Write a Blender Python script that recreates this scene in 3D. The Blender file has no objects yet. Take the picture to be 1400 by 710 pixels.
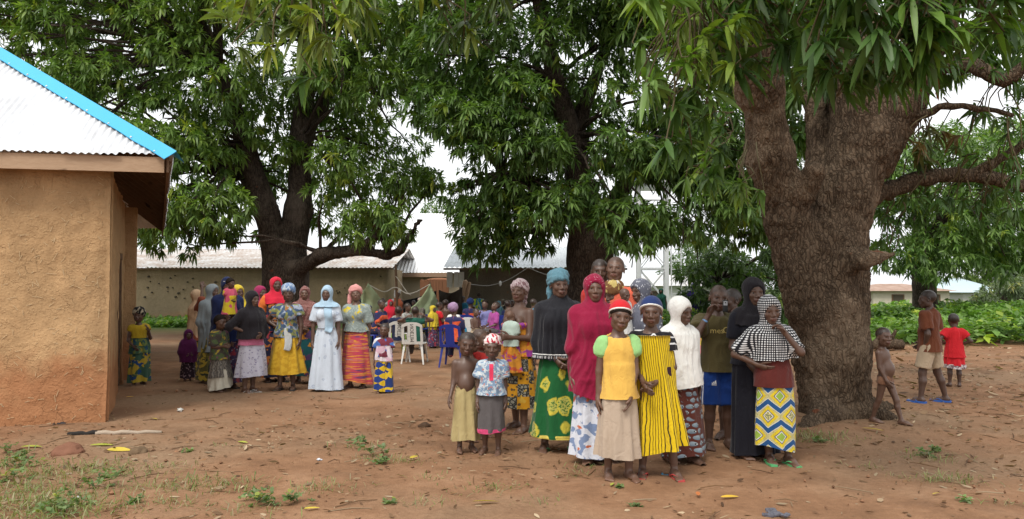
import bpy, bmesh, math, random, time
import numpy as np
from mathutils import Vector, Matrix, Euler
from mathutils.bvhtree import BVHTree
T0 = time.time()
SC = bpy.context.scene
COL = SC.collection
R = math.radians

# ------------------------------------------------------------------ camera
CAM_H, FPX, PITCH = 1.5, 1050.0, math.atan(40 / 1050.0)
cd = bpy.data.cameras.new('camera'); cam = bpy.data.objects.new('camera', cd); COL.objects.link(cam)
cd.sensor_width = 36.0; cd.lens = 36.0 * FPX / 1400.0
cd.clip_start = 0.05; cd.clip_end = 3000
cam.location = (0, 0, CAM_H); cam.rotation_euler = (R(90) + PITCH, 0, 0)
SC.camera = cam
SC.render.resolution_x, SC.render.resolution_y = 1024, 519
# ------------------------------------------------------------------ sky (overcast) and sun
W = bpy.data.worlds.new('World'); SC.world = W; W.use_nodes = True
wn = W.node_tree; wn.nodes.clear()
SUN_EL, SUN_AZ = 56.0, 205.0          # azimuth clockwise from +Y: behind the camera, to its left
sky = wn.nodes.new('ShaderNodeTexSky'); sky.sky_type = 'NISHITA'; sky.sun_disc = False
sky.sun_elevation = R(SUN_EL); sky.sun_rotation = R(SUN_AZ); sky.dust_density = 4.0; sky.air_density = 1.0
hs = wn.nodes.new('ShaderNodeHueSaturation'); hs.inputs['Saturation'].default_value = 0.16
mx = wn.nodes.new('ShaderNodeMix'); mx.data_type = 'RGBA'; mx.inputs[0].default_value = 0.72
mx.inputs[7].default_value = (12.0, 12.25, 12.5, 1)      # bright even cloud layer
bg = wn.nodes.new('ShaderNodeBackground'); bg.inputs[1].default_value = 0.081
wo = wn.nodes.new('ShaderNodeOutputWorld')
wn.links.new(sky.outputs[0], hs.inputs['Color']); wn.links.new(hs.outputs[0], mx.inputs[6])
wn.links.new(mx.outputs[2], bg.inputs[0]); wn.links.new(bg.outputs[0], wo.inputs[0])
sl = bpy.data.lights.new('sun', 'SUN'); so = bpy.data.objects.new('sun', sl); COL.objects.link(so)
sl.energy = 1.5; sl.angle = R(20); sl.color = (1.0, 0.955, 0.88)
az = R(SUN_AZ); el = R(SUN_EL)
sdir = Vector((math.sin(az) * math.cos(el), math.cos(az) * math.cos(el), math.sin(el)))
so.rotation_euler = (-sdir).to_track_quat('-Z', 'Y').to_euler(); so.location = (-6, -14, 30)
SC.view_settings.view_transform = 'Standard'; SC.view_settings.look = 'None'
SC.view_settings.exposure = 0.76; SC.view_settings.gamma = 1.0; SC.view_settings.use_curve_mapping = False
SC.cycles.max_bounces = 6; SC.cycles.diffuse_bounces = 3; SC.cycles.glossy_bounces = 2
SC.cycles.transmission_bounces = 3; SC.cycles.transparent_max_bounces = 4
# ------------------------------------------------------------------ helpers: pixels to places, meshes
def ray(px, py):
    v = Vector(((px - 700) / FPX, 1.0, (355 - py) / FPX))
    c, s = math.cos(PITCH), math.sin(PITCH)
    return Vector((v.x, v.y * c - v.z * s, v.y * s + v.z * c))
def P3(px, py, Y):
    d = ray(px, py); k = Y / d.y
    return Vector((d.x * k, Y, CAM_H + d.z * k))
def gz(x, y):                                    # height of the trodden earth
    x = np.asarray(x, float); y = np.asarray(y, float)
    z = .012 * np.sin(x * 1.3 + 1.7 * np.sin(y * .7)) + .010 * np.sin(y * 1.9 + x * .6 + 2.0) + .006 * np.sin(x * 4.1 - y * 3.3)
    d2 = (x - TRX) ** 2 + (y - TRY) ** 2
    z = z + .05 * np.exp(-d2 / 1.6)
    return z
TRX, TRY = 3.62, 9.05                            # foot of the big trunk
def G(px, py):
    d = ray(px, py); k = -CAM_H / d.z
    for _ in range(4):
        x, y = d.x * k, d.y * k; k = (float(gz(x, y)) - CAM_H) / d.z
    return Vector((d.x * k, d.y * k, float(gz(d.x * k, d.y * k))))

def link(o, parent=None):
    COL.objects.link(o)
    if parent is not None: o.parent = parent
    return o
def mk(name, V, F, mat=None, parent=None, smooth=True, attrs=None, col=None, mats=None, mi=None):
    """one mesh object from numpy arrays; F: list of int arrays (n,3)/(n,4)"""
    me = mesh_np(name, V, F, smooth, attrs, col)
    for m_ in (mats if mats else [mat]):
        if m_ is not None: me.materials.append(m_)
    if mi is not None: me.polygons.foreach_set('material_index', np.asarray(mi, np.int32))
    return link(bpy.data.objects.new(name, me), parent)
def mesh_np(name, V, F, smooth=True, attrs=None, col=None):
    me = bpy.data.meshes.new(name)
    V = np.asarray(V, np.float32)
    if isinstance(F, np.ndarray): F = [F]
    F = [np.asarray(f, np.int32) for f in F if len(f)]
    nl = sum(f.size for f in F); nf = sum(len(f) for f in F)
    me.vertices.add(len(V)); me.vertices.foreach_set('co', V.ravel())
    me.loops.add(nl); me.polygons.add(nf)
    me.loops.foreach_set('vertex_index', np.concatenate([f.ravel() for f in F]))
    tot = np.concatenate([np.full(len(f), f.shape[1], np.int32) for f in F])
    st = np.concatenate([[0], np.cumsum(tot)[:-1]]).astype(np.int32)
    me.polygons.foreach_set('loop_start', st)
    me.polygons.foreach_set('use_smooth', np.full(nf, smooth, bool))
    if col is not None:
        a = me.color_attributes.new('Col', 'FLOAT_COLOR', 'POINT')
        c4 = np.ones((len(V), 4), np.float32); c4[:, :3] = col
        a.data.foreach_set('color', c4.ravel())
    if attrs:
        for k, v in attrs.items():
            a = me.attributes.new(k, 'FLOAT_VECTOR', 'POINT'); a.data.foreach_set('vector', np.asarray(v, np.float32).ravel())
    me.update(calc_edges=True)
    return me
def tag(o, label, cat, group=None, kind=None):
    o['label'] = label; o['category'] = cat
    if group: o['group'] = group
    if kind: o['kind'] = kind
    return o
def empty(name, loc=(0, 0, 0), rz=0.0):
    o = bpy.data.objects.new(name, None); o.location = loc; o.rotation_euler = (0, 0, rz); o.empty_display_size = .1
    return link(o)
class MB:
    """collects shapes for ONE mesh"""
    def __init__(s): s.V = []; s.F3 = []; s.F4 = []; s.n = 0; s.C = []
    def add(s, V, F4=None, F3=None, c=None):
        V = np.asarray(V, float)
        if F4 is not None and len(F4): s.F4.append(np.asarray(F4) + s.n)
        if F3 is not None and len(F3): s.F3.append(np.asarray(F3) + s.n)
        s.V.append(V); s.n += len(V)
        s.C.append(np.broadcast_to(np.asarray(c if c is not None else (1, 1, 1), float), (len(V), 3)))
        return s
    def box(s, lo, hi, M=None, c=None, j=0):
        x0, y0, z0 = lo; x1, y1, z1 = hi
        V = np.array([(x0, y0, z0), (x1, y0, z0), (x1, y1, z0), (x0, y1, z0), (x0, y0, z1), (x1, y0, z1), (x1, y1, z1), (x0, y1, z1)], float)
        if j: V += np.random.default_rng(s.n).uniform(-j, j, V.shape)
        if M is not None: V = np.array([M @ Vector(v) for v in V])
        return s.add(V, [(0, 3, 2, 1), (4, 5, 6, 7), (0, 1, 5, 4), (1, 2, 6, 5), (2, 3, 7, 6), (3, 0, 4, 7)], c=c)
    def beam(s, a, b, w, h, up=(0, 0, 1), c=None):
        a = Vector(a); b = Vector(b); d = (b - a).normalized(); u = Vector(up)
        x = d.cross(u).normalized() * w / 2; z = x.cross(d).normalized() * h / 2
        V = [a - x - z, a + x - z, a + x + z, a - x + z, b - x - z, b + x - z, b + x + z, b - x + z]
        return s.add(V, [(0, 1, 2, 3), (7, 6, 5, 4), (0, 4, 5, 1), (1, 5, 6, 2), (2, 6, 7, 3), (3, 7, 4, 0)], c=c)
    def tube(s, pts, rad, n=8, c=None, cap=True):
        V, F4, F3 = tube_np(pts, rad, n, cap); return s.add(V, F4, F3, c=c)
    def build(s, name, mat, parent=None, smooth=False, **k):
        F = []
        if s.F4: F.append(np.concatenate(s.F4))
        if s.F3: F.append(np.concatenate(s.F3))
        return mk(name, np.concatenate(s.V), F, mat, parent, smooth, col=np.concatenate(s.C), **k)
def tube_np(pts, rad, n=8, cap=True):
    P = np.asarray(pts, float); m = len(P); rad = np.broadcast_to(np.asarray(rad, float), (m,))
    T = np.gradient(P, axis=0); T /= np.linalg.norm(T, axis=1)[:, None] + 1e-9
    up = np.array([0, 0, 1.0]) if abs(T[0, 2]) < .9 else np.array([1.0, 0, 0])
    V = []; u = np.cross(T[0], up); u /= np.linalg.norm(u)
    a = np.arange(n) * 2 * np.pi / n
    for i in range(m):
        u = u - T[i] * np.dot(u, T[i]); u /= np.linalg.norm(u) + 1e-9; v = np.cross(T[i], u)
        V.append(P[i] + rad[i] * (np.cos(a)[:, None] * u + np.sin(a)[:, None] * v))
    V = np.concatenate(V)
    k = np.arange(n); k2 = (k + 1) % n
    F4 = np.concatenate([np.stack([i * n + k, i * n + k2, (i + 1) * n + k2, (i + 1) * n + k], 1) for i in range(m - 1)])
    F3 = np.zeros((0, 3), int)
    if cap:
        V = np.concatenate([V, P[:1] - T[:1] * rad[0] * .5, P[-1:] + T[-1:] * rad[-1] * .6]); c0 = m * n
        F3 = np.concatenate([np.stack([k2, k, np.full(n, c0)], 1), np.stack([(m - 1) * n + k, (m - 1) * n + k2, np.full(n, c0 + 1)], 1)])
    return V, F4, F3
def smoothpath(pts, n):
    """Catmull-Rom through the points"""
    P = np.asarray(pts, float); P = np.concatenate([[2 * P[0] - P[1]], P, [2 * P[-1] - P[-2]]]); out = []
    m = len(P) - 3
    for q in np.linspace(0, m - 1e-6, n):
        i = int(q); t = q - i; a, b, c, d = P[i:i + 4]
        out.append(.5 * (2 * b + (c - a) * t + (2 * a - 5 * b + 4 * c - d) * t * t + (3 * b - a - 3 * c + d) * t ** 3))
    return np.array(out)
# value noise (vectorised)
_rn = np.random.default_rng(7).random((64, 64, 64)).astype(np.float32)
def vnoise(p):
    p = np.asarray(p, float); i = np.floor(p).astype(int); f = p - i; f = f * f * (3 - 2 * f); i &= 63; j = (i + 1) & 63
    x0, y0, z0 = i[..., 0], i[..., 1], i[..., 2]; x1, y1, z1 = j[..., 0], j[..., 1], j[..., 2]; fx, fy, fz = f[..., 0], f[..., 1], f[..., 2]
    l = lambda a, b, t: a + (b - a) * t
    return l(l(l(_rn[x0, y0, z0], _rn[x1, y0, z0], fx), l(_rn[x0, y1, z0], _rn[x1, y1, z0], fx), fy),
             l(l(_rn[x0, y0, z1], _rn[x1, y0, z1], fx), l(_rn[x0, y1, z1], _rn[x1, y1, z1], fx), fy), fz) * 2 - 1
def fbm(p, o=3):
    s = 0; a = 1.0
    for k in range(o): s = s + a * vnoise(np.asarray(p) * 2 ** k + 11.3 * k); a *= .5
    return s
# ------------------------------------------------------------------ signed distance fields and surface nets
class Field:
    def __init__(s, lo, hi, h):
        s.lo = np.asarray(lo, float); s.h = h
        s.n = np.maximum(4, np.ceil((np.asarray(hi, float) - s.lo) / h).astype(int) + 1)
        s.d = np.full(s.n, .25, np.float32)
        s.ax = [(s.lo[i] + np.arange(s.n[i]) * h).astype(np.float32) for i in range(3)]
    def sub(s, lo, hi):
        a = np.clip(np.floor((np.asarray(lo) - s.lo) / s.h).astype(int), 0, s.n - 1); b = np.clip(np.ceil((np.asarray(hi) - s.lo) / s.h).astype(int) + 1, 1, s.n)
        if np.any(b <= a): return None, None
        sl = tuple(slice(a[i], b[i]) for i in range(3))
        X, Y, Z = np.meshgrid(s.ax[0][sl[0]], s.ax[1][sl[1]], s.ax[2][sl[2]], indexing='ij')
        return sl, (X, Y, Z)
    def _mix(s, sl, d, k, op):
        o = s.d[sl]
        if op == 'sub':
            d = -d
            if k > 0:
                h = np.maximum(k - np.abs(o - d), 0) / k; s.d[sl] = np.maximum(o, d) + h * h * k * .25
            else: s.d[sl] = np.maximum(o, d)
        elif k > 0:
            h = np.maximum(k - np.abs(o - d), 0) / k; s.d[sl] = np.minimum(o, d) - h * h * k * .25
        else: s.d[sl] = np.minimum(o, d)
    def cone(s, a, b, ra, rb, k=.02, op='add', end=False, begin=False):
        a = np.asarray(a, float); b = np.asarray(b, float); r = max(ra, rb) + k + 2 * s.h
        sl, g = s.sub(np.minimum(a, b) - r, np.maximum(a, b) + r)
        if sl is None: return
        ab = b - a; L2 = float(ab @ ab) + 1e-12
        px, py, pz = g[0] - a[0], g[1] - a[1], g[2] - a[2]
        t0 = (px * ab[0] + py * ab[1] + pz * ab[2]) / L2; t = np.clip(t0, 0, 1)
        d = np.sqrt((px - t * ab[0]) ** 2 + (py - t * ab[1]) ** 2 + (pz - t * ab[2]) ** 2) - (ra + (rb - ra) * t)
        if end: d = np.maximum(d, (t0 - 1) * math.sqrt(L2))
        if begin: d = np.maximum(d, -t0 * math.sqrt(L2))
        s._mix(sl, d, k, op)
    def ell(s, c, r, k=.02, op='add', M=None):
        c = np.asarray(c, float); r = np.asarray(r, float); R_ = (np.max(r) if M is not None else r) + k + 2 * s.h
        sl, g = s.sub(c - R_, c + R_)
        if sl is None: return
        p = [g[i] - c[i] for i in range(3)]
        if M is not None:                      # M: 3x3, columns = local axes
            p = [p[0] * M[0][i] + p[1] * M[1][i] + p[2] * M[2][i] for i in range(3)]
        k0 = np.sqrt((p[0] / r[0]) ** 2 + (p[1] / r[1]) ** 2 + (p[2] / r[2]) ** 2) + 1e-6
        k1 = np.sqrt((p[0] / r[0] ** 2) ** 2 + (p[1] / r[1] ** 2) ** 2 + (p[2] / r[2] ** 2) ** 2) + 1e-6
        s._mix(sl, k0 * (k0 - 1) / k1, k, op)
    def econe(s, a, b, ra, rb, k=.02, op='add'):
        """elliptic cone from a up to b (z grows), ra=(rx,ry) at a"""
        a = np.asarray(a, float); b = np.asarray(b, float); m = max(*ra, *rb) + k + 2 * s.h
        sl, g = s.sub((min(a[0], b[0]) - m, min(a[1], b[1]) - m, a[2] - k - 2 * s.h), (max(a[0], b[0]) + m, max(a[1], b[1]) + m, b[2] + k + 2 * s.h))
        if sl is None: return
        t0 = (g[2] - a[2]) / (b[2] - a[2]); t = np.clip(t0, 0, 1)
        rx = ra[0] + (rb[0] - ra[0]) * t; ry = ra[1] + (rb[1] - ra[1]) * t
        x = g[0] - (a[0] + (b[0] - a[0]) * t); y = g[1] - (a[1] + (b[1] - a[1]) * t)
        q = np.sqrt((x / rx) ** 2 + (y / ry) ** 2) + 1e-6
        d = (q - 1) * np.sqrt(x * x + y * y) / q
        d = np.where(q < .2, -np.minimum(rx, ry), d)
        s._mix(sl, np.maximum(d, np.abs(t0 - .5) * (b[2] - a[2]) - .5 * (b[2] - a[2])), k, op)
    def plane(s, co, no, k=0):
        """keeps the side where (p-co).no < 0"""
        no = np.asarray(no, float); no = no / np.linalg.norm(no)
        d = (s.ax[0][:, None, None] - co[0]) * no[0] + (s.ax[1][None, :, None] - co[1]) * no[1] + (s.ax[2][None, None, :] - co[2]) * no[2]
        s.d = np.maximum(s.d, d.astype(np.float32))
    def mesh(s):
        d = s.d; n = d.shape; neg = d < 0
        c = np.zeros((n[0] - 1, n[1] - 1, n[2] - 1), np.int8)
        for i in (0, 1):
            for j in (0, 1):
                for k in (0, 1): c += neg[i:n[0] - 1 + i, j:n[1] - 1 + j, k:n[2] - 1 + k]
        act = (c > 0) & (c < 8); I = np.argwhere(act)
        if not len(I): return np.zeros((0, 3)), np.zeros((0, 4), int)
        idx = np.full(act.shape, -1, np.int32); idx[act] = np.arange(len(I))
        acc = np.zeros((len(I), 3)); cnt = np.zeros(len(I))
        cor = [(i, j, k) for i in (0, 1) for j in (0, 1) for k in (0, 1)]
        D = {q: d[I[:, 0] + q[0], I[:, 1] + q[1], I[:, 2] + q[2]] for q in cor}
        for q in cor:
            for ax in range(3):
                if q[ax]: continue
                w = list(q); w[ax] = 1; w = tuple(w)
                da, db = D[q], D[w]; m = (da < 0) != (db < 0)
                t = np.where(m, da / np.where(m, da - db, 1), 0)
                p = np.zeros((len(I), 3)) + np.array(q); p[:, ax] += t
                acc[m] += p[m]; cnt += m
        V = s.lo + (I + acc / cnt[:, None]) * s.h
        F = []
        for ax in range(3):
            u, v = (ax + 1) % 3, (ax + 2) % 3
            sa = [slice(None)] * 3; sb = [slice(None)] * 3; sa[ax] = slice(0, -1); sb[ax] = slice(1, None)
            a = neg[tuple(sa)]; b = neg[tuple(sb)]
            ch = a != b; E = np.argwhere(ch)
            ok = (E[:, u] > 0) & (E[:, v] > 0) & (E[:, u] < n[u] - 1) & (E[:, v] < n[v] - 1); E = E[ok]
            if not len(E): continue
            ia = a[tuple(E.T)]
            def g(du, dv):
                q = E.copy(); q[:, u] += du; q[:, v] += dv; return idx[tuple(q.T)]
            quad = np.stack([g(-1, -1), g(0, -1), g(0, 0), g(-1, 0)], 1)
            quad[~ia] = quad[~ia][:, ::-1]
            F.append(quad)
        return V, np.concatenate(F)
def vnormals(V, F):
    N = np.zeros_like(V)
    if F.shape[1] == 4: fn = np.cross(V[F[:, 2]] - V[F[:, 0]], V[F[:, 3]] - V[F[:, 1]])
    else: fn = np.cross(V[F[:, 1]] - V[F[:, 0]], V[F[:, 2]] - V[F[:, 0]])
    for i in range(F.shape[1]): np.add.at(N, F[:, i], fn)
    return N / (np.linalg.norm(N, axis=1)[:, None] + 1e-12)
def relax(V, F, it=1, lam=.5):
    E = np.concatenate([np.stack([F[:, i], F[:, (i + 1) % F.shape[1]]], 1) for i in range(F.shape[1])])
    for _ in range(it):
        S = np.zeros_like(V); c = np.zeros(len(V))
        np.add.at(S, E[:, 0], V[E[:, 1]]); np.add.at(S, E[:, 1], V[E[:, 0]]); np.add.at(c, E[:, 0], 1); np.add.at(c, E[:, 1], 1)
        V = V + lam * (S / np.maximum(c, 1)[:, None] - V)
    return V
def cut(V, F, co, no):
    """drops what lies on the +no side of the plane; snaps the border onto it"""
    no = np.asarray(no, float); no = no / np.linalg.norm(no); s = (V - np.asarray(co)) @ no
    keep = np.any(s[F] < 0, axis=1); F = F[keep]
    V = V - np.maximum(s, 0)[:, None] * no
    u = np.unique(F); m = np.full(len(V), -1); m[u] = np.arange(len(u))
    return V[u], m[F]
# ------------------------------------------------------------------ materials
class M_:
    def __init__(s, name, rough=.85, spec=.25):
        s.m = bpy.data.materials.new(name); s.m.use_nodes = True; s.t = s.m.node_tree; s.N = s.t.nodes; s.L = s.t.links
        s.b = s.N['Principled BSDF']; s.b.inputs['Roughness'].default_value = rough; s.b.inputs['Specular IOR Level'].default_value = spec
        s.out = s.N['Material Output']
    def w(s, inp, v):
        if v is None: return
        if isinstance(v, bpy.types.NodeSocket): s.L.new(v, inp)
        elif isinstance(v, (tuple, list)) and len(v) == 3 and inp.type == 'RGBA': inp.default_value = (*v, 1)
        else: inp.default_value = v
    def math(s, op, a, b=None, c=None, clamp=False):
        n = s.N.new('ShaderNodeMath'); n.operation = op; n.use_clamp = clamp
        s.w(n.inputs[0], a); s.w(n.inputs[1], b); s.w(n.inputs[2], c); return n.outputs[0]
    def mix(s, f, a, b, mode='MIX'):
        n = s.N.new('ShaderNodeMix'); n.data_type = 'RGBA'; n.blend_type = mode
        s.w(n.inputs[0], f); s.w(n.inputs[6], a); s.w(n.inputs[7], b); return n.outputs[2]
    def ramp(s, f, stops, interp='LINEAR'):
        n = s.N.new('ShaderNodeValToRGB'); n.color_ramp.interpolation = interp; e = n.color_ramp.elements
        while len(e) > 1: e.remove(e[-1])
        for i, (p, c) in enumerate(stops):
            q = e[0] if i == 0 else e.new(p); q.position = p
            c = (c, c, c) if isinstance(c, (int, float)) else c; q.color = (*c, 1)
        s.w(n.inputs[0], f); return n.outputs[0]
    def step(s, v, e, soft=.02): return s.math('MULTIPLY_ADD', v, 1 / soft, -e / soft + .5, clamp=True)
    def noise(s, vec, scale=5, detail=3, rough=.55, dist=0, out=0):
        n = s.N.new('ShaderNodeTexNoise'); s.w(n.inputs['Vector'], vec); n.inputs['Scale'].default_value = scale
        n.inputs['Detail'].default_value = detail; n.inputs['Roughness'].default_value = rough; n.inputs['Distortion'].default_value = dist
        return n.outputs[out]
    def vor(s, vec, scale=5, feat='F1', rand=1.0, out=0):
        n = s.N.new('ShaderNodeTexVoronoi'); n.feature = feat; s.w(n.inputs['Vector'], vec); n.inputs['Scale'].default_value = scale
        n.inputs['Randomness'].default_value = rand; return n.outputs[out]
    def wave(s, vec, scale=5, dist=0, det=1, dsc=1, dr='X'):
        n = s.N.new('ShaderNodeTexWave'); n.bands_direction = dr; s.w(n.inputs['Vector'], vec); n.inputs['Scale'].default_value = scale
        n.inputs['Distortion'].default_value = dist; n.inputs['Detail'].default_value = det; n.inputs['Detail Scale'].default_value = dsc
        return n.outputs[1]
    def attr(s, name, out=1):
        n = s.N.new('ShaderNodeAttribute'); n.attribute_name = name; return n.outputs[out]
    def obj(s): return s.N.new('ShaderNodeTexCoord').outputs['Object']
    def geo(s, out='Position'): return s.N.new('ShaderNodeNewGeometry').outputs[out]
    def sep(s, v): n = s.N.new('ShaderNodeSeparateXYZ'); s.w(n.inputs[0], v); return n.outputs
    def comb(s, x, y, z=0.0):
        n = s.N.new('ShaderNodeCombineXYZ'); s.w(n.inputs[0], x); s.w(n.inputs[1], y); s.w(n.inputs[2], z); return n.outputs[0]
    def vmap(s, v, sc=(1, 1, 1), loc=(0, 0, 0), rot=(0, 0, 0)):
        n = s.N.new('ShaderNodeMapping'); s.w(n.inputs[0], v); n.inputs['Scale'].default_value = sc; n.inputs['Location'].default_value = loc
        n.inputs['Rotation'].default_value = rot; return n.outputs[0]
    def vadd(s, a, b, op='ADD'):
        n = s.N.new('ShaderNodeVectorMath'); n.operation = op; s.w(n.inputs[0], a); s.w(n.inputs[1], b); return n.outputs[0]
    def bump(s, h, st=.3, dist=.01, prev=None):
        n = s.N.new('ShaderNodeBump'); n.inputs['Strength'].default_value = st; n.inputs['Distance'].default_value = dist
        s.w(n.inputs['Height'], h)
        if prev is not None: s.w(n.inputs['Normal'], prev)
        return n.outputs[0]
    def fin(s, col=None, rough=None, normal=None, trans=None):
        s.w(s.b.inputs['Base Color'], col); s.w(s.b.inputs['Roughness'], rough); s.w(s.b.inputs['Normal'], normal)
        if trans:
            t = s.N.new('ShaderNodeBsdfTranslucent'); s.w(t.inputs[0], trans[1]); s.w(t.inputs[1], normal)
            x = s.N.new('ShaderNodeMixShader'); x.inputs[0].default_value = trans[0]
            s.L.new(s.b.outputs[0], x.inputs[1]); s.L.new(t.outputs[0], x.inputs[2]); s.L.new(x.outputs[0], s.out.inputs[0])
        return s.m
_mc = {}
def plain(name, col, rough=.8, spec=.25, var=.12, sc=6.0, bump=0.0, metal=0):
    if name in _mc: return _mc[name]
    s = M_(name, rough, spec); v = s.obj(); n = s.noise(v, sc, 4)
    c = s.mix(s.math('MULTIPLY', n, 1.0), tuple(x * (1 - var) for x in col), tuple(min(1, x * (1 + var)) for x in col))
    s.b.inputs['Metallic'].default_value = metal
    nm = s.bump(s.noise(v, sc * 8, 4), bump, .01) if bump else None
    _mc[name] = s.fin(c, normal=nm); return _mc[name]
# ------------------------------------------------------------------ ground
def axis_steps(lo, hi, f0, f1, d):
    """fine steps d between f0 and f1, growing outwards"""
    a = list(np.arange(f0, f1, d)); q = d; x = f0
    while x > lo: q *= 1.22; x -= q; a.insert(0, x)
    q = d; x = a[-1]
    while x < hi: q *= 1.22; x += q; a.append(x)
    return np.array(a)
def ground_mat():
    s = M_('red_earth', .95, .1); p = s.geo(); big = s.noise(p, .35, 4); mid = s.noise(p, 2.2, 6, .65); fine = s.noise(p, 22, 4, .6); sp = s.vor(p, 60, 'F1')
    c = s.ramp(mid, [(.25, (.165, .088, .048)), (.5, (.248, .136, .076)), (.75, (.325, .192, .114))])
    c = s.mix(s.step(big, .56, .18), c, s.mix(fine, (.205, .128, .076), (.285, .192, .122)))          # drier, paler tread
    c = s.mix(s.math('MULTIPLY', s.step(s.noise(p, .9, 5, .6), .60, .08), .55), c, (.17, .095, .055))  # damp, littered patches
    yy = s.sep(p)
    gf = s.math('MULTIPLY', s.step(yy[1], 27, 5), s.step(s.noise(p, .25, 4), .36, .12))
    c = s.mix(gf, c, s.mix(fine, (.05, .085, .022), (.10, .14, .04)))                             # far grass
    c = s.mix(.6, c, s.mix(fine, (.62, .60, .58), (1.35, 1.33, 1.3)), 'MULTIPLY')
    c = s.mix(s.math('MULTIPLY', s.step(s.noise(p, 95, 2), .66, .05), .45), c, (.13, .07, .04))
    h = s.math('ADD', s.math('MULTIPLY', fine, .5), s.math('ADD', s.math('MULTIPLY', s.noise(p, 70, 3), .25), s.math('MULTIPLY', mid, .8)))
    return s.fin(c, normal=s.bump(h, .75, .03))
xs = axis_steps(-900, 900, -9, 9, .085); ys = axis_steps(-60, 1500, 3.6, 15, .085)
GX, GY = np.meshgrid(xs, ys, indexing='ij'); GZ = gz(GX, GY)
near = np.clip((26 - GY) / 8, 0, 1); GZ = GZ * near + near * (.012 * fbm(np.stack([GX * 2.3, GY * 2.3, GX * 0], -1), 4) + .010 * np.abs(vnoise(np.stack([GX * 5.3, GY * 5.3, GX * 0 + 3], -1))))
nx, ny = len(xs), len(ys); ii = (np.arange(nx - 1)[:, None] * ny + np.arange(ny - 1)[None]).ravel()
gnd = mk('ground', np.stack([GX.ravel(), GY.ravel(), GZ.ravel()], 1), np.stack([ii, ii + ny, ii + ny + 1, ii + 1], 1), ground_mat()); gnd['kind'] = 'structure'

# ------------------------------------------------------------------ corrugated roofing
def corr_plane(mb, A, B, up, vtop, pitch=.076, amp=.011, seg=8, v0=None, c=None, ov=.002):
    """sheet with its eave from A to B; up: unit vector up the slope; vtop(u) length of each column"""
    A = np.array(A, float); B = np.array(B, float); L = np.linalg.norm(B - A); e = (B - A) / L; up = nrm_(up); no = np.cross(e, up); no = no if no[2] > 0 else -no
    u = np.arange(0, L, pitch / seg); w = amp * np.sin(2 * np.pi * u / pitch); t = np.array([vtop(q) for q in u]); m = 5
    rg = np.random.default_rng(3); jag = .006 * rg.normal(size=len(u) // 60 + 2)[(np.arange(len(u)) // 60)]
    V = np.concatenate([A + e * u[:, None] + up * ((t + (jag if k == 0 else 0)) * k / m + (jag if k == 0 else 0))[:, None] + no * (w + .004 * np.sin(u * 3.1 + k))[:, None] for k in range(m + 1)])
    n = len(u); i = np.arange(n - 1); F = np.concatenate([np.stack([k * n + i, k * n + i + 1, (k + 1) * n + i + 1, (k + 1) * n + i], 1) for k in range(m)])
    if np.cross(e, up)[2] < 0: F = F[:, ::-1]
    mb.add(V, F, c=c)
def nrm_(v): v = np.asarray(v, float); return v / np.linalg.norm(v)
def zinc_mat(name, base, stain, amt, metal=.35, rough=.5):
    s = M_(name, rough, .5); p = s.geo(); st = s.noise(s.vmap(p, (1.2, 1.2, .5)), 1.6, 5, .6)
    c = s.mix(s.step(st, 1 - amt, .25), base, stain); c = s.mix(.5, c, s.mix(s.noise(p, 14, 3), (.8, .8, .8), (1.15, 1.15, 1.15)), 'MULTIPLY')
    s.b.inputs['Metallic'].default_value = metal
    return s.fin(c, rough=s.math('MULTIPLY_ADD', st, .3, rough - .12))
ZINC = zinc_mat('zinc_sheet', (.72, .73, .75), (.55, .55, .56), .45, .35, .42)
ZINC_OLD = zinc_mat('weathered_zinc', (.62, .60, .58), (.42, .33, .27), .5, .15, .6)
ZINC_BLUE = zinc_mat('grey_zinc', (.55, .58, .60), (.40, .42, .43), .4, .2, .55)
def wood_mat(name, c0, c1, sc=1.0):
    s = M_(name, .8, .2); v = s.obj(); n = s.noise(s.vmap(v, (1.2 * sc, 14 * sc, 14 * sc)), 3, 5, .6, .4)
    c = s.mix(n, c0, c1); c = s.mix(s.step(s.noise(v, 3.5, 2), .70, .05), c, tuple(x * .45 for x in c0)); return s.fin(c, normal=s.bump(n, .4, .006))
WOOD = wood_mat('sawn_board', (.30, .19, .115), (.47, .33, .22)); WOOD_D = wood_mat('brown_timber', (.10, .060, .036), (.19, .115, .07))
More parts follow.
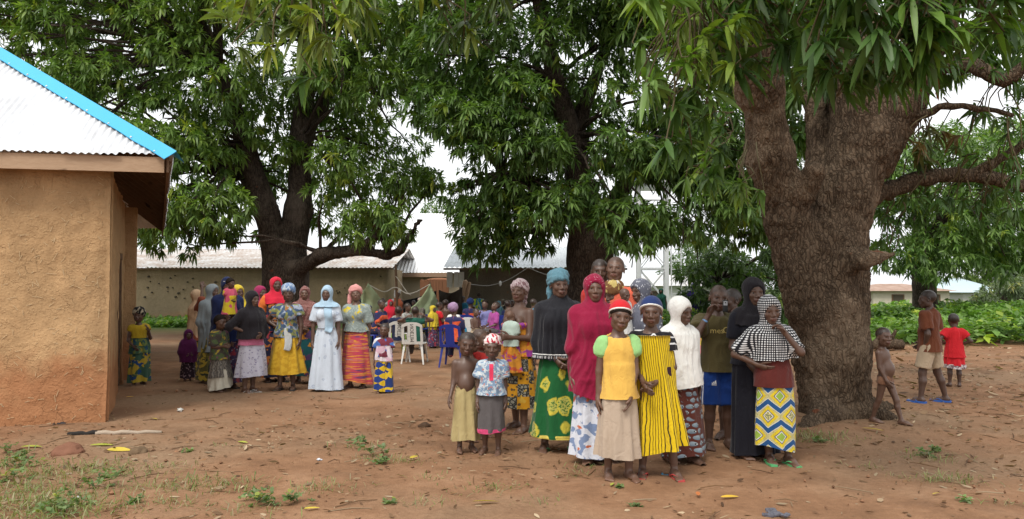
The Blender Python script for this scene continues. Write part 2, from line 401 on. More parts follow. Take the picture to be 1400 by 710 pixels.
# ------------------------------------------------------------------ mud house on the left
def mud_mat(name, dry, red, rz0=.75, grey=None):
    s = M_(name, .95, .08); p = s.geo(); q = s.sep(p)
    n1 = s.noise(p, 1.3, 4); n2 = s.noise(p, 6, 5, .65); n3 = s.noise(p, 38, 4, .6)
    c = s.mix(n2, tuple(x * .80 for x in dry), tuple(x * 1.15 for x in dry)); c = s.mix(s.step(n1, .52, .2), c, tuple(x * .90 for x in dry))
    c = s.mix(s.math('MULTIPLY', s.step(s.noise(s.vmap(p, (1.6, 1.6, .35)), 1.9, 5, .65), .52, .16), .45), c, tuple(x * .70 for x in dry)); c = s.mix(s.math('MULTIPLY', s.step(s.noise(p, 3.1, 4, .6), .58, .10), .35), c, tuple(min(1, x * 1.28) for x in dry))   # rain streaks and patching
    lim = s.math('ADD', s.math('MULTIPLY', s.noise(p, 1.7, 5, .62), 1.25), q[2])
    c = s.mix(s.math('SUBTRACT', 1, s.step(lim, rz0 + .62, .38)), c, s.mix(n2, tuple(x * .8 for x in red), tuple(x * 1.2 for x in red)))   # rain splash of red soil
    c = s.mix(s.step(s.noise(s.vmap(p, (1, 1, 1)), 2.6, 2), .72, .05), c, red)
    if grey: c = s.mix(s.math('MULTIPLY', s.step(s.noise(s.vmap(p, (1, 1, .35)), .8, 5), .5, .2), .7), c, grey)
    cr = s.vor(s.vadd(p, s.vmap(s.noise(p, 5, 3, out=1), (.12, .12, .12))), 7.5, 'DISTANCE_TO_EDGE'); crm = s.math('MULTIPLY', s.math('SUBTRACT', 1, s.step(cr, .008, .02)), s.step(s.noise(p, 4.3, 3), .585, .06))
    c = s.mix(s.math('MULTIPLY', crm, .22), c, tuple(x * .4 for x in dry))
    c = s.mix(.5, c, s.mix(n3, (.72, .72, .72), (1.25, 1.25, 1.25)), 'MULTIPLY')
    h = s.math('SUBTRACT', s.math('ADD', s.math('MULTIPLY', n2, 1.0), s.math('MULTIPLY', n3, .45)), s.math('MULTIPLY', crm, .5))
    h = s.math('ADD', h, s.math('MULTIPLY', s.step(s.noise(p, 11, 4, .7), .56, .10), .25)); return s.fin(c, normal=s.bump(h, .75, .025))
MUD = mud_mat('mud_plaster', (.44, .280, .146), (.355, .170, .082), .70)
house = empty('mud_house', (-4.55, 8.65, 0)); tag(house, 'tan mud-plastered house with zinc hip roof and blue ridge flashing', 'house')
hl = np.array([-4.55, 8.65, 0]); hf = np.array([-.982, -.189, 0]); hg = np.array([-.418, .908, 0])
on_f = np.array([.189, -.982, 0]); on_g = np.array([.908, .418, 0])            # outward normals
def wall_sheet(A, e, L, no, z1, openings, step=.035, amp=.022, th=.34):
    """thick earthen wall; openings = [(s0,s1,z0,z1)]"""
    n = int(L / step) + 1; m = int(z1 / step) + 1; u = np.linspace(0, L, n); z = np.linspace(-.1, z1, m); U, Z = np.meshgrid(u, z, indexing='ij')
    def nz(P): return amp * fbm(P * 1.4, 3) + .010 * fbm(P * 9, 2) + .03 * np.exp(-(P[..., 2] / .25) ** 2)
    P0 = A + e * U[..., None] + np.array([0, 0, 1]) * Z[..., None]
    edge = np.exp(-(U / .09) ** 2) * .05 + np.exp(-((L - U) / .09) ** 2) * .05
    Pf = P0 + no * (nz(P0) - edge)[..., None]; Pb = P0 - no * th
    V = np.concatenate([Pf.reshape(-1, 3), Pb.reshape(-1, 3)]); N = n * m; I = np.arange(n - 1)[:, None] * m + np.arange(m - 1)[None]
    hole = np.zeros((n - 1, m - 1), bool)
    for (a, b, c, d) in openings: hole |= ((u[:-1] >= a) & (u[1:] <= b))[:, None] & ((z[:-1] >= c) & (z[1:] <= d))[None]
    k = I[~hole]; flip = np.cross(e, (0, 0, 1)) @ no < 0
    q = np.stack([k, k + m, k + m + 1, k + 1], 1); qb = q[:, ::-1] + N; F = [q, qb]
    # rims: edges used by one kept cell only
    def rim(cond, a, b): F.append(np.stack([a[cond], b[cond], b[cond] + N, a[cond] + N], 1))
    pad = np.ones((n + 1, m + 1), bool); pad[1:-1, 1:-1] = hole
    kp = ~hole
    rim(kp & pad[:-2, 1:-1], I + 1, I); rim(kp & pad[2:, 1:-1], I + m, I + m + 1); rim(kp & pad[1:-1, :-2], I, I + m); rim(kp & pad[1:-1, 2:], I + m + 1, I + 1)
    F = np.concatenate(F); F = F[:, ::-1] if flip else F
    return V - hl, F
V, F = wall_sheet(hl, hf, 7.4, on_f, 2.90, [], .045, th=.13); mk('front_wall', V, F, MUD, house)
DOOR = (2.75, 3.75, -.2, 2.05); DOOR2 = (6.6, 7.6, .9, 2.0)
V, F = wall_sheet(hl + hg * .10 - on_g * .01, hg, 10.6, on_g, 2.90, [DOOR, DOOR2], .06); mk('side_wall', V, F, MUD, house)
def hloc(p): return np.asarray(p, float) - hl
mb = MB()
for a in (DOOR[0] + .05, DOOR[1] - .05): mb.beam(hloc(hl + hg * a - on_g * .06 + (0, 0, 0)), hloc(hl + hg * a - on_g * .06 + (0, 0, 2.05)), .10, .12, hg)
mb.beam(hloc(hl + hg * (DOOR[0]) - on_g * .06 + (0, 0, 2.0)), hloc(hl + hg * DOOR[1] - on_g * .06 + (0, 0, 2.0)), .12, .1)
mb.build('door_frame', WOOD_D, house)
for k in range(6):
    a = DOOR[0] + .12 + k * .128; mb = MB(); mb.beam(hloc(hl + hg * (a + .062) - on_g * (.17 + .006 * (k % 2)) + (0, 0, .03)), hloc(hl + hg * (a + .062) - on_g * (.17 + .006 * (k % 2)) + (0, 0, 1.95)), .12, .03, hg); mb.build('door_plank', WOOD_D, house)
mb = MB(); mb.beam(hloc(hl + hg * 4.6 + on_g * .03 + (0, 0, -.05)), hloc(hl + hg * 4.6 + on_g * .03 + (0, 0, 2.85)), .30, .34, hg); mb.build('pilaster', MUD, house)
E0 = np.array([-3.76, 8.47, 2.98]); E1 = E0 + hf * 8.5; E3 = E0 + hg * 11.4; E2 = E1 + hg * 11.4
AP = E0 + nrm_(hf + hg) * 6.6 + np.array([0, 0, 3.22]); AQ = AP + hg * 3.2
def up_from(A, B, T):
    e = nrm_(B - A); w = T - A; w = w - e * (w @ e); return nrm_(w), np.linalg.norm(w), (T - A) @ e, np.linalg.norm(B - A)
mb = MB(); up, Lh, ua, L = up_from(E0, E1, AP); corr_plane(mb, hloc(E0), hloc(E1), up, lambda q: Lh * max(0, min(q / ua, (L - q) / (L - ua))))
up, Lr, ua, L = up_from(E3, E0, AP); ub = (AQ - E3) @ nrm_(E0 - E3)
corr_plane(mb, hloc(E3), hloc(E0), up, lambda q: Lr * max(0, min(q / ub, 1, (L - q) / (L - ua))), seg=6)
up, Ll, ua, L = up_from(E1, E2, AP); ub = (AQ - E1) @ nrm_(E2 - E1); corr_plane(mb, hloc(E1), hloc(E2), up, lambda q: Ll * max(0, min(q / ua, 1, (L - q) / (L - ub))), seg=4)
up, Lb, ua, L = up_from(E2, E3, AQ); corr_plane(mb, hloc(E2), hloc(E3), up, lambda q: Lb * max(0, min(q / ua, (L - q) / (L - ua))), seg=4)
roof = mb.build('roof', ZINC, house, smooth=True)
BLUE = plain('blue_painted_flashing', (.035, .36, .62), .45, .5, .1, 3)
def flashing(A, B, da, db, w=.15):
    m = MB(); A = np.array(A, float); B = np.array(B, float); n = 26; rows = []
    for i in range(n + 1):
        t = i / n; c = A + (B - A) * t; j = .006 * math.sin(i * 2.3)
        rows.append([c + nrm_(da) * w + np.array([0, 0, .032 + j]), c + nrm_(da) * w * .12 + np.array([0, 0, .062]), c + np.array([0, 0, .070]), c + nrm_(db) * w * .12 + np.array([0, 0, .062]), c + nrm_(db) * w + np.array([0, 0, .032 + j])])
    V = np.array(rows).reshape(-1, 3); V = np.concatenate([V, V - (0, 0, .006)]); N = 5 * (n + 1); k = (np.arange(n)[:, None] * 5 + np.arange(4)[None]).ravel()
    q = np.stack([k, k + 1, k + 6, k + 5], 1); m.add(V, np.concatenate([q, q[:, ::-1] + N])); return m
dfr = nrm_(up_from(E0, E1, AP)[0] * .15 + hf * .9 + np.array([0, 0, .0])); 
def inplane(A, B, T, side):
    """unit vector in roof plane A,B,T perpendicular to hip A-T, on the side of B"""
    h = nrm_(T - A); e = nrm_(B - A); w = e - h * (e @ h); return nrm_(w)
flashing(hloc(E0 - nrm_(AP - E0) * .06), hloc(AP), inplane(E0, E1, AP, 1), inplane(E0, E3, AP, 1)).build('ridge_flashing', BLUE, roof, smooth=False)
flashing(hloc(AP), hloc(AQ), nrm_(np.cross(hg, (0, 0, 1)) * .8 + (0, 0, -.5)), nrm_(np.cross((0, 0, 1), hg) * .8 + (0, 0, -.5))).build('ridge_flashing', BLUE, roof)
for i in range(9):
    mb = MB(); c = hloc(E0 + (AP - E0) * (.02 + .06 * i)) + inplane(E0, E1, AP, 1) * .13 + np.array([0, 0, .03]); mb.tube([c - (0, 0, .01), c + nrm_(on_f + (0, 0, 1)) * .012], .012, 6); mb.build('roof_nail', ZINC, roof)
def board(A, B, w, h, name, mat, dz):
    m = MB(); A = hloc(A); B = hloc(B); m.beam(A + (0, 0, dz), B + (0, 0, dz), w, h); return m.build(name, mat, house)
board(E0 - on_f * .05 - hf * -.10, E1 - on_f * .05, .026, .17, 'fascia_board', WOOD, -.105)
board(E0 - on_g * .05 + hg * .03, E3 - on_g * .05, .026, .17, 'fascia_board', WOOD_D, -.105)
board(E0 - on_f * .32 + hf * .35, E1 - on_f * .32, .07, .05, 'purlin', WOOD_D, .12)
for k in range(15):
    q = .35 + k * .76; up = up_from(E3, E0, AP)[0]; c = E0 + hg * q - on_g * .04; m = MB(); m.beam(hloc(c) + (0, 0, -.07), hloc(c + up * min(1.25, .12 + q * .72)) + (0, 0, -.07), .055, .10); m.build('rafter', WOOD_D, house)
for k in range(2):
    up = up_from(E3, E0, AP)[0]; c = up * (.25 + .45 * k); m = MB(); m.beam(hloc(E0 + hg * 1.3 + c) + (0, 0, -.012), hloc(E3 + c) + (0, 0, -.012), .06, .022); m.build('batten', WOOD_D, house)
# chopped straw in the plaster
rg = np.random.default_rng(5); mb = MB(); STRAW = plain('straw', (.60, .47, .29), .8)
for i in range(520):
    u = rg.uniform(.05, 4.0); z = rg.uniform(.05, 2.75) ** 1.0; L = rg.uniform(.02, .075) * (1.5 if rg.random() < .08 else 1); a = rg.uniform(0, np.pi); c = hl + hf * u + np.array([0, 0, z])
    off = .022 * fbm(c * 1.4, 3) + .010 * fbm(c * 9, 2) + .03 * math.exp(-(z / .25) ** 2); c = c + on_f * (off + .003 - math.exp(-(u / .09) ** 2) * .05)
    d = hf * math.cos(a) + np.array([0, 0, math.sin(a)]); mb.beam(hloc(c - d * L / 2), hloc(c + d * L / 2 + on_f * .006), .0035, .003, on_f)
st = mb.build('straw', STRAW, house); st['kind'] = 'stuff'

# ------------------------------------------------------------------ buildings behind
PLAST = mud_mat('grey_mud_plaster', (.335, .255, .158), (.36, .18, .085), .36, grey=(.25, .20, .13))
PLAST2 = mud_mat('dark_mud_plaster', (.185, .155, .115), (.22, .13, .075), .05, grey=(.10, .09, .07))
def shed(name, label, xa, xb, Y, yeave, depth, yroof, wallm, roofm, over=.35, wallx=None, base=None):
    """long building with its wall along X; heights read from rows of the picture at that distance"""
    A, B = P3(xa, yeave, Y - over), P3(xb, yeave, Y - over); ze = A.z; zt = P3(700, yroof, Y + depth).z; o = empty(name, (A.x, Y, 0)); tag(o, label, 'building'); L = np.array([A.x, Y, 0])
    wx0, wx1 = (P3(wallx[0], yeave, Y).x, P3(wallx[1], yeave, Y).x) if wallx else (A.x + .3, B.x - .3)
    n = int((wx1 - wx0) / .25) + 1; m = 14; U, Z = np.meshgrid(np.linspace(wx0, wx1, n), np.linspace(-.1, ze - .02, m), indexing='ij'); P = np.stack([U, U * 0 + Y, Z], -1); P[..., 1] -= .03 * fbm(P * 1.1, 3)
    Bk = P.copy(); Bk[..., 1] = Y + depth * .9; V = np.concatenate([P.reshape(-1, 3), Bk.reshape(-1, 3)]) - L; N = n * m; i = (np.arange(n - 1)[:, None] * m + np.arange(m - 1)[None]).ravel(); j = np.arange(m - 1); k0 = j; k1 = (n - 1) * m + j
    F = np.concatenate([np.stack([i, i + m, i + m + 1, i + 1], 1), np.stack([i, i + 1, i + m + 1, i + m], 1) + N, np.stack([k0, k0 + 1, k0 + 1 + N, k0 + N], 1), np.stack([k1, k1 + N, k1 + 1 + N, k1 + 1], 1)])
    mk('wall', V, F, wallm, o)
    mb = MB(); a = np.array(A) - L; b = np.array(B) - L; upv = np.array([0, depth + over, zt - ze]); corr_plane(mb, a, b, upv, lambda q: np.linalg.norm(upv), .18, .022, 6)
    up2 = np.array([0, -(depth + over), zt - ze]); a2 = a + (0, 2 * (depth + over), 0); b2 = b + (0, 2 * (depth + over), 0); corr_plane(mb, b2, a2, up2, lambda q: np.linalg.norm(up2), .18, .022, 4)
    mb.build('roof', roofm, o, smooth=True)
    mb = MB(); mb.beam(a + (0, .05, -.05), b + (0, .05, -.05), .03, .07); mb.build('eave_board', WOOD_D, o)
    return o, L
longb, lL = shed('long_building', 'long grey mud-walled building with pale rusty zinc roof behind the left tree', 60, 538, 34, 366, 5, 341, PLAST, ZINC_OLD)
PATCH = plain('dark_hole', (.075, .062, .046), .95)
rg = np.random.default_rng(8); mb = MB()
for i in range(36):                                                                # knocked-out pock marks in the plaster
    x = P3(rg.uniform(195, 330), 400, 34).x if i < 26 else P3(rg.uniform(420, 530), 400, 34).x; z = rg.uniform(.9, 2.1); r = rg.uniform(.02, .05)
    a = np.linspace(0, 2 * np.pi, 7, endpoint=False); V = [(x + r * math.cos(q) * rg.uniform(.7, 1.2), 33.93, z + r * math.sin(q) * rg.uniform(.7, 1.2)) for q in a]; mb.add(np.concatenate([np.array(V) - lL, np.array(V) - lL + (0, .08, 0), [np.array([x, 33.925, z]) - lL]]), [(k, (k + 1) % 7, 7 + (k + 1) % 7, 7 + k) for k in range(7)], [(k, (k + 1) % 7, 14) for k in range(7)])
pm = mb.build('pock_marks', PATCH, longb); pm['kind'] = 'stuff'
midb, mL = shed('tall_roofed_building', 'building with big white zinc roof and brown fascia between the two mud sheds', 536, 735, 40, 373, 7, 292, plain('tan_render', (.42, .34, .25), .9, .1, .15, 2), zinc_mat('white_zinc', (.85, .85, .85), (.75, .75, .75), .4, .1, .5), .4)
mb = MB(); A_, B_ = P3(538, 376, 39.5), P3(618, 376, 39.5); mb.beam(np.array(A_) - mL, np.array(B_) - mL, .05, .22); mb.build('fascia_board', plain('brown_fascia', (.34, .22, .15), .8), midb)
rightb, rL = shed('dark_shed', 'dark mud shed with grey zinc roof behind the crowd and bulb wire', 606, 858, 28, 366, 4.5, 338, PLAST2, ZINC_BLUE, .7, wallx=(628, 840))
mb = MB()
for i, (a, b) in enumerate(((611, 618.5), (621, 627), (627.8, 634.5))):
    mb = MB(); p, q = P3(a, 372, 27.6), P3(b, 393, 27.6); mb.box((p.x, 27.55, q.z), (q.x, 27.62, p.z)); o = mb.build('whitewashed_board', plain('whitewash', (.55, .54, .50), .9, .1, .25, 6), rightb); o.matrix_parent_inverse = Matrix.Translation(-Vector(rL))
# red clay wall and jar in the gap
cw = empty('clay_wall', P3(578, 395, 37)); cw.location.z = 0; tag(cw, 'low red clay wall with a rounded top in the gap between sheds', 'wall')
p, q = P3(574, 383, 37), P3(613, 396, 37); mb = MB(); n = 24
for i in range(n):
    x0 = p.x + (q.x - p.x) * i / n; x1 = p.x + (q.x - p.x) * (i + 1) / n; mb.box((x0 - cw.location.x, 0, 0), (x1 - cw.location.x, .3, p.z + .03 * math.sin(i * 1.7)), j=.01)
CLAY = plain('red_clay', (.30, .14, .08), .9, .1, .2, 5, .4); mb.build('wall_body', CLAY, cw)
f = Field((-1, -1, -.8), (1, 1, .9), .06); f.ell((0, 0, 0), (.42, .3, .30), .1); V, F = f.mesh(); c = P3(586, 381, 37); mk('coping', V * (1.5, .5, .35) + np.array([c.x - cw.location.x + .5, .15, P3(586, 383, 37).z]), F, CLAY, cw)
# bulb wire along the dark shed
wr = empty('bulb_wire', P3(700, 380, 27.2)); tag(wr, 'slack wire with one hanging white bulb across the dark shed wall', 'wire')
wl = np.array(wr.location); a = np.array(P3(628, 386, 27.2)); b = np.array(P3(722, 366, 27.2)); cpt = np.array(P3(670, 390.5, 27.2)); mb = MB(); mb.tube(smoothpath([a, (a * .55 + cpt * .45) - (0, 0, .03), cpt, (cpt + b) / 2 - (0, 0, .1), b], 20) - wl, .012, 5)
b2 = np.array(P3(758, 378, 27.2)); mb.tube(smoothpath([b, (b + b2) / 2 - (0, 0, .04), b2], 8) - wl, .012, 5); mb.build('cable', plain('grey_cable', (.45, .45, .43), .7), wr)
c = np.array(P3(684, 385.5, 27.2)); mb = MB(); mb.tube([c + (0, 0, .1), c + (0, 0, .02)], .015, 6); mb.build('bulb_cap', WOOD_D, wr).location = -Vector(wl)
mb = MB(); mb.tube([c + (0, 0, .03) - wl, c - wl, c - (0, 0, .10) - wl, c - (0, 0, .15) - wl], [.02, .045, .05, .02], 8); mb.build('bulb', plain('white_bulb', (.85, .85, .85), .3), wr, smooth=True)
# distant houses on the right
def hip_house(name, label, xa, xb, Y, ye, yb, ytop, wallm, roofm, d=6):
    A, B = P3(xa, ye, Y), P3(xb, ye, Y); o = empty(name, (A.x, Y, 0)); tag(o, label, 'house'); L = np.array([A.x, Y, 0]); w = B.x - A.x; ze = A.z; zt = P3(700, ytop, Y + d / 2).z
    mb = MB(); mb.box((.5, .4, -.1), (w - .5, d - .4, ze)); mb.build('wall', wallm, o)
    r0, r1 = min(d * .5, w * .35), w - min(d * .5, w * .35); V = [(0, 0, ze), (w, 0, ze), (w, d, ze), (0, d, ze), (r0, d / 2, zt), (r1, d / 2, zt)]; mb = MB(); mb.add(V, [(0, 1, 5, 4), (2, 3, 4, 5), (3, 2, 1, 0)], [(1, 2, 5), (3, 0, 4)]); mb.build('roof', roofm, o)
    for k in range(2):
        x = w * (.28 + .4 * k); mb = MB(); mb.box((x, .36, ze * .42), (x + .9, .41, ze * .82)); fr = mb.build('window', WOOD_D, o); mb = MB(); mb.box((x + .1, .345, ze * .46), (x + .8, .358, ze * .78)); mb.build('pane', PATCH, fr)
    return o
hip_house('far_house', 'far house with pale blue-grey hip roof beyond the weeds', 1312, 1384, 62, 400, 412, 381, plain('grey_render', (.40, .39, .36), .9), zinc_mat('pale_blue_zinc', (.55, .66, .70), (.5, .6, .64), .4), 9)
hip_house('far_house', 'far cream house with rusty brown roof behind the background mango trunk', 1188, 1312, 55, 398, 412, 388, plain('cream_render', (.52, .46, .37), .9), zinc_mat('rusty_zinc', (.42, .27, .19), (.30, .17, .11), .5), 7)
hip_house('far_house', 'white house with pale roof behind the water tower legs', 846, 1000, 46, 391, 430, 376, plain('white_render', (.62, .62, .60), .9, .1, .1, 2), zinc_mat('pale_zinc', (.66, .64, .62), (.5, .46, .43), .4), 8)
# ------------------------------------------------------------------ water tower
TY = 33.0; tw = empty('water_tower', (P3(893, 400, TY).x, TY, 0)); tag(tw, 'white steel water tower with blue tank half hidden by mango leaves', 'tower'); tl = np.array(tw.location)
WST = plain('white_steel', (.72, .73, .74), .5, .4, .06, 2); zt = 5.9
lx = [P3(x, 400, y).x for x, y in ((873, TY - 1), (911.5, TY - 1))]; L4 = [(lx[0], TY - 1), (lx[1], TY - 1), (lx[1] + .35, TY + 1.0), (lx[0] + .36, TY + 1.0)]
for (x, y) in L4: mb = MB(); mb.beam((x - tl[0], y - tl[1], -.1), (x - tl[0], y - tl[1], zt), .17, .17, (0, 1, 0)); mb.build('leg', WST, tw)
for k in range(4):
    a, b = L4[k], L4[(k + 1) % 4]; a = np.array([*a, 0]) - tl; b = np.array([*b, 0]) - tl
    for z in (.95, 2.35, 3.8, 5.2): mb = MB(); mb.beam(a + (0, 0, z), b + (0, 0, z), .06, .07); mb.build('cross_bar', WST, tw)
    for z, zz in ((.95, 2.35), (2.35, 3.8), (3.8, 5.2)):
        mb = MB(); mb.beam(a + (0, 0, z), b + (0, 0, zz), .04, .04); mb.build('brace', WST, tw); mb = MB(); mb.beam(b + (.05, .05, z), a + (.05, .05, zz), .04, .04); mb.build('brace', WST, tw)
mb = MB(); mb.box((lx[0] - .5 - tl[0], -1.5, zt), (lx[1] + .9 - tl[0], 1.5, zt + .1)); mb.build('platform', WST, tw)
f = Field((-1.1, -1.1, -.1), (1.1, 1.1, 2.2), .06); f.econe((0, 0, .02), (0, 0, 1.6), (.95, .95), (.95, .95), .06); f.ell((0, 0, 1.6), (.9, .9, .25), .1); f.cone((0, 0, 1.8), (0, 0, 2.0), .25, .25, .03)
V, F = f.mesh(); rr = np.hypot(V[:, 0], V[:, 1]); V[:, :2] *= (1 + .03 * np.sin(V[:, 2] * 18) * (rr > .8))[:, None]; mk('tank', V + np.array([(lx[0] + lx[1]) / 2 + .2 - tl[0], 0, zt + .09]), F, plain('blue_tank', (.02, .13, .60), .45, .4), tw)
lad = empty('steel_ladder', (P3(918, 400, TY - 2).x, TY - 2, 0)); tag(lad, 'thin white steel ladder with hoops beside the water tower', 'ladder')
for x in (0, .4): mb = MB(); mb.tube([(x, 0, -.1), (x, 0, 5.6)], .025, 6); mb.build('rail', WST, lad)
for k in range(16): mb = MB(); mb.tube([(0, 0, .3 + .33 * k), (.4, 0, .3 + .33 * k)], .016, 5); mb.build('rung', WST, lad)
gfr = empty('gate_frame', (P3(952, 420, 26).x, 26, 0)); tag(gfr, 'thin pale metal gate frame standing near the purple-veiled woman', 'gate')
x0, x1 = P3(926, 400, 26).x - gfr.location.x, P3(937, 400, 26).x - gfr.location.x; zt2 = P3(930, 402, 26).z
for a, b in (((x0, 0, 0), (x0, 0, zt2)), ((x1, 0, 0), (x1, 0, zt2)), ((x0, 0, zt2), (x1, 0, zt2)), ((x0, 0, zt2 * .5), (x1, 0, zt2 * .5)), ((x0, 0, .1), (x1, 0, .1))): mb = MB(); mb.beam(a, b, .05, .05, (0, 1, 0.01)); mb.build('bar', WST, gfr)
# ------------------------------------------------------------------ trees
def bark_mat(name, c0, c1, c2, sc=1.0):
    s = M_(name, .95, .12); p = s.geo(); q = s.vmap(p, (1, 1, .42)); n = s.noise(q, 12 * sc, 6, .65, .5); f = s.noise(s.vmap(p, (1, 1, .4)), 38 * sc, 4, .6); wv = s.vadd(s.vmap(p, (1, 1, .30)), s.vmap(s.noise(p, 6 * sc, 4, .6, out=1), (.11, .11, .11))); v = s.vor(wv, 24 * sc, 'DISTANCE_TO_EDGE')
    c = s.ramp(n, [(.25, c0), (.52, c1), (.8, c2)]); c = s.mix(s.math('MULTIPLY', s.math('SUBTRACT', 1, s.step(v, .07, .14)), .85), c, tuple(x * .5 for x in c0))
    c = s.mix(s.math('MULTIPLY', s.step(s.noise(p, 1.1, 4), .60, .12), .5), c, tuple(x * 1.5 for x in c2)); c = s.mix(s.step(s.noise(s.vmap(p, (1, 1, 2.0)), 2.3, 3), .72, .04), c, (.15, .055, .028))
    g_ = s.noise(s.vmap(p, (1, 1, .55)), 90 * sc, 3, .6); c = s.mix(.65, c, s.mix(f, (.5, .5, .5), (1.45, 1.45, 1.45)), 'MULTIPLY'); c = s.mix(.5, c, s.mix(g_, (.6, .6, .6), (1.4, 1.4, 1.4)), 'MULTIPLY')
    h = s.math('ADD', s.math('MULTIPLY', n, .6), s.math('ADD', s.math('MULTIPLY', f, .35), s.math('MINIMUM', s.math('MULTIPLY', v, 2.2), .6))); return s.fin(c, normal=s.bump(h, .85, .035))
BARK = bark_mat('mango_bark', (.066, .046, .031), (.128, .090, .060), (.195, .142, .097))
BARK_D = bark_mat('dark_mango_bark', (.042, .032, .025), (.080, .060, .046), (.12, .095, .075), .7)
def leaf_mat(name, tr=.33, rough=.45, spec=.35):
    s = M_(name, rough, spec); c = s.attr('Col', 0); n = s.noise(s.geo(), 8, 2); c2 = s.mix(1.0, c, s.mix(n, (.8, .8, .8), (1.2, 1.2, 1.2)), 'MULTIPLY')
    return s.fin(c2, trans=(tr, s.mix(1.0, c2, (1.25, 1.5, .55), 'MULTIPLY')))
LEAF = leaf_mat('mango_leaf'); LITTER = leaf_mat('dry_leaf', .12, .8, .15)
def orient(A):
    A = A / (np.linalg.norm(A, axis=1)[:, None] + 1e-9); r = np.where(np.abs(A[:, 2:3]) < .9, np.array([[0, 0, 1.0]]), np.array([[1.0, 0, 0]])); u = np.cross(A, r); u /= np.linalg.norm(u, axis=1)[:, None] + 1e-9
    return A, u, np.cross(A, u)
TEMPL = {6: ([0, .28, .28, .70, .70, 1], [0, -.5, .5, -.42, .42, 0], [0, 0, 0, 0, 0, 0], [(1, 3, 4, 2)], [(0, 1, 2), (3, 5, 4)])}
TEMPL[4] = ([0, .45, .45, 1], [0, -.5, .5, 0], [0, 0, 0, 0], [(0, 1, 3, 2)], [])
_t = [0]; _w = [0]; _h = [0]
for t_, w_ in ((.12, .30), (.38, .50), (.66, .44), (.87, .22)):
    for k_ in (-1, 0, 1): _t.append(t_); _w.append(k_ * w_); _h.append(.10 * abs(k_) * w_ * 2)
_t.append(1.0); _w.append(0); _h.append(0)
TEMPL[14] = (_t, _w, _h, [(1 + 3 * i + j, 4 + 3 * i + j, 5 + 3 * i + j, 2 + 3 * i + j) for i in range(3) for j in range(2)], [(0, 1, 2), (0, 2, 3), (10, 13, 11), (11, 13, 12)])
def leaves_np(B, D, L, Wd, droop, T=6, roll=None, g=None):
    """leaf blades: base B, direction D, length L, width ratio Wd; droop bends tips down. returns V,(F4),(F3)"""
    t, w, h, f4, f3 = TEMPL[T]; t = np.array(t); w = np.array(w); h = np.array(h); N = len(B); D = D / np.linalg.norm(D, axis=1)[:, None]
    up = np.array([0, 0, 1.0]); S = np.cross(D, up); S /= np.linalg.norm(S, axis=1)[:, None] + 1e-6; Nn = np.cross(S, D)
    if roll is not None: c, s = np.cos(roll)[:, None], np.sin(roll)[:, None]; S, Nn = S * c + Nn * s, Nn * c - S * s
    V = B[:, None] + D[:, None] * (t[None, :, None] * L[:, None, None]) + S[:, None] * (w[None, :, None] * (L * Wd)[:, None, None]) + Nn[:, None] * (h[None, :, None] * (L * Wd)[:, None, None])
    V[..., 2] -= (droop * L)[:, None] * (t ** 2)[None]
    n = len(t); o = (np.arange(N) * n)[:, None, None]
    F4 = (np.array(f4)[None] + o).reshape(-1, 4); F3 = (np.array(f3)[None] + o).reshape(-1, 3) if f3 else np.zeros((0, 3), int); return V.reshape(-1, 3), F4, F3, n
def rosettes(P, A, L, nl, rg, cols, T=6, wd=.23, droop=.35, spread=(.5, 1.35), cvar=.25, young=.05):
    """whorls of leaves at twig ends; returns V,F4,F3,C"""
    n = len(P); A, u, v = orient(A); k = np.arange(nl); th = (k[None] * 2.399 + rg.uniform(0, 6.28, (n, 1))); sp = rg.uniform(spread[0], spread[1], (n, nl))
    D = A[:, None] * np.cos(sp)[..., None] + (u[:, None] * np.cos(th)[..., None] + v[:, None] * np.sin(th)[..., None]) * np.sin(sp)[..., None]
    D[..., 2] -= .25; D = D.reshape(-1, 3); LL = (L[:, None] * rg.uniform(.65, 1.1, (n, nl))).ravel(); B = (P[:, None] + A[:, None] * (rg.uniform(-.35, .1, (n, nl))[..., None] * L[:, None, None])).reshape(-1, 3)
    V, F4, F3, m = leaves_np(B, D, LL, wd * rg.uniform(.8, 1.2, len(B)), droop * rg.uniform(.4, 1.6, len(B)), T, rg.normal(0, .35, len(B)))
    c = cols[rg.integers(0, len(cols), n)] * rg.uniform(1 - cvar, 1 + cvar, (n, 1)); C = np.repeat(c[:, None], nl, 1) * rg.uniform(.85, 1.15, (n, nl, 1))
    y = rg.random((n, 1, 1)) < young; C = np.where(y, C * np.array([1.9, 1.45, .8]), C)
    return V, F4, F3, np.repeat(C.reshape(-1, 3), m, 0)
def inpoly(x, y, poly):
    p = np.array(poly, float); ins = np.zeros(len(x), bool); j = len(p) - 1
    for i in range(len(p)):
        xi, yi = p[i]; xj, yj = p[j]; c = ((yi > y) != (yj > y)) & (x < (xj - xi) * (y - yi) / (yj - yi + 1e-9) + xi); ins ^= c; j = i
    return ins
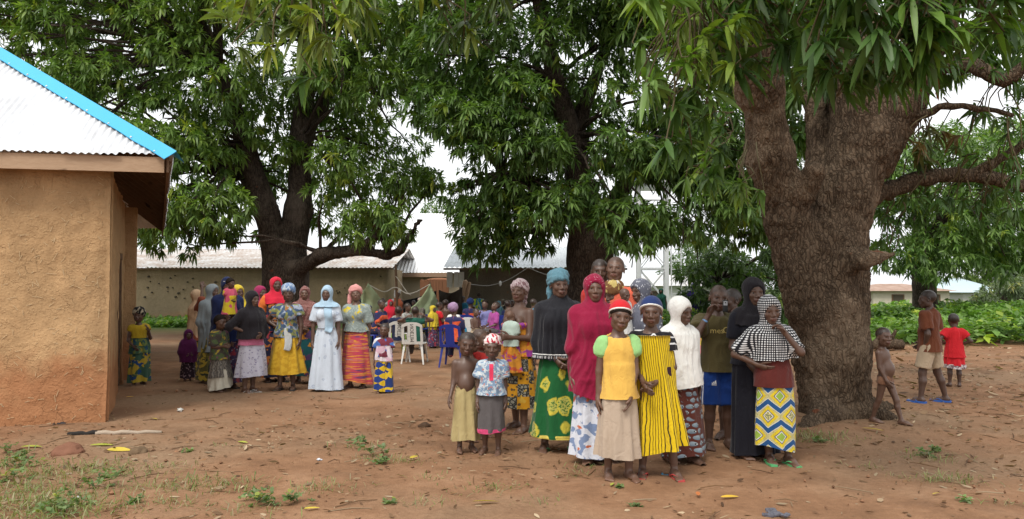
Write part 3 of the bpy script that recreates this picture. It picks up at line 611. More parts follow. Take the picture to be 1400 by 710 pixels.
def lumps_in(poly, n, Y0, dY, rp, rg, gap=0.0, gs=.012, front=0.0):
    """leafy boughs spread through a crown: centres and radii (metres)"""
    p = np.array(poly, float); out = []; lo, hi = p.min(0), p.max(0); got = []
    while len(got) < n:
        x = rg.uniform(lo[0], hi[0], 400); y = rg.uniform(lo[1], hi[1], 400); k = inpoly(x, y, poly)
        if gap: k &= vnoise(np.stack([x * gs, y * gs, 0 * x + 2.2], 1)) > gap - 1
        got += list(zip(x[k], y[k]))
    while len(got) < n * 8: got += got
    pts = []
    for i in range(n):
        best = None
        for (x, y) in [got[int(k)] for k in rg.integers(0, len(got), 7)]:
            d = rg.uniform(-dY, dY) if rg.random() > front else rg.uniform(-dY, -dY * .4); c = np.array([x, y, d / Y0 * FPX * .8])
            m = min([np.linalg.norm(c - q_) for q_ in pts], default=1e9)
            if best is None or m > best[0]: best = (m, x, y, d, c)
        _, x, y, d, c = best; pts.append(c); Y = Y0 + d; r = rg.uniform(rp[0], rp[1]) / FPX * Y0
        out.append((np.array(P3(x, y, Y)), np.array([r, r, r * rg.uniform(.55, .8)])))
    return out
def clear(lum, Y0, boxes):
    out = []
    for c, r in lum:
        px, py = 700 + c[0] / c[1] * FPX, 395 - (c[2] - CAM_H) / c[1] * FPX
        if not (c[1] < Y0 + .6 and any(a <= px <= b and e <= py <= g for a, b, e, g in boxes)): out.append((c, r))
    return out
def fill_lumps(lumps, n, rg, cen, shell=.55):
    w = np.array([l[1][0] ** 2 for l in lumps]); ix = rg.choice(len(lumps), n, p=w / w.sum()); C = np.array([l[0] for l in lumps])[ix]; Rr = np.array([l[1] for l in lumps])[ix]
    d = rg.normal(size=(n, 3)); d[:, 2] = d[:, 2] * .9 + .1; d /= np.linalg.norm(d, axis=1)[:, None]; rad = (shell + (1 - shell) * rg.random(n) ** .6)[:, None]
    P = C + d * Rr * rad; A = d * .8 + nrmrows(P - cen) * .5 + np.array([0, -.15, .15]); return P, A
def nrmrows(a): return a / (np.linalg.norm(a, axis=1)[:, None] + 1e-9)
def trunk_mesh(segs, h, amp=.05, k=.25, ext=()):
    P = np.array([q for s_ in segs for q in (s_[0], s_[1])]); r = max(max(s_[2], s_[3]) for s_ in segs); f = Field(P.min(0) - r - .3, P.max(0) + r + .3, h)
    for a, b, ra, rb in segs: f.cone(a, b, ra, rb, min(k, .8 * min(ra, rb) + .03))
    for fn in ext: fn(f)
    V, F = f.mesh(); V = relax(V, F, 1, .4); N = vnormals(V, F)
    if amp:
        d = amp * (1 - 1.8 * np.abs(vnoise(V * (5.5, 5.5, 1.5)))) + .55 * amp * (1 - 2 * np.abs(vnoise(V * (13, 13, 3.3) + 4))) + .25 * amp * vnoise(V * (26, 26, 12)) + .8 * amp * fbm(V * 1.7, 2); V = V + N * d[:, None]
    return V, F
def wild_limb(a, b, rg, sag=.1, n=9, wob=.12):
    a = np.array(a, float); b = np.array(b, float); L = np.linalg.norm(b - a); t = np.linspace(0, 1, n)[:, None]; p = a + (b - a) * t; w = np.cumsum(rg.normal(0, wob * L / n, (n, 3)), 0); w -= t * w[-1]; p += w; p[:, 2] += sag * L * np.sin(np.pi * t[:, 0]); return p
def tree(name, label, base, segs, lumps, nros, cols, leafL, nl, seed, bark=BARK_D, h=.10, amp=.03, tips=None, twr=(.055, .02), shell=.5, nb=None, wd=.23, group=None, ext=(), young=.05, twigs=0):
    rg = np.random.default_rng(seed); o = empty(name, base); tag(o, label, 'tree', group); b = np.array(base, float)
    V, F = trunk_mesh(segs, h, amp, ext=ext); tr = mk('trunk', V - b, F, bark, o)
    mb = MB(); tips = tips if tips is not None else [segs[-1][1]]
    for i, (c, r) in enumerate(lumps[:nb or len(lumps)]):
        t = min(tips, key=lambda q: np.linalg.norm(np.array(q) - c)); mb.tube(wild_limb(t, c, rg, .06), np.linspace(twr[0], twr[1], 9), 6)
    if twigs:
        P, A = fill_lumps(lumps, twigs, rg, b); 
        for i in range(twigs): mb.tube([P[i] - A[i] * .9, P[i] - A[i] * .35 + rg.normal(0, .06, 3), P[i]], [.015, .011, .006], 4, cap=False)
    if lumps:
        if mb.n: bo = mb.build('boughs', bark, o, smooth=True); bo.location = -Vector(b); bo['kind'] = 'stuff'
        cen = np.mean([l[0] for l in lumps], 0); P, A = fill_lumps(lumps, nros, rg, cen, shell)
        LS = leafL * rg.uniform(.75, 1.2, nros); fr = P[:, 1] < np.median(P[:, 1]); V, F4, F3, C = rosettes(P[fr], A[fr], LS[fr], nl, rg, np.array(cols), wd=wd, young=young)
        V2, G4, _, C2 = rosettes(P[~fr], A[~fr], LS[~fr] * 1.08, nl - 2, rg, np.array(cols), T=4, wd=wd * 1.1, young=young); F4 = np.concatenate([F4, G4 + len(V)]); V = np.concatenate([V, V2]); C = np.concatenate([C, C2])
        cr = mk('crown', V - b, [F4, F3], LEAF, o, False, col=C); cr['kind'] = 'stuff'
    return o
v3 = lambda px, py, Y: np.array(P3(px, py, Y))
GREENS = [(.118, .190, .036), (.145, .222, .042), (.085, .150, .032), (.180, .258, .055), (.122, .20, .050)]
# left mango
rg = np.random.default_rng(21); Y = 24.0; B0 = np.array([P3(388, 470, Y).x, Y, 0])
def q(px, py, d=0): return v3(px, py, Y + d)
segs = [(B0 + (0, 0, -.2), q(390, 375), .78, .68), (B0 + (0, 0, -.15), B0 + (0, 0, .5), 1.0, .72), (q(386, 385), q(364, 290, -.3), .42, .33), (q(364, 290, -.3), q(336, 200, -.6), .33, .27), (q(336, 200, -.6), q(300, 90, -1), .27, .18), (q(396, 385), q(408, 290, .2), .42, .36), (q(408, 290, .2), q(412, 190, .1), .36, .31), (q(412, 190, .1), q(420, 60, 0), .31, .22), (q(420, 60), q(430, -60), .26, .16), (q(410, 200), q(470, 90, 1), .24, .16),
        (q(402, 372, -.3), q(440, 348, -.9), .24, .19), (q(440, 348, -.9), q(490, 341, -1.2), .19, .16), (q(490, 341, -1.2), q(530, 350, -1.3), .15, .13), (q(530, 350, -1.3), q(548, 342, -1.4), .13, .10), (q(490, 341, -1.2), q(520, 320, -1.5), .15, .1), (q(548, 342, -1.4), q(575, 300, -1.6), .11, .07), (q(366, 290), q(330, 240, 1.5), .2, .13)]
poly = [(-120, -160), (575, -160), (590, -20), (560, 120), (545, 170), (590, 235), (610, 262), (560, 300), (548, 325), (500, 300), (455, 318), (420, 280), (385, 310), (345, 285), (300, 328), (205, 332), (180, 300), (-120, 200)]
lum = clear(lumps_in(poly, 225, Y, 3.6, (32, 54), rg, front=.45), Y, [(318, 440, 205, 400), (385, 432, 150, 240)])
lum += [(q(x, y, d), np.array([r, r, r * .6]) / FPX * Y) for x, y, r, d in ((460, 200, 46, 2.2), (500, 160, 46, 2.4), (530, 210, 42, 2), (480, 260, 44, 2.2), (535, 270, 36, 1.5), (450, 300, 36, 2.4), (505, 305, 34, 1.5), (560, 200, 34, 2), (440, 150, 44, 2.5), (400, 240, 40, 3), (350, 240, 44, 3), (300, 260, 40, 2.5), (340, 60, 50, 2.6), (300, 30, 48, 2.6), (375, 110, 44, 2.8), (60, 30, 50, 2.5), (120, 60, 50, 2.5), (330, 130, 44, 2.8), (470, 100, 46, 2.6), (545, 60, 46, 2.4), (215, 335, 24, -2), (255, 340, 18, -2.2), (560, 250, 36, -1.5), (595, 248, 24, -1.6), (520, 300, 28, -1.4), (440, 265, 28, -2), (548, 318, 22, -1.5), (365, 320, 22, 2.5), (305, 318, 26, -2), (470, 318, 22, -1))]
tree('mango_tree', 'big mango tree with forked trunk in front of the long grey building', B0, segs, lum, 16000, GREENS, .275, 10, 31, tips=[q(338, 200, -.6), q(300, 90, -1), q(412, 190), q(420, 60), q(470, 90, 1), q(440, 348, -.9), q(330, 240, 1.5), q(530, 345, -1.3)], twigs=350)
# middle mango
Y = 21.0; B0 = np.array([P3(808, 470, Y).x, Y, 0]); rg = np.random.default_rng(22)
segs = [(B0 + (0, 0, -.2), q(806, 350), .68, .58), (B0 + (0, 0, -.15), B0 + (0, 0, .4), .9, .62), (q(803, 352), q(795, 285, -.1), .48, .36), (q(795, 285, -.1), q(783, 190, -.4), .36, .30), (q(783, 190, -.4), q(758, 110, -.8), .30, .22), (q(758, 110, -.8), q(735, -10, -1), .22, .15), (q(812, 350), q(835, 290, .5), .42, .32), (q(835, 290, .5), q(880, 200, .8), .26, .16), (q(783, 190), q(830, 60, 0), .22, .14), (q(800, 320, -.2), q(730, 255, -1), .16, .12), (q(730, 255, -1), q(690, 240, -1.2), .11, .08), (q(690, 240, -1.2), q(625, 262, -1.4), .09, .05)]
poly = [(570, -160), (1090, -160), (1080, 330), (1040, 330), (985, 300), (930, 320), (880, 315), (850, 330), (830, 290), (800, 300), (755, 320), (735, 300), (700, 325), (650, 335), (618, 330), (640, 270), (690, 235), (700, 200), (640, 195), (575, 150)]
lum = clear(lumps_in(poly, 190, Y, 3.2, (32, 54), rg, front=.5), Y, [(770, 830, 295, 400), (755, 800, 150, 240)]); lum = clear(lum, 99, [(888, 925, 240, 292), (842, 866, 228, 262)])
lum += [(q(x, y, d), np.array([r, r, r * .6]) / FPX * Y) for x, y, r, d in ((650, 240, 26, -1.2), (640, 330, 24, -1.5), (665, 318, 28, -1.6), (700, 330, 22, -1.5), (622, 265, 22, -1.4), (740, 335, 18, -1.6), (728, 345, 10, -1.7), (870, 320, 30, -1.8), (770, 270, 36, -2.6), (735, 205, 40, -3), (850, 200, 40, -3), (830, 300, 26, -2.2), (960, 240, 34, -2), (1000, 285, 44, -1), (1045, 310, 40, 0), (905, 310, 26, -2))]
tree('mango_tree', 'big dense mango tree behind the two men in red', B0, segs, lum, 14000, [(.078, .140, .032), (.098, .168, .038), (.060, .114, .028), (.124, .200, .050)], .26, 10, 32, tips=[q(783, 190, -.4), q(758, 110, -.8), q(735, -10, -1), q(880, 200, .8), q(830, 60), q(690, 240, -1.2)], twigs=350)
# background mango on the right, smaller trees and thickets
Y = 33.0; B0 = np.array([P3(1264, 410, Y).x, Y, 0]); rg = np.random.default_rng(23)
segs = [(B0 + (0, 0, -.2), q(1264, 370), .50, .45), (q(1264, 370), q(1255, 250), .4, .25), (q(1264, 370), q(1300, 260), .3, .2)]
poly = [(1190, 210), (1300, 160), (1345, 190), (1420, 165), (1440, 350), (1370, 355), (1330, 330), (1300, 372), (1262, 358), (1215, 385), (1195, 350), (1180, 300)]
lum = lumps_in(poly, 60, Y, 3.5, (26, 46), rg, front=.4)
tree('mango_tree', 'mid green mango tree with dark trunk standing in the weed field', B0, segs, lum, 3600, [(.10, .18, .038), (.125, .21, .045), (.078, .145, .033), (.15, .235, .065)], .34, 9, 33, tips=[q(1255, 250), q(1300, 260)])
def small_tree(label, px, Y, poly, nl_, nr, cols, seed, leafL=.4, rp=(16, 30), nleaf=8):
    rg = np.random.default_rng(seed); base = np.array([P3(px, 400, Y).x, Y, 0]); cy = np.mean([p_[1] for p_ in poly]); top = np.array(P3(px, cy, Y)); lum = lumps_in(poly, nl_, Y, 2.2, rp, rg, front=.4)
    tree('green_tree', label, base, [(base + (0, 0, -.2), base * .4 + top * .6, .28, .2), (base * .4 + top * .6, top, .2, .1)], lum, nr, cols, leafL, nleaf, seed, h=.09, tips=[top, base * .4 + top * .6], twr=(.07, .02), group='trees beyond the compound')
PALE = [(.085, .140, .040), (.105, .165, .055), (.07, .12, .035)]
small_tree('round green tree behind the white house beyond the water tower', 955, 60, [(925, 345), (950, 332), (985, 345), (995, 400), (920, 405)], 16, 900, PALE, 41, .5)
small_tree('loose light green bush tree beside the purple-veiled woman', 985, 27, [(940, 372), (985, 350), (1030, 345), (1075, 330), (1080, 440), (960, 440), (945, 420)], 34, 1700, [(.075, .135, .03), (.095, .16, .04), (.06, .11, .026)], 42, .26, (13, 24))
small_tree('feathery pale green tree behind the pale blue-roofed far house', 1365, 70, [(1300, 330), (1345, 300), (1420, 310), (1420, 400), (1310, 398)], 26, 1500, [(.115, .165, .045), (.13, .185, .06), (.09, .14, .04)], 43, .55)
small_tree('grey-green round shrub in front of the pale blue-roofed far house', 1372, 44, [(1335, 400), (1360, 385), (1420, 382), (1420, 420), (1340, 420)], 14, 900, [(.13, .17, .085), (.16, .20, .11)], 44, .28, (10, 18))
small_tree('dark green tree standing far behind the mud house', 30, 55, [(-60, 120), (120, 100), (200, 250), (230, 330), (150, 350), (-60, 340)], 26, 1400, GREENS, 45, .5)
small_tree('pale tree top above the white roofs far behind', 625, 75, [(590, 290), (640, 282), (660, 320), (590, 330)], 10, 500, PALE, 46, .6)

# the near mango: trunk, limbs and hanging boughs
TB = np.array([TRX, TRY, float(gz(TRX, TRY))])
n3 = lambda px, py, Y=9.05: v3(px, py, Y)
gr = lambda px, py, z=.04: np.array(G(px, py)) + np.array([0, 0, z])
segs = [(n3(1144, 590), n3(1136, 480), .36, .39), (n3(1136, 480), n3(1131, 420), .39, .43), (n3(1134, 420), n3(1133, 330), .41, .40), (n3(1133, 330), n3(1152, 270), .36, .35), (n3(1152, 270), n3(1180, 190), .34, .30), (n3(1180, 190), n3(1175, 90, 9.1), .35, .30), (n3(1175, 90, 9.1), n3(1150, -80, 9.1), .30, .22), (n3(1188, 215), n3(1224, 150), .28, .25), (n3(1222, 150), n3(1275, 40, 8.8), .28, .2), (n3(1275, 40, 8.8), n3(1330, -90, 8.3), .2, .14),
        (n3(1106, 420, 8.95), n3(1078, 300, 8.95), .25, .25), (n3(1078, 300, 8.95), n3(1052, 215, 8.8), .245, .24), (n3(1052, 215, 8.8), n3(1040, 120, 8.6), .24, .22), (n3(1036, 120, 8.6), n3(1000, -60, 8.0), .25, .17), (n3(1130, 200, 9.5), n3(1110, 90, 9.9), .18, .14), (n3(1120, 280, 9.3), n3(1128, 180, 9.5), .20, .16),
        # root flare
        (n3(1146, 565), n3(1148, 600), .36, .44), (n3(1160, 560, 8.9), gr(1208, 573, .02), .22, .07), (gr(1202, 574, .03), gr(1238, 573, -.02), .07, .03), (n3(1140, 560, 8.9), gr(1098, 584, -.03), .2, .05), (n3(1160, 560), n3(1215, 562, 9.6), .22, .08),
        # broken stub
        (n3(1150, 362, 8.72), n3(1178, 356, 8.52), .10, .085), (n3(1178, 356, 8.52), n3(1196, 352, 8.46), .08, .055), (n3(1196, 352, 8.46), n3(1223, 348, 8.42), .048, .022), (n3(1165, 350, 8.62), n3(1180, 343, 8.5), .06, .03),
        # burr in the fork
        (n3(1098, 262, 8.7), n3(1112, 236, 8.62), .15, .10)]
def hollows(f): f.ell(n3(1070, 480, 8.40), (.05, .05, .6), .12, 'sub'); f.cone(n3(1108, 262, 8.50), n3(1092, 380, 8.56), .10, .10, .14, 'sub'); f.cone(n3(1092, 380, 8.56), n3(1084, 520, 8.62), .10, .05, .14, 'sub')
near_t = empty('mango_tree', TB); tag(near_t, 'massive old mango trunk with a broken stub and boughs hanging over the group', 'tree')
V, F = trunk_mesh(segs, .027, .018, .10, ext=(hollows,)); N_ = vnormals(V, F); w_ = V + .03 * np.stack([fbm(V * 7, 2), fbm(V * 7 + 9, 2), fbm(V * 5 + 4, 2)], 1); V = V + N_ * (.014 * np.clip(1 - 3.2 * np.abs(vnoise(w_ * (17, 17, 5.5))), -1, 1) + .008 * vnoise(V * (34, 34, 20)))[:, None]; mk('trunk', V - TB, F, BARK, near_t)
rgN = np.random.default_rng(77)
def limb(pts, r0, r1, n=22, name='limb', amp=.012):
    p = smoothpath(pts, n); p += rgN.normal(0, amp, p.shape); mb = MB(); mb.tube(p, np.linspace(r0, r1, n) * (1 + .10 * np.sin(np.arange(n) * 1.9)), 10); o = mb.build(name, BARK, near_t, smooth=True); o.location = -Vector(TB); return p
LIMBS = [limb([n3(1180, 275, 9.2), n3(1225, 255, 9.3), n3(1268, 243, 9.3), n3(1330, 240, 9.3), n3(1430, 262, 9.2)], .12, .075),
         limb([n3(1325, 240, 9.3), n3(1362, 222, 9.2), n3(1420, 180, 9.0)], .07, .04, 12),
         limb([n3(1225, 165, 9), n3(1262, 156, 8.8), n3(1300, 144, 8.6), n3(1340, 150, 8.5), n3(1385, 156, 8.4)], .055, .025, 16),
         limb([n3(1250, 95, 8.9), n3(1330, 90, 8.4), n3(1372, 110, 8.2), n3(1440, 60, 8.0)], .10, .06, 16),
         limb([n3(1000, -60, 8.0), n3(920, -150, 7.2), n3(760, -190, 6.8), n3(560, -150, 6.6), n3(420, -90, 6.4)], .15, .05, 30),
         limb([n3(1150, -80, 9.1), n3(1120, -220, 7.5), n3(1130, -240, 5.8), n3(1150, -160, 4.6)], .18, .06, 22),
         limb([n3(1330, -90, 8.3), n3(1350, -190, 6.8), n3(1330, -170, 5.2), n3(1320, -120, 4.4)], .13, .05, 22),
         limb([n3(1000, -60, 8.0), n3(985, -150, 7.0), n3(960, -120, 6.2), n3(940, -60, 5.8)], .12, .05, 20)]
ATT = np.concatenate(LIMBS[3:] + [np.array([n3(1030, 120, 8.6), n3(1000, -60, 8.0)])])
DK = [(.044, .096, .020), (.058, .118, .025), (.074, .140, .030)]; LT = [(.150, .240, .036), (.115, .205, .034), (.185, .265, .042), (.13, .22, .05)]; YG = [(.18, .24, .03), (.22, .26, .035), (.14, .21, .035), (.15, .20, .06)]  # LT: brighter greens, light on the left boughs put into leaf colour
NEAR = []   # P, A, L, colour
def spray(poly, n, Y0, dY, L, cols, dens=1, gap=0):
    pts = np.array(poly, float); lo, hi = pts.min(0), pts.max(0); k = 0
    while k < n:
        x, y = rgN.uniform(lo[0], hi[0]), rgN.uniform(lo[1], hi[1])
        if not inpoly(np.array([x]), np.array([y]), poly)[0]: continue
        if gap and vnoise(np.array([x * .017, y * .017, 9.1])) < gap: continue
        Y = Y0 + rgN.uniform(-dY, dY); p = np.array(P3(x, y, Y)); NEAR.append((p, np.array([rgN.normal(0, .6), -.45 + rgN.normal(0, .45), -.12 + rgN.normal(0, .4)]), L * rgN.uniform(.75, 1.15), cols[rgN.integers(len(cols))])); k += 1
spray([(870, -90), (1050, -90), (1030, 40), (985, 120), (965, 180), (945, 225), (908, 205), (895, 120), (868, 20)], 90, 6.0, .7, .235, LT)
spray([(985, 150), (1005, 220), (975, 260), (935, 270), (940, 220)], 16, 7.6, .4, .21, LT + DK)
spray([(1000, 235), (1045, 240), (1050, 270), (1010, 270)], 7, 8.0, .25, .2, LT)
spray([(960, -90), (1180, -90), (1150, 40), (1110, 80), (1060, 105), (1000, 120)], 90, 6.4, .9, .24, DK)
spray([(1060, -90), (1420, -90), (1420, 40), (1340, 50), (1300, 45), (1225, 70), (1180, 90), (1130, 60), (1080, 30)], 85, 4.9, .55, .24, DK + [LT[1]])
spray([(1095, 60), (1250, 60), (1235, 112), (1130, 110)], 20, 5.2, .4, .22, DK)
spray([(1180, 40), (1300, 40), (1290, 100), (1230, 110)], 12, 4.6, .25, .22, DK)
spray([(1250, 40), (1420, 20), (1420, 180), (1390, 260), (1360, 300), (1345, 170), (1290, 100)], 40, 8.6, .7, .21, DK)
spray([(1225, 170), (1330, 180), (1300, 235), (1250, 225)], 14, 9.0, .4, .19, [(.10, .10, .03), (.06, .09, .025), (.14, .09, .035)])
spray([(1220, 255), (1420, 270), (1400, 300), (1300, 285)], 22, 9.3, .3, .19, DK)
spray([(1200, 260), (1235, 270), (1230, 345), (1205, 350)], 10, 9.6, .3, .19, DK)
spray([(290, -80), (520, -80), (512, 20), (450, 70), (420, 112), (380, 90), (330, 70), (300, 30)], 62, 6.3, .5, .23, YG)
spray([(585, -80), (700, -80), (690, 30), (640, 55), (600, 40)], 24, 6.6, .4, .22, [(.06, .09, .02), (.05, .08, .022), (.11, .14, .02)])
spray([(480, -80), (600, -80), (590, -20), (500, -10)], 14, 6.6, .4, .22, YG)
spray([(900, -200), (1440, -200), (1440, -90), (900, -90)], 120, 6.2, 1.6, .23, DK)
P = np.array([a[0] for a in NEAR]); A = np.array([a[1] for a in NEAR]); LN = np.array([a[2] for a in NEAR]); CN = np.array([a[3] for a in NEAR])
order = np.argsort(P[:, 1] + 100 * ((CAM_H + (P[:, 2] - CAM_H)) / P[:, 1] > .52))        # nearest whorls in view first
P, A, LN, CN = P[order], A[order], LN[order], CN[order]
crown = empty('crown'); crown.parent = near_t; crown.location = -Vector(TB)
# twigs from the nearest limb to each whorl
mb = MB()
for p, a in zip(P, A):
    t = ATT[np.argmin(np.linalg.norm(ATT - p, axis=1) + .6 * np.maximum(0, p[2] - ATT[:, 2]))]; d = t - p; L = min(np.linalg.norm(d), rgN.uniform(.25, .7)); e = p - nrm_(a) * .02; s0 = p + nrm_(d) * L; s0[2] = max(s0[2], p[2] + .1)
    md = (e + s0) / 2 + np.array([rgN.normal(0, .05), rgN.normal(0, .05), .12 * L]); mb.tube(smoothpath([s0, md, e - nrm_(a) * .12, e], 7), np.linspace(.009, .004, 7), 5, cap=False, c=(1, 1, 1))
TWIG = plain('twig', (.12, .10, .055), .8, .2, .2, 12); tw_ = mb.build('twigs', TWIG, crown, smooth=True); tw_['kind'] = 'stuff'
nl = 12; K = 26                                                                             # K whorls as single leaves, the rest joined
def whorl_frames(P, A, L, C, nl):
    n = len(P); A_, u, v = orient(A); th = np.arange(nl)[None] * 2.399 + rgN.uniform(0, 6.28, (n, 1)); sp = rgN.uniform(.35, 1.45, (n, nl)); D = A_[:, None] * np.cos(sp)[..., None] + (u[:, None] * np.cos(th)[..., None] + v[:, None] * np.sin(th)[..., None]) * np.sin(sp)[..., None]; D[..., 2] -= .28
    B = P[:, None] - A_[:, None] * (rgN.uniform(0, .10, (n, nl)))[..., None]; LL = L[:, None] * rgN.uniform(.6, 1.12, (n, nl)); Cc = C[:, None] * rgN.uniform(.75, 1.25, (n, nl, 1)); return B.reshape(-1, 3), nrmrows(D.reshape(-1, 3)), LL.ravel(), Cc.reshape(-1, 3)
B, D, LL, Cc = whorl_frames(P[K:], A[K:], LN[K:], CN[K:], nl); V, F4, F3, m = leaves_np(B, D, LL, .195 * rgN.uniform(.8, 1.2, len(B)), .42 * rgN.uniform(.3, 1.6, len(B)), 14, rgN.normal(0, .5, len(B)))
o = mk('foliage', V, [F4, F3], LEAF, crown, True, col=np.repeat(Cc, m, 0)); o['kind'] = 'stuff'
# dark inner foliage between the limbs, farther than the whorls above
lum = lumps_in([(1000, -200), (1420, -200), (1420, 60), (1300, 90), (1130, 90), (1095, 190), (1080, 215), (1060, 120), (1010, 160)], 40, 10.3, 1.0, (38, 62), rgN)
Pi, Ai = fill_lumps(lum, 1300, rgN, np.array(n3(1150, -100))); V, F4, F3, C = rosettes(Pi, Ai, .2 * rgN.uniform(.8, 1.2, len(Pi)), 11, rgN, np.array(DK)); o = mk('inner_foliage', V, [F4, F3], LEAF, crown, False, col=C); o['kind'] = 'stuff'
# single leaves of the nearest whorls
B, D, LL, Cc = whorl_frames(P[:K], A[:K], LN[:K], CN[:K], nl); var = []
for i in range(14):
    V, F4, F3, m = leaves_np(np.zeros((1, 3)), np.array([[1.0, 0, 0]]), np.array([1.0]), np.array([.195 * rgN.uniform(.85, 1.15)]), np.array([rgN.uniform(.05, .6)]), 14, np.array([0.0]))
    me = mesh_np('leaf', V, [F4, F3], True, col=np.tile(np.array((DK + [LT[1]])[i % 4]) * rgN.uniform(.85, 1.25), (m, 1))); me.materials.append(LEAF); var.append(me)
for i in range(len(B)):
    d = Vector(D[i]); up = Vector((0, 0, 1)); sx = d.cross(up).normalized(); nz = sx.cross(d); rot = Matrix((d, -sx, nz)).transposed() @ Matrix.Rotation(rgN.normal(0, .45), 3, 'X')
    o = bpy.data.objects.new('leaf', var[i % 14]); o.matrix_basis = Matrix.Translation(B[i]) @ rot.to_4x4() @ Matrix.Scale(LL[i], 4); link(o, crown)
# a few dead leaves hanging in the boughs
for (px, py, Y_) in ((1268, 105, 4.9), (1278, 118, 4.92), (1274, 92, 4.95), (1255, 108, 4.9)):
    V, F4, F3, m = leaves_np(np.array([v3(px, py - 25, Y_)]), np.array([[.1, 0, -1.0]]), np.array([.2]), np.array([.17]), np.array([.1]), 14, np.array([rgN.uniform(0, 3)])); V = V + .012 * vnoise(V * 40)[:, None]; mk('dead_leaf', V, [F4, F3], LITTER, crown, True, col=np.tile([.22, .075, .025], (len(V), 1)))
# ------------------------------------------------------------------ people
def skin_mat():
    s = M_('skin', .52, .5); c = s.attr('Col', 0); v = s.obj()
    n = s.noise(v, 9, 4); c = s.mix(.35, c, s.mix(n, (.75, .70, .68), (1.25, 1.22, 1.18)), 'MULTIPLY')
    return s.fin(c, rough=s.math('MULTIPLY_ADD', s.noise(v, 30, 2), .22, .34), normal=s.bump(s.noise(v, 220, 2), .12, .002))
SKIN = skin_mat()
def head_mesh(seed, res, child, male):
    """unit head (chin -.5, crown +.5), face towards -Y, neck stub included"""
    r = np.random.default_rng(seed); j = lambda a: r.uniform(-a, a)
    f = Field((-.5, -.62, -.95), (.5, .62, .62), res)
    jw = (.155 if not male else .175) + j(.012) - .02 * child; nw = 1 + j(.18); lp = 1 + j(.15)
    f.ell((0, .06, .13), (.335 + j(.01) + .02 * child, .40, .37), .03)
    f.ell((0, -.08, -.10), (.275 + j(.012) + .02 * child, .29, .35), .08)
    f.ell((0, -.20, -.385 + .02 * child), (jw, .14, .115), .09)
    for q in (-1, 1):
        f.ell((q * .19, -.03, -.28), (.08, .14, .14), .10)                       # jaw angle
        f.ell((q * .165, -.245, -.10), (.10, .09, .09), .07)                     # cheek
        f.ell((q * .345, .04, -.03), (.035, .085, .125), .03)                    # ear
        f.ell((q * .365, .02, -.02), (.025, .045, .075), .02, 'sub')
    f.cone((-.15, -.325, .085), (.15, -.325, .085), .055, .055, .07)              # brow
    for q in (-1, 1):
        f.ell((q * .142, -.43, .005), (.085, .085, .058), .05, 'sub')             # socket
    f.cone((0, -.345, .06), (0, -.43, -.115), .032, .05 * nw ** .5, .05)          # nose
    for q in (-1, 1): f.ell((q * .058 * nw, -.395, -.145), (.045, .05, .038), .025)
    f.ell((0, -.345, -.265), (.13, .07, .075), .05)                               # muzzle
    f.cone((-.095, -.365, -.268), (0, -.415, -.245), .018, .030 * lp, .012); f.cone((.095, -.365, -.268), (0, -.415, -.245), .018, .030 * lp, .012)
    f.cone((-.085, -.36, -.285), (0, -.405, -.305), .018, .034 * lp, .012); f.cone((.085, -.36, -.285), (0, -.405, -.305), .018, .034 * lp, .012)
    f.ell((0, -.43, -.276), (.10, .05, .006), .008, 'sub')                        # mouth line
    for q in (-1, 1):
        f.cone((q * .085, -.335, .028), (q * .145, -.352, .045), .016, .018, .015); f.cone((q * .145, -.352, .045), (q * .215, -.31, .018), .018, .014, .015)
        f.cone((q * .09, -.335, -.03), (q * .205, -.315, -.025), .015, .013, .02)
    nr = .185 if male else .165 - .02 * child
    f.cone((0, .06, -.22), (0, .13, -.80), nr, nr * 1.02, .06)
    V, F = f.mesh(); V = relax(V, F, 1, .4)
    C = np.ones((len(V), 3))
    lip = np.exp(-(((V[:, 0]) / .105) ** 4 + ((V[:, 2] + .277) / .062) ** 4)) * (V[:, 1] < -.345)
    C = C * (1 - lip[:, None]) + lip[:, None] * np.array([1.25, .88, .92])
    cr = np.exp(-((V[:, 2] + .276) / .012) ** 2) * (np.abs(V[:, 0]) < .095) * (V[:, 1] < -.33)
    C *= (1 - .55 * cr)[:, None]
    for q in (-1, 1):                                                            # eyebrows
        b = np.exp(-(((V[:, 2] - .105 - .02 * np.cos((V[:, 0] - q * .15) * 14)) / .022) ** 2)) * (np.abs(V[:, 0] - q * .15) < .085) * (V[:, 1] < -.2)
        C *= (1 - .62 * b)[:, None]
    return V, F, C
def eye_mesh():
    nu, nv = 12, 8; V = []; C = []
    for i in range(nv + 1):
        th = math.pi * i / nv * .55
        for k in range(nu):
            a = 2 * math.pi * k / nu; V.append((math.sin(th) * math.cos(a), -math.cos(th), math.sin(th) * math.sin(a)))
            t = math.degrees(th); C.append((.012, .008, .006) if t < 43 else (.46, .42, .38))
    F = [(i * nu + k, i * nu + (k + 1) % nu, (i + 1) * nu + (k + 1) % nu, (i + 1) * nu + k) for i in range(nv) for k in range(nu)]
    return np.array(V), np.array(F)[:, ::-1], np.array(C)
EYE = eye_mesh()
_heads = {}
def lerp(a, b, t): return a + (b - a) * t
def nrm(v): v = np.asarray(v, float); return v / (np.linalg.norm(v) + 1e-12)
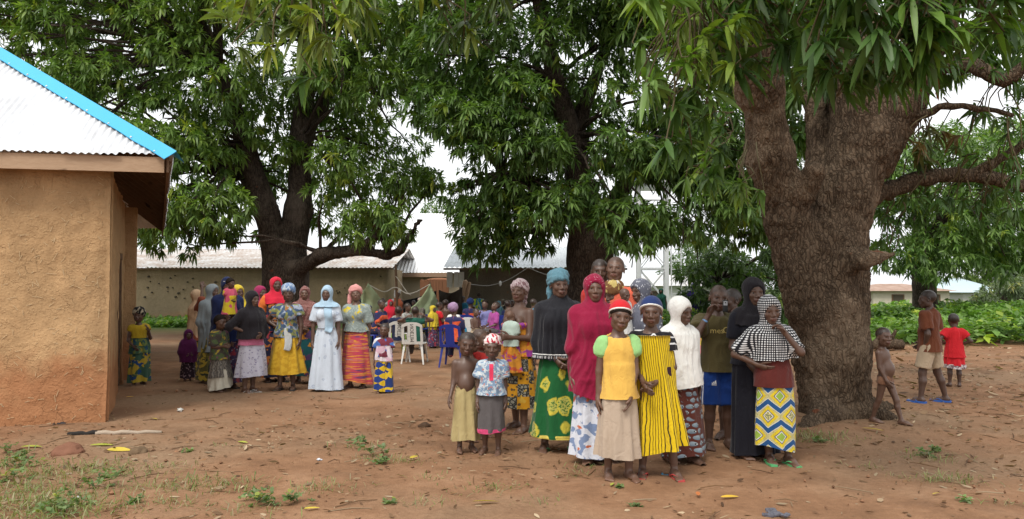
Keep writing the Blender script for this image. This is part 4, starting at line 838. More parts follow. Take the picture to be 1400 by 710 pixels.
ARMS = dict(
    down=((.15, .03, -1), (.03, -.12, -1)), front=((.16, -.08, -1), (-.62, -.62, -.30)), hip=((.72, .30, -.78), (-.80, -.42, -.34)),
    bent=((.14, .02, -1), (-.25, -.92, .05)), phone=((.20, -.42, -.9), (-.42, -.50, 1.0)), chin=((.16, -.40, -.95), (-.42, -.50, 1.05)),
    behind=((.18, .32, -1), (-.45, .35, -.6)), carry=((.20, -.02, -1), (-.75, -.75, .10)), low=((.12, -.10, -1), (-.30, -.42, -1)), up=((.55, -.15, .55), (-.35, -.05, 1)),
    across=((.2, -.3, -1), (-1, -.45, .25)), side=((.75, .0, -.65), (.25, -.2, -1)), out=((.9, -.15, -.35), (.9, -.25, -.15)), lap=((.14, -.25, -1), (-.3, -.9, -.35)))
PEOPLE = []
class Person:
    def __init__(s, px, py, H, rz=0, c=0.0, male=False, skin=0, res=.010, arms=('down', 'down'), head=(0, 0, 0), feet=None, seat=None, seed=1,
                 label='', group=None, loc=None, lean=0.0, swing=0.0, belly=0.0, hands=True, name='person', hres=None, curl=(.35, .35), palm=(None, None), slim=1.0, dz=0.0, sit=None):
        p = Vector(loc) if loc is not None else G(px, py)
        s.root = empty(name, (p.x, p.y, p.z + dz), R(rz)); tag(s.root, label, 'person' if c < .95 or True else 'child', group)
        PEOPLE.append(s)
        s.H, s.c, s.res, s.male, s.seed, s.slim = H, c, res, male, seed, slim
        s.rng = np.random.default_rng(seed); g = np.random.default_rng(seed + 500); jit = lambda k: g.normal(0, k)
        if seat is None and c < 1.2:
            swing += jit(.018); lean += jit(.02)
            if feet is None: feet = ((-.055 + jit(.012), jit(.028), -12 + jit(8)), (.055 + jit(.012), jit(.028), 12 + jit(8)))
        hh = s.hh = H * lerp(.145, .200, c); zs = H - hh * .97 - .043 * H; zh = H * lerp(.515, .455, c)
        s.sw = H * lerp(.108 if male else .094, .092, c) * slim; hw = H * .05
        dzs = 0.0
        if seat is not None: dzs = seat + .055 * H - zh
        s.zs, s.zh = zs + dzs, zh + dzs
        leanv = np.array([math.sin(swing), -math.sin(lean), 0.0])
        s.up = lambda z: leanv * max(0.0, (z - s.zh))          # lean shear above the hips
        J = s.J = {}
        J['pel'] = np.array([0, .005 * H, s.zh]); J['neck'] = np.array([0, .012 * H, s.zs]) + s.up(s.zs)
        for q, nm in ((-1, 'l'), (1, 'r')):
            J['sh' + nm] = np.array([q * s.sw, .012 * H, s.zs - .030 * H]) + s.up(s.zs)
            a = arms[0 if q < 0 else 1]; a = ARMS[a] if isinstance(a, str) else a
            ud = nrm(nrm(np.array(a[0])) * (q, 1, 1) + g.normal(0, .04, 3)); fd = nrm(nrm(np.array(a[1])) * (q, 1, 1) + g.normal(0, .05, 3))
            J['el' + nm] = J['sh' + nm] + ud * H * lerp(.170, .155, c); J['wr' + nm] = J['el' + nm] + fd * H * lerp(.150, .138, c)
            J['hd' + nm] = nrm(np.array(a[2]) * (q, 1, 1)) if len(a) > 2 else fd
            pl = palm[0 if q < 0 else 1]; J['pn' + nm] = nrm(np.array(pl) * (q, 1, 1)) if pl is not None else np.array([-q, -.0, .05])
            J['hip' + nm] = np.array([q * hw, .005 * H, s.zh])
            fx, fy, fyaw = (feet[0 if q < 0 else 1] if feet else (q * .055, 0.0, q * 12))
            if seat is None:
                J['an' + nm] = np.array([fx * H, fy * H + .02 * H, .048 * H]); kn = (J['hip' + nm] * .48 + J['an' + nm] * .52) + np.array([0, -.012 * H - abs(fy) * .04 * H, 0]); J['kn' + nm] = kn
            else:
                L = zh - .05 * H; t = sit or (0.0, 0.0)
                J['kn' + nm] = J['hip' + nm] + nrm((q * .18, -1, .04)) * L * .52
                J['an' + nm] = J['kn' + nm] + nrm((q * .03, .10 + t[0], -1)) * min(L * .50, J['kn' + nm][2] - .05 * H)
            J['fy' + nm] = R(fyaw)
        jt = s.rng.normal(0, 1, 3); head = (head[0] + 4 * jt[0], head[1] + 2.5 * jt[1], head[2] + 3.5 * jt[2])
        s.hR = np.array(Euler((R(head[1]), R(head[2]), R(head[0])), 'XYZ').to_matrix())     # yaw +: to viewer's right
        s.hC = J['neck'] + np.array([0, -.005 * H, .043 * H]) + s.hR @ np.array([0, -.05 * hh, .47 * hh])
        tone = [(.108, .058, .039), (.138, .074, .049), (.085, .047, .034), (.165, .088, .056)][skin]
        s.tone = np.array(tone) * s.rng.uniform(.93, 1.08)
        s._body(hands, curl, hres, belly)
    def bounds(s, m=.16):
        P = np.array([v for k, v in s.J.items() if k[:2] not in ('hd', 'pn', 'fy')] + [s.hC]); return P.min(0) - m, P.max(0) + m
    def torso(s, f, e=0.0, k=.03, pel=True):
        H, J, u = s.H, s.J, s.up; sl = s.slim; c = s.c; fem = (not s.male) and c < .25
        if pel: f.ell((0, .008 * H, s.zh + .02 * H), ((.098 if fem else .088) * H * sl + e, .068 * H + e, .078 * H + e), k)
        zw = lerp(s.zh, s.zs, .42); zc = s.zs - .082 * H
        f.ell((0, .0, zw) + u(zw), (.076 * H * sl + e, (.058 + .012 * c) * H + e, .105 * H + e), k)
        f.ell((0, .004 * H, zc) + u(zc), (.090 * H * sl + e, .063 * H + e, .100 * H + e), k)
        f.cone(J['shl'] + (.012 * H, 0, .004 * H), J['shr'] + (-.012 * H, 0, .004 * H), .031 * H + e * .8, .031 * H + e * .8, k)
        f.cone(J['neck'] + (0, .012 * H, -.025 * H), J['neck'] + (0, 0, .03 * H), .05 * H + e * .5, .034 * H + e * .5, k)
        if fem:
            for q in (-1, 1): f.ell(np.array([q * .043 * H, -.052 * H, zc - .012 * H]) + u(zc), (.040 * H + e, .029 * H + e, .042 * H + e), k)
    def arm(s, f, nm, e=0.0, k=.02, upto=2.0, flare=0.0, fore=True):
        H, J = s.H, s.J; a, b, w = J['sh' + nm], J['el' + nm], J['wr' + nm]; sl = lerp(s.slim, 1, .5)
        m = (1.12 if s.male else 1.0) * sl
        if upto >= 1: f.cone(a, b, .0315 * H * m + e, .0225 * H * m + e + flare * .5, k)
        else: f.cone(a, a + (b - a) * upto, .033 * H * m + e, (.0315 - .007 * upto) * H * m + e + flare, k, end=True)
        if upto > 1:
            t = upto - 1
            if t >= 1: f.cone(b, w, .0225 * H * m + e, .0155 * H + e + flare, k)
            else: f.cone(b, b + (w - b) * t, .0245 * H * m + e, (.0245 - .009 * t) * H + e + flare, k, end=True)
    def leg(s, f, nm, e=0.0, k=.025, upto=2.0, flare=0.0):
        H, J = s.H, s.J; a, b, w = J['hip' + nm], J['kn' + nm], J['an' + nm]; m = lerp(1.0, .92, s.c) * lerp(s.slim, 1, .4)
        if upto >= 1: f.cone(a, b, .055 * H * m + e, .035 * H * m + e, k)
        else: f.cone(a, a + (b - a) * upto, .055 * H * m + e, (.055 - .018 * upto) * H * m + e + flare, k, end=True)
        if upto > 1:
            d = w - b
            f.cone(b, b + d * .35 + np.array([0, .008 * H, 0]), .034 * H * m + e, .0355 * H * m + e, k); f.cone(b + d * .35 + np.array([0, .008 * H, 0]), w, .0335 * H * m + e, .0205 * H + e, k)
    def foot(s, nm): 
        J, H = s.J, s.H; a = J['an' + nm]; y = J['fy' + nm]; d = np.array([math.sin(y), -math.cos(y), 0]); x = np.array([math.cos(y), math.sin(y), 0])
        g = a[2] - .048 * H; return a * (1, 1, 0) + np.array([0, 0, g]), d, x
    def _body(s, hands, curl, hres, belly):
        H, J, res = s.H, s.J, s.res * 1.28; lo, hi = s.bounds(); f = Field(lo, hi, res); k = .03 * H / 1.6
        s.torso(f, 0.0, k)
        if belly: zw = lerp(s.zh, s.zs, .34); f.ell((0, -.035 * H, zw), (.07 * H, (.05 + belly) * H, .085 * H), .03)
        s.fing = []
        for nm in 'lr':
            s.arm(f, nm, k=k * .7); s.leg(f, nm, k=k * .8)
            b, d, x = s.foot(nm); up = np.array([0, 0, 1.0]); q = -1 if nm == 'l' else 1
            f.cone(b - d * .018 * H + up * .024 * H, b + d * .055 * H + up * .024 * H, .024 * H, .022 * H, .02)
            f.cone(b + d * .04 * H - x * q * .010 * H + up * .013 * H, b + d * .092 * H - x * q * .012 * H + up * .011 * H, .016 * H, .0135 * H, .015)
            f.cone(b + d * .04 * H + x * q * .012 * H + up * .012 * H, b + d * .078 * H + x * q * .014 * H + up * .010 * H, .015 * H, .012 * H, .015)
            if res <= .014:
                for i in range(5):
                    o = (i - 2) * -.0098 * H * -q; l = (.117, .113, .108, .101, .093)[i]; tr = (.0095, .0075, .007, .0068, .0066)[i] * H
                    f.cone(b + d * .085 * H * (1 - .03 * i) + x * (i - 2) * .0095 * H * q + up * .010 * H, b + d * l * H + x * (i - 2) * .0100 * H * q + up * .008 * H, tr, tr, .006)
            w, hd, pn = J['wr' + nm], J['hd' + nm], J['pn' + nm]; pn = nrm(pn - hd * (pn @ hd)); sd = np.cross(hd, pn)
            if sd @ np.array([0, -1, .4]) < 0: sd = -sd                      # thumb side
            hs = H * lerp(1.0, 1.05, s.c)
            f.cone(w, w + hd * .050 * hs + sd * .013 * hs, .0150 * hs, .0125 * hs, .012); f.cone(w, w + hd * .048 * hs - sd * .014 * hs, .0145 * hs, .0115 * hs, .012)
            f.cone(w + hd * .02 * hs + sd * .014 * hs, w + hd * .045 * hs, .0135 * hs, .012 * hs, .012)
            J['pm' + nm] = w + hd * .05 * hs + pn * .012 * hs
            if hands:
                cu = curl[0 if nm == 'l' else 1]
                for i in range(4):
                    o = sd * (1.5 - i) * .0112 * hs; p = w + hd * .046 * hs + o; L = (.047, .052, .048, .038)[i] * hs; ang = 0; pts = [p]
                    spread = nrm(hd + sd * (1.5 - i) * .06)
                    for sg, fr in enumerate((.45, .32, .26)):
                        ang += cu * (.55, .75, .6)[sg] * (1 + .12 * i); pts.append(pts[-1] + (spread * math.cos(ang) + pn * math.sin(ang)) * L * fr)
                    s.fing.append(tube_np(pts, [.0068 * hs, .0064 * hs, .0058 * hs, .0046 * hs], 6))
                p = w + hd * .014 * hs + sd * .016 * hs; tp = [p, p + nrm(hd * .8 + sd * .75 + pn * .25) * .024 * hs]; tp.append(tp[-1] + nrm(hd + sd * .35 + pn * (.25 + cu * .5)) * .02 * hs); tp.append(tp[-1] + nrm(hd + sd * .1 + pn * (.3 + cu * .8)) * .017 * hs)
                s.fing.append(tube_np(tp, [.0095 * hs, .0082 * hs, .0072 * hs, .0052 * hs], 6))
        V, F = f.mesh(); V = relax(V, F, 1, .35); zlo = min(s.foot('l')[0][2], s.foot('r')[0][2]); V[:, 2] = np.maximum(V[:, 2], zlo + .002)
        # head
        hr = hres or (.023 if res < .014 else res * 2.2); key = (s.seed % 5 if res > .014 else s.seed, round(hr, 3), s.c > .45, s.male)
        if key not in _heads: _heads[key] = head_mesh(key[0], hr, 1.0 if key[2] else 0.0, s.male)
        hv, hf, hc = _heads[key]
        sc = np.array([1.0, 1.0, 1.0]) * s.hh
        m = MB(); T = s.tone
        if zlo < .2:
            sole = np.clip(1 - (V[:, 2] - zlo) / .03, 0, 1)[:, None]
        else: sole = np.zeros((len(V), 1))
        m.add(V, F, c=T * (1 + .55 * sole) + np.array([.02, .012, .006]) * sole)
        s.h0, s.hv = len(V), hv; m.add((hv * sc) @ s.hR.T + s.hC, hf, c=hc * T)
        ev, ef, ec = EYE
        for q in (-1, 1): m.add((ev * .060 + np.array([q * .145, -.284, .003])) * sc @ s.hR.T + s.hC, ef, c=ec)
        for fv, f4, f3 in s.fing: m.add(fv, f4, f3, c=T * 1.08)
        s.body = m.build('body', SKIN, s.root, smooth=True)
    # ---------------------------------------------------------------- clothes
    def _cloth(s, name, V, F, mat, amp=.006, f=10, seed=None, top=None, R0=None, mats=None, swirl=1.0):
        a = np.arctan2(V[:, 0], -V[:, 1]); z = V[:, 2]; sd = (s.seed if seed is None else seed) * 3.7
        if amp:
            N = vnormals(V, F)
            q = np.stack([a * f * .32 + .55 * np.sin(z * 7 * swirl + sd), z * 2.1 * swirl + sd, np.full_like(a, sd)], 1)
            q[:, 0] += .9 * vnoise(np.stack([a * 1.3, z * 2.2, np.full_like(a, sd + 7)], 1)); r = 1 - 2.6 * np.abs(vnoise(q)); r2 = 1 - 2.4 * np.abs(vnoise(q * (2.1, 1.5, 1) + 5))
            w = np.ones(len(V)) if top is None else np.clip((top - z) / (.30 * s.H), .12, 1)
            q3 = V * (8.5, 8.5, 5.0) + sd + .8 * np.stack([vnoise(V * 5 + sd), vnoise(V * 5 + 9 + sd), vnoise(V * 4 + 3)], 1); cr = (1 - 2.8 * np.abs(vnoise(q3))) * 1.15
            V = V + N * (amp * w * (r + .5 * r2) + .0060 * np.maximum(cr, -.6))[:, None]; V = relax(V, F, 1, .55)
        pc = np.stack([a * (R0 or .11 * s.H), z, np.zeros_like(z)], 1)
        o = mk(name, V, F, mat, s.root, True, attrs={'pc': pc}); return o
    def top(s, mat, hem=.50, sleeve=.55, ease=.012, flare=.0, sflare=.008, neck=(.052, .046, .05), name='shirt', amp=.005, puff=0.0, collar=None, f=10, side=None, k=.03, hemr=None, one=None):
        H = s.H; lo, hi = s.bounds(); lo[2] = hem * H + s.zh - H * lerp(.515, .455, s.c) - .05; fl = Field(lo, hi, s.res)
        z0 = hem * H + (s.zh - H * lerp(.515, .455, s.c))
        s.torso(fl, ease, k)
        if z0 < s.zh + .06 * H or flare:
            zt = lerp(s.zh, s.zs, .5); fem = (not s.male) and s.c < .25; rx, ry = ((.104 if fem else .094) * H * s.slim + .026 + ease * .5 + flare), (.074 * H + .026 + ease * .5 + flare)
            if hemr: rx, ry = hemr[0] * H, hemr[1] * H
            fl.econe((0, .006 * H, z0 - .03), np.array((0, .0, zt)) + s.up(zt), (rx, ry), (.078 * H * s.slim + ease, .060 * H + ease), .03)
        for nm in 'lr':
            sv = sleeve if not isinstance(sleeve, tuple) else sleeve[0 if nm == 'l' else 1]
            if sv > 0: s.arm(fl, nm, ease * .75 + .003, k=.02, upto=sv, flare=sflare)
            if puff > 0 and sv > 0:
                a, b = s.J['sh' + nm], s.J['el' + nm]; fl.ell(a + (b - a) * .28, (.036 * H + puff, .04 * H + puff, .045 * H + puff * .6), .02)
        n = s.J['neck']
        fl.ell(n + np.array([0, -.012 * H, .036 * H + (.05 - neck[2]) * .0]), (neck[0] * H, neck[1] * H, neck[2] * H), .01, 'sub')
        if sleeve == 0:
            for nm in 'lr': fl.ell(s.J['sh' + nm] + (0, 0, .0), (.030 * H, .07 * H, .05 * H), .02, 'sub')
        if one == 'tube': fl.plane((0, 0, s.zs - .10 * H), (0, 0, 1))
        V, F = fl.mesh(); V = relax(V, F, 1, .4); V, F = cut(V, F, (0, 0, z0), (0, 0, -1)); return s._cloth(name, V, F, mat, amp, f)
    def sleeve(s, mat, upto=.5, ease=.014, flare=.012, puff=0.0, sides='lr', name='sleeve'):
        H = s.H
        for nm in sides:
            a, b = s.J['sh' + nm], s.J['el' + nm]; q = -1 if nm == 'l' else 1; P = np.array([a, b, s.J['wr' + nm]]); f = Field(P.min(0) - .15, P.max(0) + .15, s.res); s.arm(f, nm, ease, .02, upto=upto, flare=flare)
            if puff: f.ell(a + (b - a) * .25, (.036 * H + puff, .04 * H + puff, .045 * H + puff * .6), .02)
            f.plane(a - np.array([q * .02 * H, 0, 0]), (-q, 0, .0)); V, F = f.mesh(); s._cloth(name, V, F, mat, .005, 12)
    def ring(s, mat, at, r=.018, name='bracelet', w=.012):
        a, b = s.J['el' + at[0]], s.J['wr' + at[0]]; p = a + (b - a) * at[1]; d = nrm(b - a); V, F4, F3 = tube_np([p - d * w / 2, p - d * w / 4, p + d * w / 4, p + d * w / 2], [r * .94, r, r, r * .94], 14); mk(name, V, [F4, F3], mat, s.root, True)
    def skirt(s, mat, waist=.60, hem=.12, rt=None, rh=(.13, .11), n=72, folds=9, amp=.012, name='skirt', sx=0.0, sy=0.0, tilt=0.0, wrap=True, bulge=.0, off=0.0, hw_=.01):
        H = s.H; dz = s.zh - H * lerp(.515, .455, s.c); z0 = waist * H + dz; z1 = hem * H; m = 30 if s.res < .012 else 16; n = n if s.res < .012 else 44
        fem = (not s.male) and s.c < .25; hipx = (.104 if fem else .094) * H * s.slim + .014 + off; hipy = .074 * H + .014 + off; zhip = s.zh
        if rt is None: rt = (.082 * H * s.slim + .016 + off, (.060 + .012 * s.c) * H + .016 + off)
        a = np.linspace(-np.pi, np.pi, n, endpoint=False); V = []; pc = []; g = np.random.default_rng(s.seed * 5 + 1); ph = g.uniform(0, 6, 6)
        per = 0
        for i in range(m + 1):
            t = i / m; z = z0 + (z1 - z0) * t
            if z > zhip: u = (z0 - z) / max(1e-6, z0 - zhip); u = u * u * (3 - 2 * u); rx, ry = lerp(rt[0], hipx, u), lerp(rt[1], hipy, u)
            else:
                u = (zhip - z) / max(1e-6, zhip - z1); rx, ry = lerp(max(hipx, rt[0] if z0 <= zhip else hipx), rh[0] * H, u ** .9), lerp(max(hipy, rt[1] if z0 <= zhip else hipy), rh[1] * H, u ** .9)
            am = amp * 1.5 * (.15 + .85 * t)
            r = 1 + 0 * a
            w = np.sin(folds * a + ph[0] + .9 * np.sin(2 * a + ph[1] + 2.2 * t)) + .6 * np.sin((folds * 1.7 // 1) * a + ph[2] - 2.5 * t) + .5 * np.sin(3 * a + ph[3] + 3 * t)
            w = np.where(w > 0, w, w * .6)
            wr = am * w
            if wrap: wr = wr + .010 * (1 / (1 + np.exp(-(np.angle(np.exp(1j * (a - .55 + .25 * t)))) * 26))) * np.exp(-np.clip(np.angle(np.exp(1j * (a - .55 + .25 * t))), 0, 9) * 1.2)
            wr = wr - .006 * np.abs(np.sin(5 * t * math.pi + a * 3 + ph[4])) * (t < .35) * (1 - t / .35)
            x = (rx + wr) * np.sin(a) + sx * H * t; y = -(ry + wr) * np.cos(a) + sy * H * t
            zz = z + tilt * np.sin(a) * t * H * .1 + hw_ * np.sin(2 * a + ph[5]) * t * t
            uz = np.array([s.up(max(q, s.zh)) for q in zz[:1]])[0] if z > s.zh else np.zeros(3)
            V.append(np.stack([x + uz[0], y + uz[1], zz], 1)); pc.append(np.stack([a * (.115 * H), zz, 0 * a], 1))
        V = np.concatenate(V); pc = np.concatenate(pc); kk = np.arange(n); k2 = (kk + 1) % n
        F = np.concatenate([np.stack([i * n + kk, (i + 1) * n + kk, (i + 1) * n + k2, i * n + k2], 1) for i in range(m)])
        # waist cap and inner hem so that the cloth is closed
        V = np.concatenate([V, [[0, 0, z0 + .002]]]); pc = np.concatenate([pc, [[0, z0, 0]]])
        if z0 > s.zh: V[-1] += s.up(z0)
        tri = np.stack([kk, k2, np.full(n, len(V) - 1)], 1)[:, ::-1]
        return mk(name, V, [F, tri], mat, s.root, True, attrs={'pc': pc})
    def seat_skirt(s, mat, hem=1.55, name='skirt', e=.03):
        lo, hi = s.bounds(); f = Field(lo, hi, s.res); s.torso(f, .012, .03)
        for nm in 'lr': s.leg(f, nm, e, .05, upto=hem)
        mid = (s.J['knl'] + s.J['knr']) / 2; f.cone((s.J['hipl'] + s.J['hipr']) / 2, mid, .07 * s.H, .045 * s.H, .05)
        V, F = f.mesh(); V, F = cut(V, F, (0, 0, s.zh + .10 * s.H), (0, 0, 1)); return s._cloth(name, V, F, mat, .004)
    def shorts(s, mat, upto=.95, waist=.11, ease=.014, flare=.012, name='shorts'):
        lo, hi = s.bounds(); f = Field(lo, hi, s.res)
        s.torso(f, ease * .8, .03)
        for nm in 'lr': s.leg(f, nm, ease, .02, upto=upto, flare=flare)
        V, F = f.mesh(); V, F = cut(V, F, (0, 0, s.zh + waist * s.H), (0, 0, 1)); return s._cloth(name, V, F, mat, .004, 9)
    def hijab(s, mat, end=.55, rx=.16, ry=.125, face=(.285, .40), tight=.013, tilt=0.0, back=0.0, name='hijab', amp=.028, head=True, arms=.0, f=9, crown=.0, sho=.018, zmid=None, front=0.0, sx=0.0, ftilt=0.0, brow=.29):
        H, hh = s.H, s.hh; dz = s.zh - H * lerp(.515, .455, s.c); z0 = end * H + dz; lo, hi = s.bounds(.2); lo[2] = min(lo[2], z0 - .1); lo[2] = max(lo[2], z0 - .12 - abs(tilt) * .2); fl = Field(lo, hi, s.res); e = tight
        hM = s.hR; hp = lambda q: s.hR @ (np.array(q) * hh) + s.hC
        if head:
            fl.ell(hp((0, .07, .14)), (.335 * hh + e, .41 * hh + e, .37 * hh + e + crown), .03, M=hM)
            fl.ell(hp((0, -.05, -.10)), (.270 * hh + e, .29 * hh + e, .40 * hh + e), .04, M=hM)
            fl.cone(hp((0, .02, -.22)), s.J['neck'] + np.array([0, -.012 * H, -.03 * H]), .25 * hh + e * .6, .060 * H, .04)
        n = s.J['neck']; a, b = s.J['shl'], s.J['shr']
        fl.cone(a + (.02 * H, 0, .006), b - (.02 * H, 0, -.006), .030 * H + .012, .030 * H + .012, .05)
        fl.cone(n + np.array([0, -.006 * H, .01 * H]), n - np.array([0, .006 * H, .07 * H]), .048 * H, .082 * H, .05)
        s.torso(fl, .028, .05, pel=z0 < s.zh)
        zt = s.zs - .03 * H
        fl.econe(np.array((sx * H, -front * H, z0 - .08)), np.array((0, .005 * H, zt)) + s.up(zt), (rx * H, ry * H), (s.sw + sho * H, .075 * H), .05)
        if arms:
            for nm in 'lr': s.arm(fl, nm, .02, .05, upto=arms, flare=.01)
        if head:
            fl.ell(hp((0, -.40, brow - face[1] - .03)), (face[0] * hh, .34 * hh, face[1] * hh), .012, 'sub', M=hM)
        V, F = fl.mesh(); V = relax(V, F, 2, .5); no = np.array([math.sin(tilt), -math.sin(ftilt), -1.0]); V, F = cut(V, F, (0, 0, z0), no); return s._cloth(name, V, F, mat, amp, f, top=s.hC[2] - .2 * hh if head else s.zs + .02 * H)
    def cap(s, mat, e=.012, front=.26, back=-.18, bulge=0.0, bk=0.0, name='headscarf', knot=None, tail=None, amp=.004, band=None, wide=0.0):
        hh = s.hh; hp = lambda q: s.hR @ (np.array(q) * hh) + s.hC; hM = s.hR; e = e * .75
        if band is not None: amp = .0
        elif bulge: amp = max(amp, .006)
        f = Field(s.hC - .62 * hh - .12, s.hC + .62 * hh + .12, max(.007, s.res * .8))
        f.ell(hp((0, .07 + bk * .4, .14)), (.335 * hh + e + wide, .41 * hh + e + bk * hh * .5, .365 * hh + e), .02, M=hM)
        if bulge: f.ell(hp((0, .10 + bk, .36)), (.27 * hh + bulge, .30 * hh + bulge, .16 * hh + bulge), .05, M=hM)
        # oblique lower edge from forehead to nape
        p0 = hp((0, -.37, front)); p1 = hp((0, .45, back)); d = nrm(p1 - p0); x = s.hR @ np.array([1.0, 0, 0]); no = np.cross(d, x)
        if no[2] > 0: no = -no
        f.plane(p0, no)
        if knot: 
            for q in knot: f.ell(hp(q[:3]), (q[3] * hh,) * 3, .02)
        if tail:
            for i in range(len(tail) - 1): f.cone(hp(tail[i][:3]), hp(tail[i + 1][:3]), tail[i][3] * hh, tail[i + 1][3] * hh, .02)
        V, F = f.mesh(); V = relax(V, F, 1, .4)
        if band is None:                                                   # overlapping turns of the cloth
            lc = (V - s.hC) @ s.hR / hh; kq = (lc[:, 2] * .9 + lc[:, 0] * .45 + .25 * lc[:, 1] + .12 * vnoise(lc * 3 + s.seed)) * 13 + s.seed; saw = kq / np.pi - np.floor(kq / np.pi); V = V + vnormals(V, F) * (.010 * (saw ** 1.5) - .004)[:, None]
        o = s._cloth(name, V, F, mat, amp, 8); 
        if band is not None:
            g = Field(s.hC - .62 * hh - .1, s.hC + .62 * hh + .1, max(.006, s.res * .7)); g.ell(hp((0, .07, .14)), ((.335 * hh + e + .004), .41 * hh + e + .004, .365 * hh + e + .004), .02, M=hM)
            g.plane(p0, no); g.plane(p0 - nrm(no) * .060 * hh, -no); V, F = g.mesh(); s._cloth('headband', V, F, band, 0)
        return o
    def hair(s, e=.006, mat=None, front=.30, back=-.30, name='hair'):
        if e <= .005:                                                      # close-cropped: stubble colour on the scalp
            hv = s.hv; ed = hv[:, 2] - (front + (back - front) * (hv[:, 1] + .37) / .82) + .05 * vnoise(hv * 9); m_ = np.clip(ed / .07 + .5, 0, 1) * (.80 if e > .002 else .5)
            a = s.body.data.color_attributes['Col']; c = np.zeros(len(a.data) * 4, np.float32); a.data.foreach_get('color', c); c = c.reshape(-1, 4); q = slice(s.h0, s.h0 + len(hv)); c[q, :3] = c[q, :3] * (1 - m_[:, None]) + m_[:, None] * np.array([.016, .012, .010]); a.data.foreach_set('color', c.ravel()); return
        mat = mat or HAIR; hh = s.hh; hp = lambda q: s.hR @ (np.array(q) * hh) + s.hC
        f = Field(s.hC - .62 * hh, s.hC + .62 * hh, max(.006, s.res * .8)); f.ell(hp((0, .06, .13)), (.335 * hh + e + (.02 * hh if s.c > .45 else 0), .40 * hh + e, .37 * hh + e), .02, M=s.hR)
        p0 = hp((0, -.36, front)); p1 = hp((0, .45, back)); d = nrm(p1 - p0); no = np.cross(d, s.hR @ np.array([1.0, 0, 0])); no = -no if no[2] > 0 else no
        f.plane(p0, no); V, F = f.mesh(); N = vnormals(V, F); V = V + N * (.0022 * vnoise(V * 170))[:, None]
        return mk(name, V, F, mat, s.root, True)
    def sandals(s, mat, strap=None, h=.014):
        for nm in 'lr':
            b, d, x = s.foot(nm); H = s.H; q = -1 if nm == 'l' else 1
            t = np.linspace(0, 1, 12); prof = [(-.045 + .170 * u, .019 + .011 * math.sin(math.pi * min(1, u * 1.05)) ** .6 * (1 if u > .5 else .8)) for u in t]
            L = [b + d * u * H - x * w * H for u, w in prof]; Rr = [b + d * u * H + x * w * H for u, w in prof][::-1]; ring = np.array(L + Rr)
            n = len(ring); V = np.concatenate([ring + (0, 0, -.004), ring + (0, 0, h)]); k = np.arange(n); k2 = (k + 1) % n
            m = MB(); m.add(V, np.stack([k, k2, n + k2, n + k], 1))
            q4 = [(n + i, n + i + 1, n + n - 2 - i, n + n - 1 - i) for i in range(11)]; m.add(V, q4); m.add(V, [(a_ - n, d_ - n, c_ - n, b_ - n) for a_, b_, c_, d_ in q4])
            so_ = m.build('sandal', mat, s.root)
            toe = b + d * .082 * H + np.array([0, 0, .022 * H]) - x * q * .010 * H; m2 = MB()
            for w in (-1, 1):
                e_ = b + d * .01 * H + x * w * .030 * H + np.array([0, 0, .008]); md = (toe + e_) / 2 + np.array([0, 0, .012 * H]) + x * w * .008 * H
                m2.tube(smoothpath([toe, md, e_], 7), .0055, 6)
            m2.build('strap', strap or mat, so_, smooth=True)
def fabric(name, fn=None, col=(.5, .5, .5), rough=.88, spec=.15, var=.10, wr=.45):
    if name in _mc: return _mc[name]
    s = M_(name, rough, spec); pc = s.attr('pc', 1); v = s.obj()
    c = fn(s, pc) if fn else None
    if c is None: 
        n_ = s.N.new('ShaderNodeRGB'); n_.outputs[0].default_value = (*col, 1); c = n_.outputs[0]
    n = s.noise(v, 5, 5); c = s.mix(1.0, c, s.mix(n, (1 - var,) * 3, (1 + var,) * 3), 'MULTIPLY')
    h = s.noise(s.vmap(v, (1, 1, .5)), 13, 3, dist=1.2); h = s.math('ABSOLUTE', s.math('MULTIPLY_ADD', h, 2.0, -1.0)); b1 = s.bump(h, wr, .018)
    b2 = s.bump(s.noise(v, 500, 1), .10, .001, b1)
    s.b.inputs['Sheen Weight'].default_value = .12
    _mc[name] = s.fin(c, normal=b2); return _mc[name]
def f_dots(bg, fg, cell=.03, r=.3, stag=True):
    def fn(s, pc):
        q = s.sep(pc); x = s.math('DIVIDE', q[0], cell); y = s.math('DIVIDE', q[1], cell)
        if stag: x = s.math('ADD', x, s.math('MULTIPLY', s.math('FLOOR', y), .5))
        fx = s.math('SUBTRACT', s.math('FRACT', x), .5); fy = s.math('SUBTRACT', s.math('FRACT', y), .5)
        d = s.math('SQRT', s.math('ADD', s.math('MULTIPLY', fx, fx), s.math('MULTIPLY', fy, fy)))
        return s.mix(s.step(d, r, .12), fg, bg)
    return fn
def f_stripes(stops, scale=8, dist=1.5, dr='X', det=1, dsc=1.0):
    def fn(s, pc): return s.ramp(s.wave(pc, scale, dist, det, dsc, dr), stops)
    return fn
def f_blot(base, layers):
    """layers: (colour, scale, threshold, softness, detail, seed)"""
    def fn(s, pc):
        c = base
        for (cl, sc, th, so_, de, sd) in layers:
            n = s.noise(s.vmap(pc, loc=(sd * 3.1, sd * 1.7, sd)), sc, de, .5, .3); c = s.mix(s.step(n, th, so_), c, cl)
        return c
    return fn
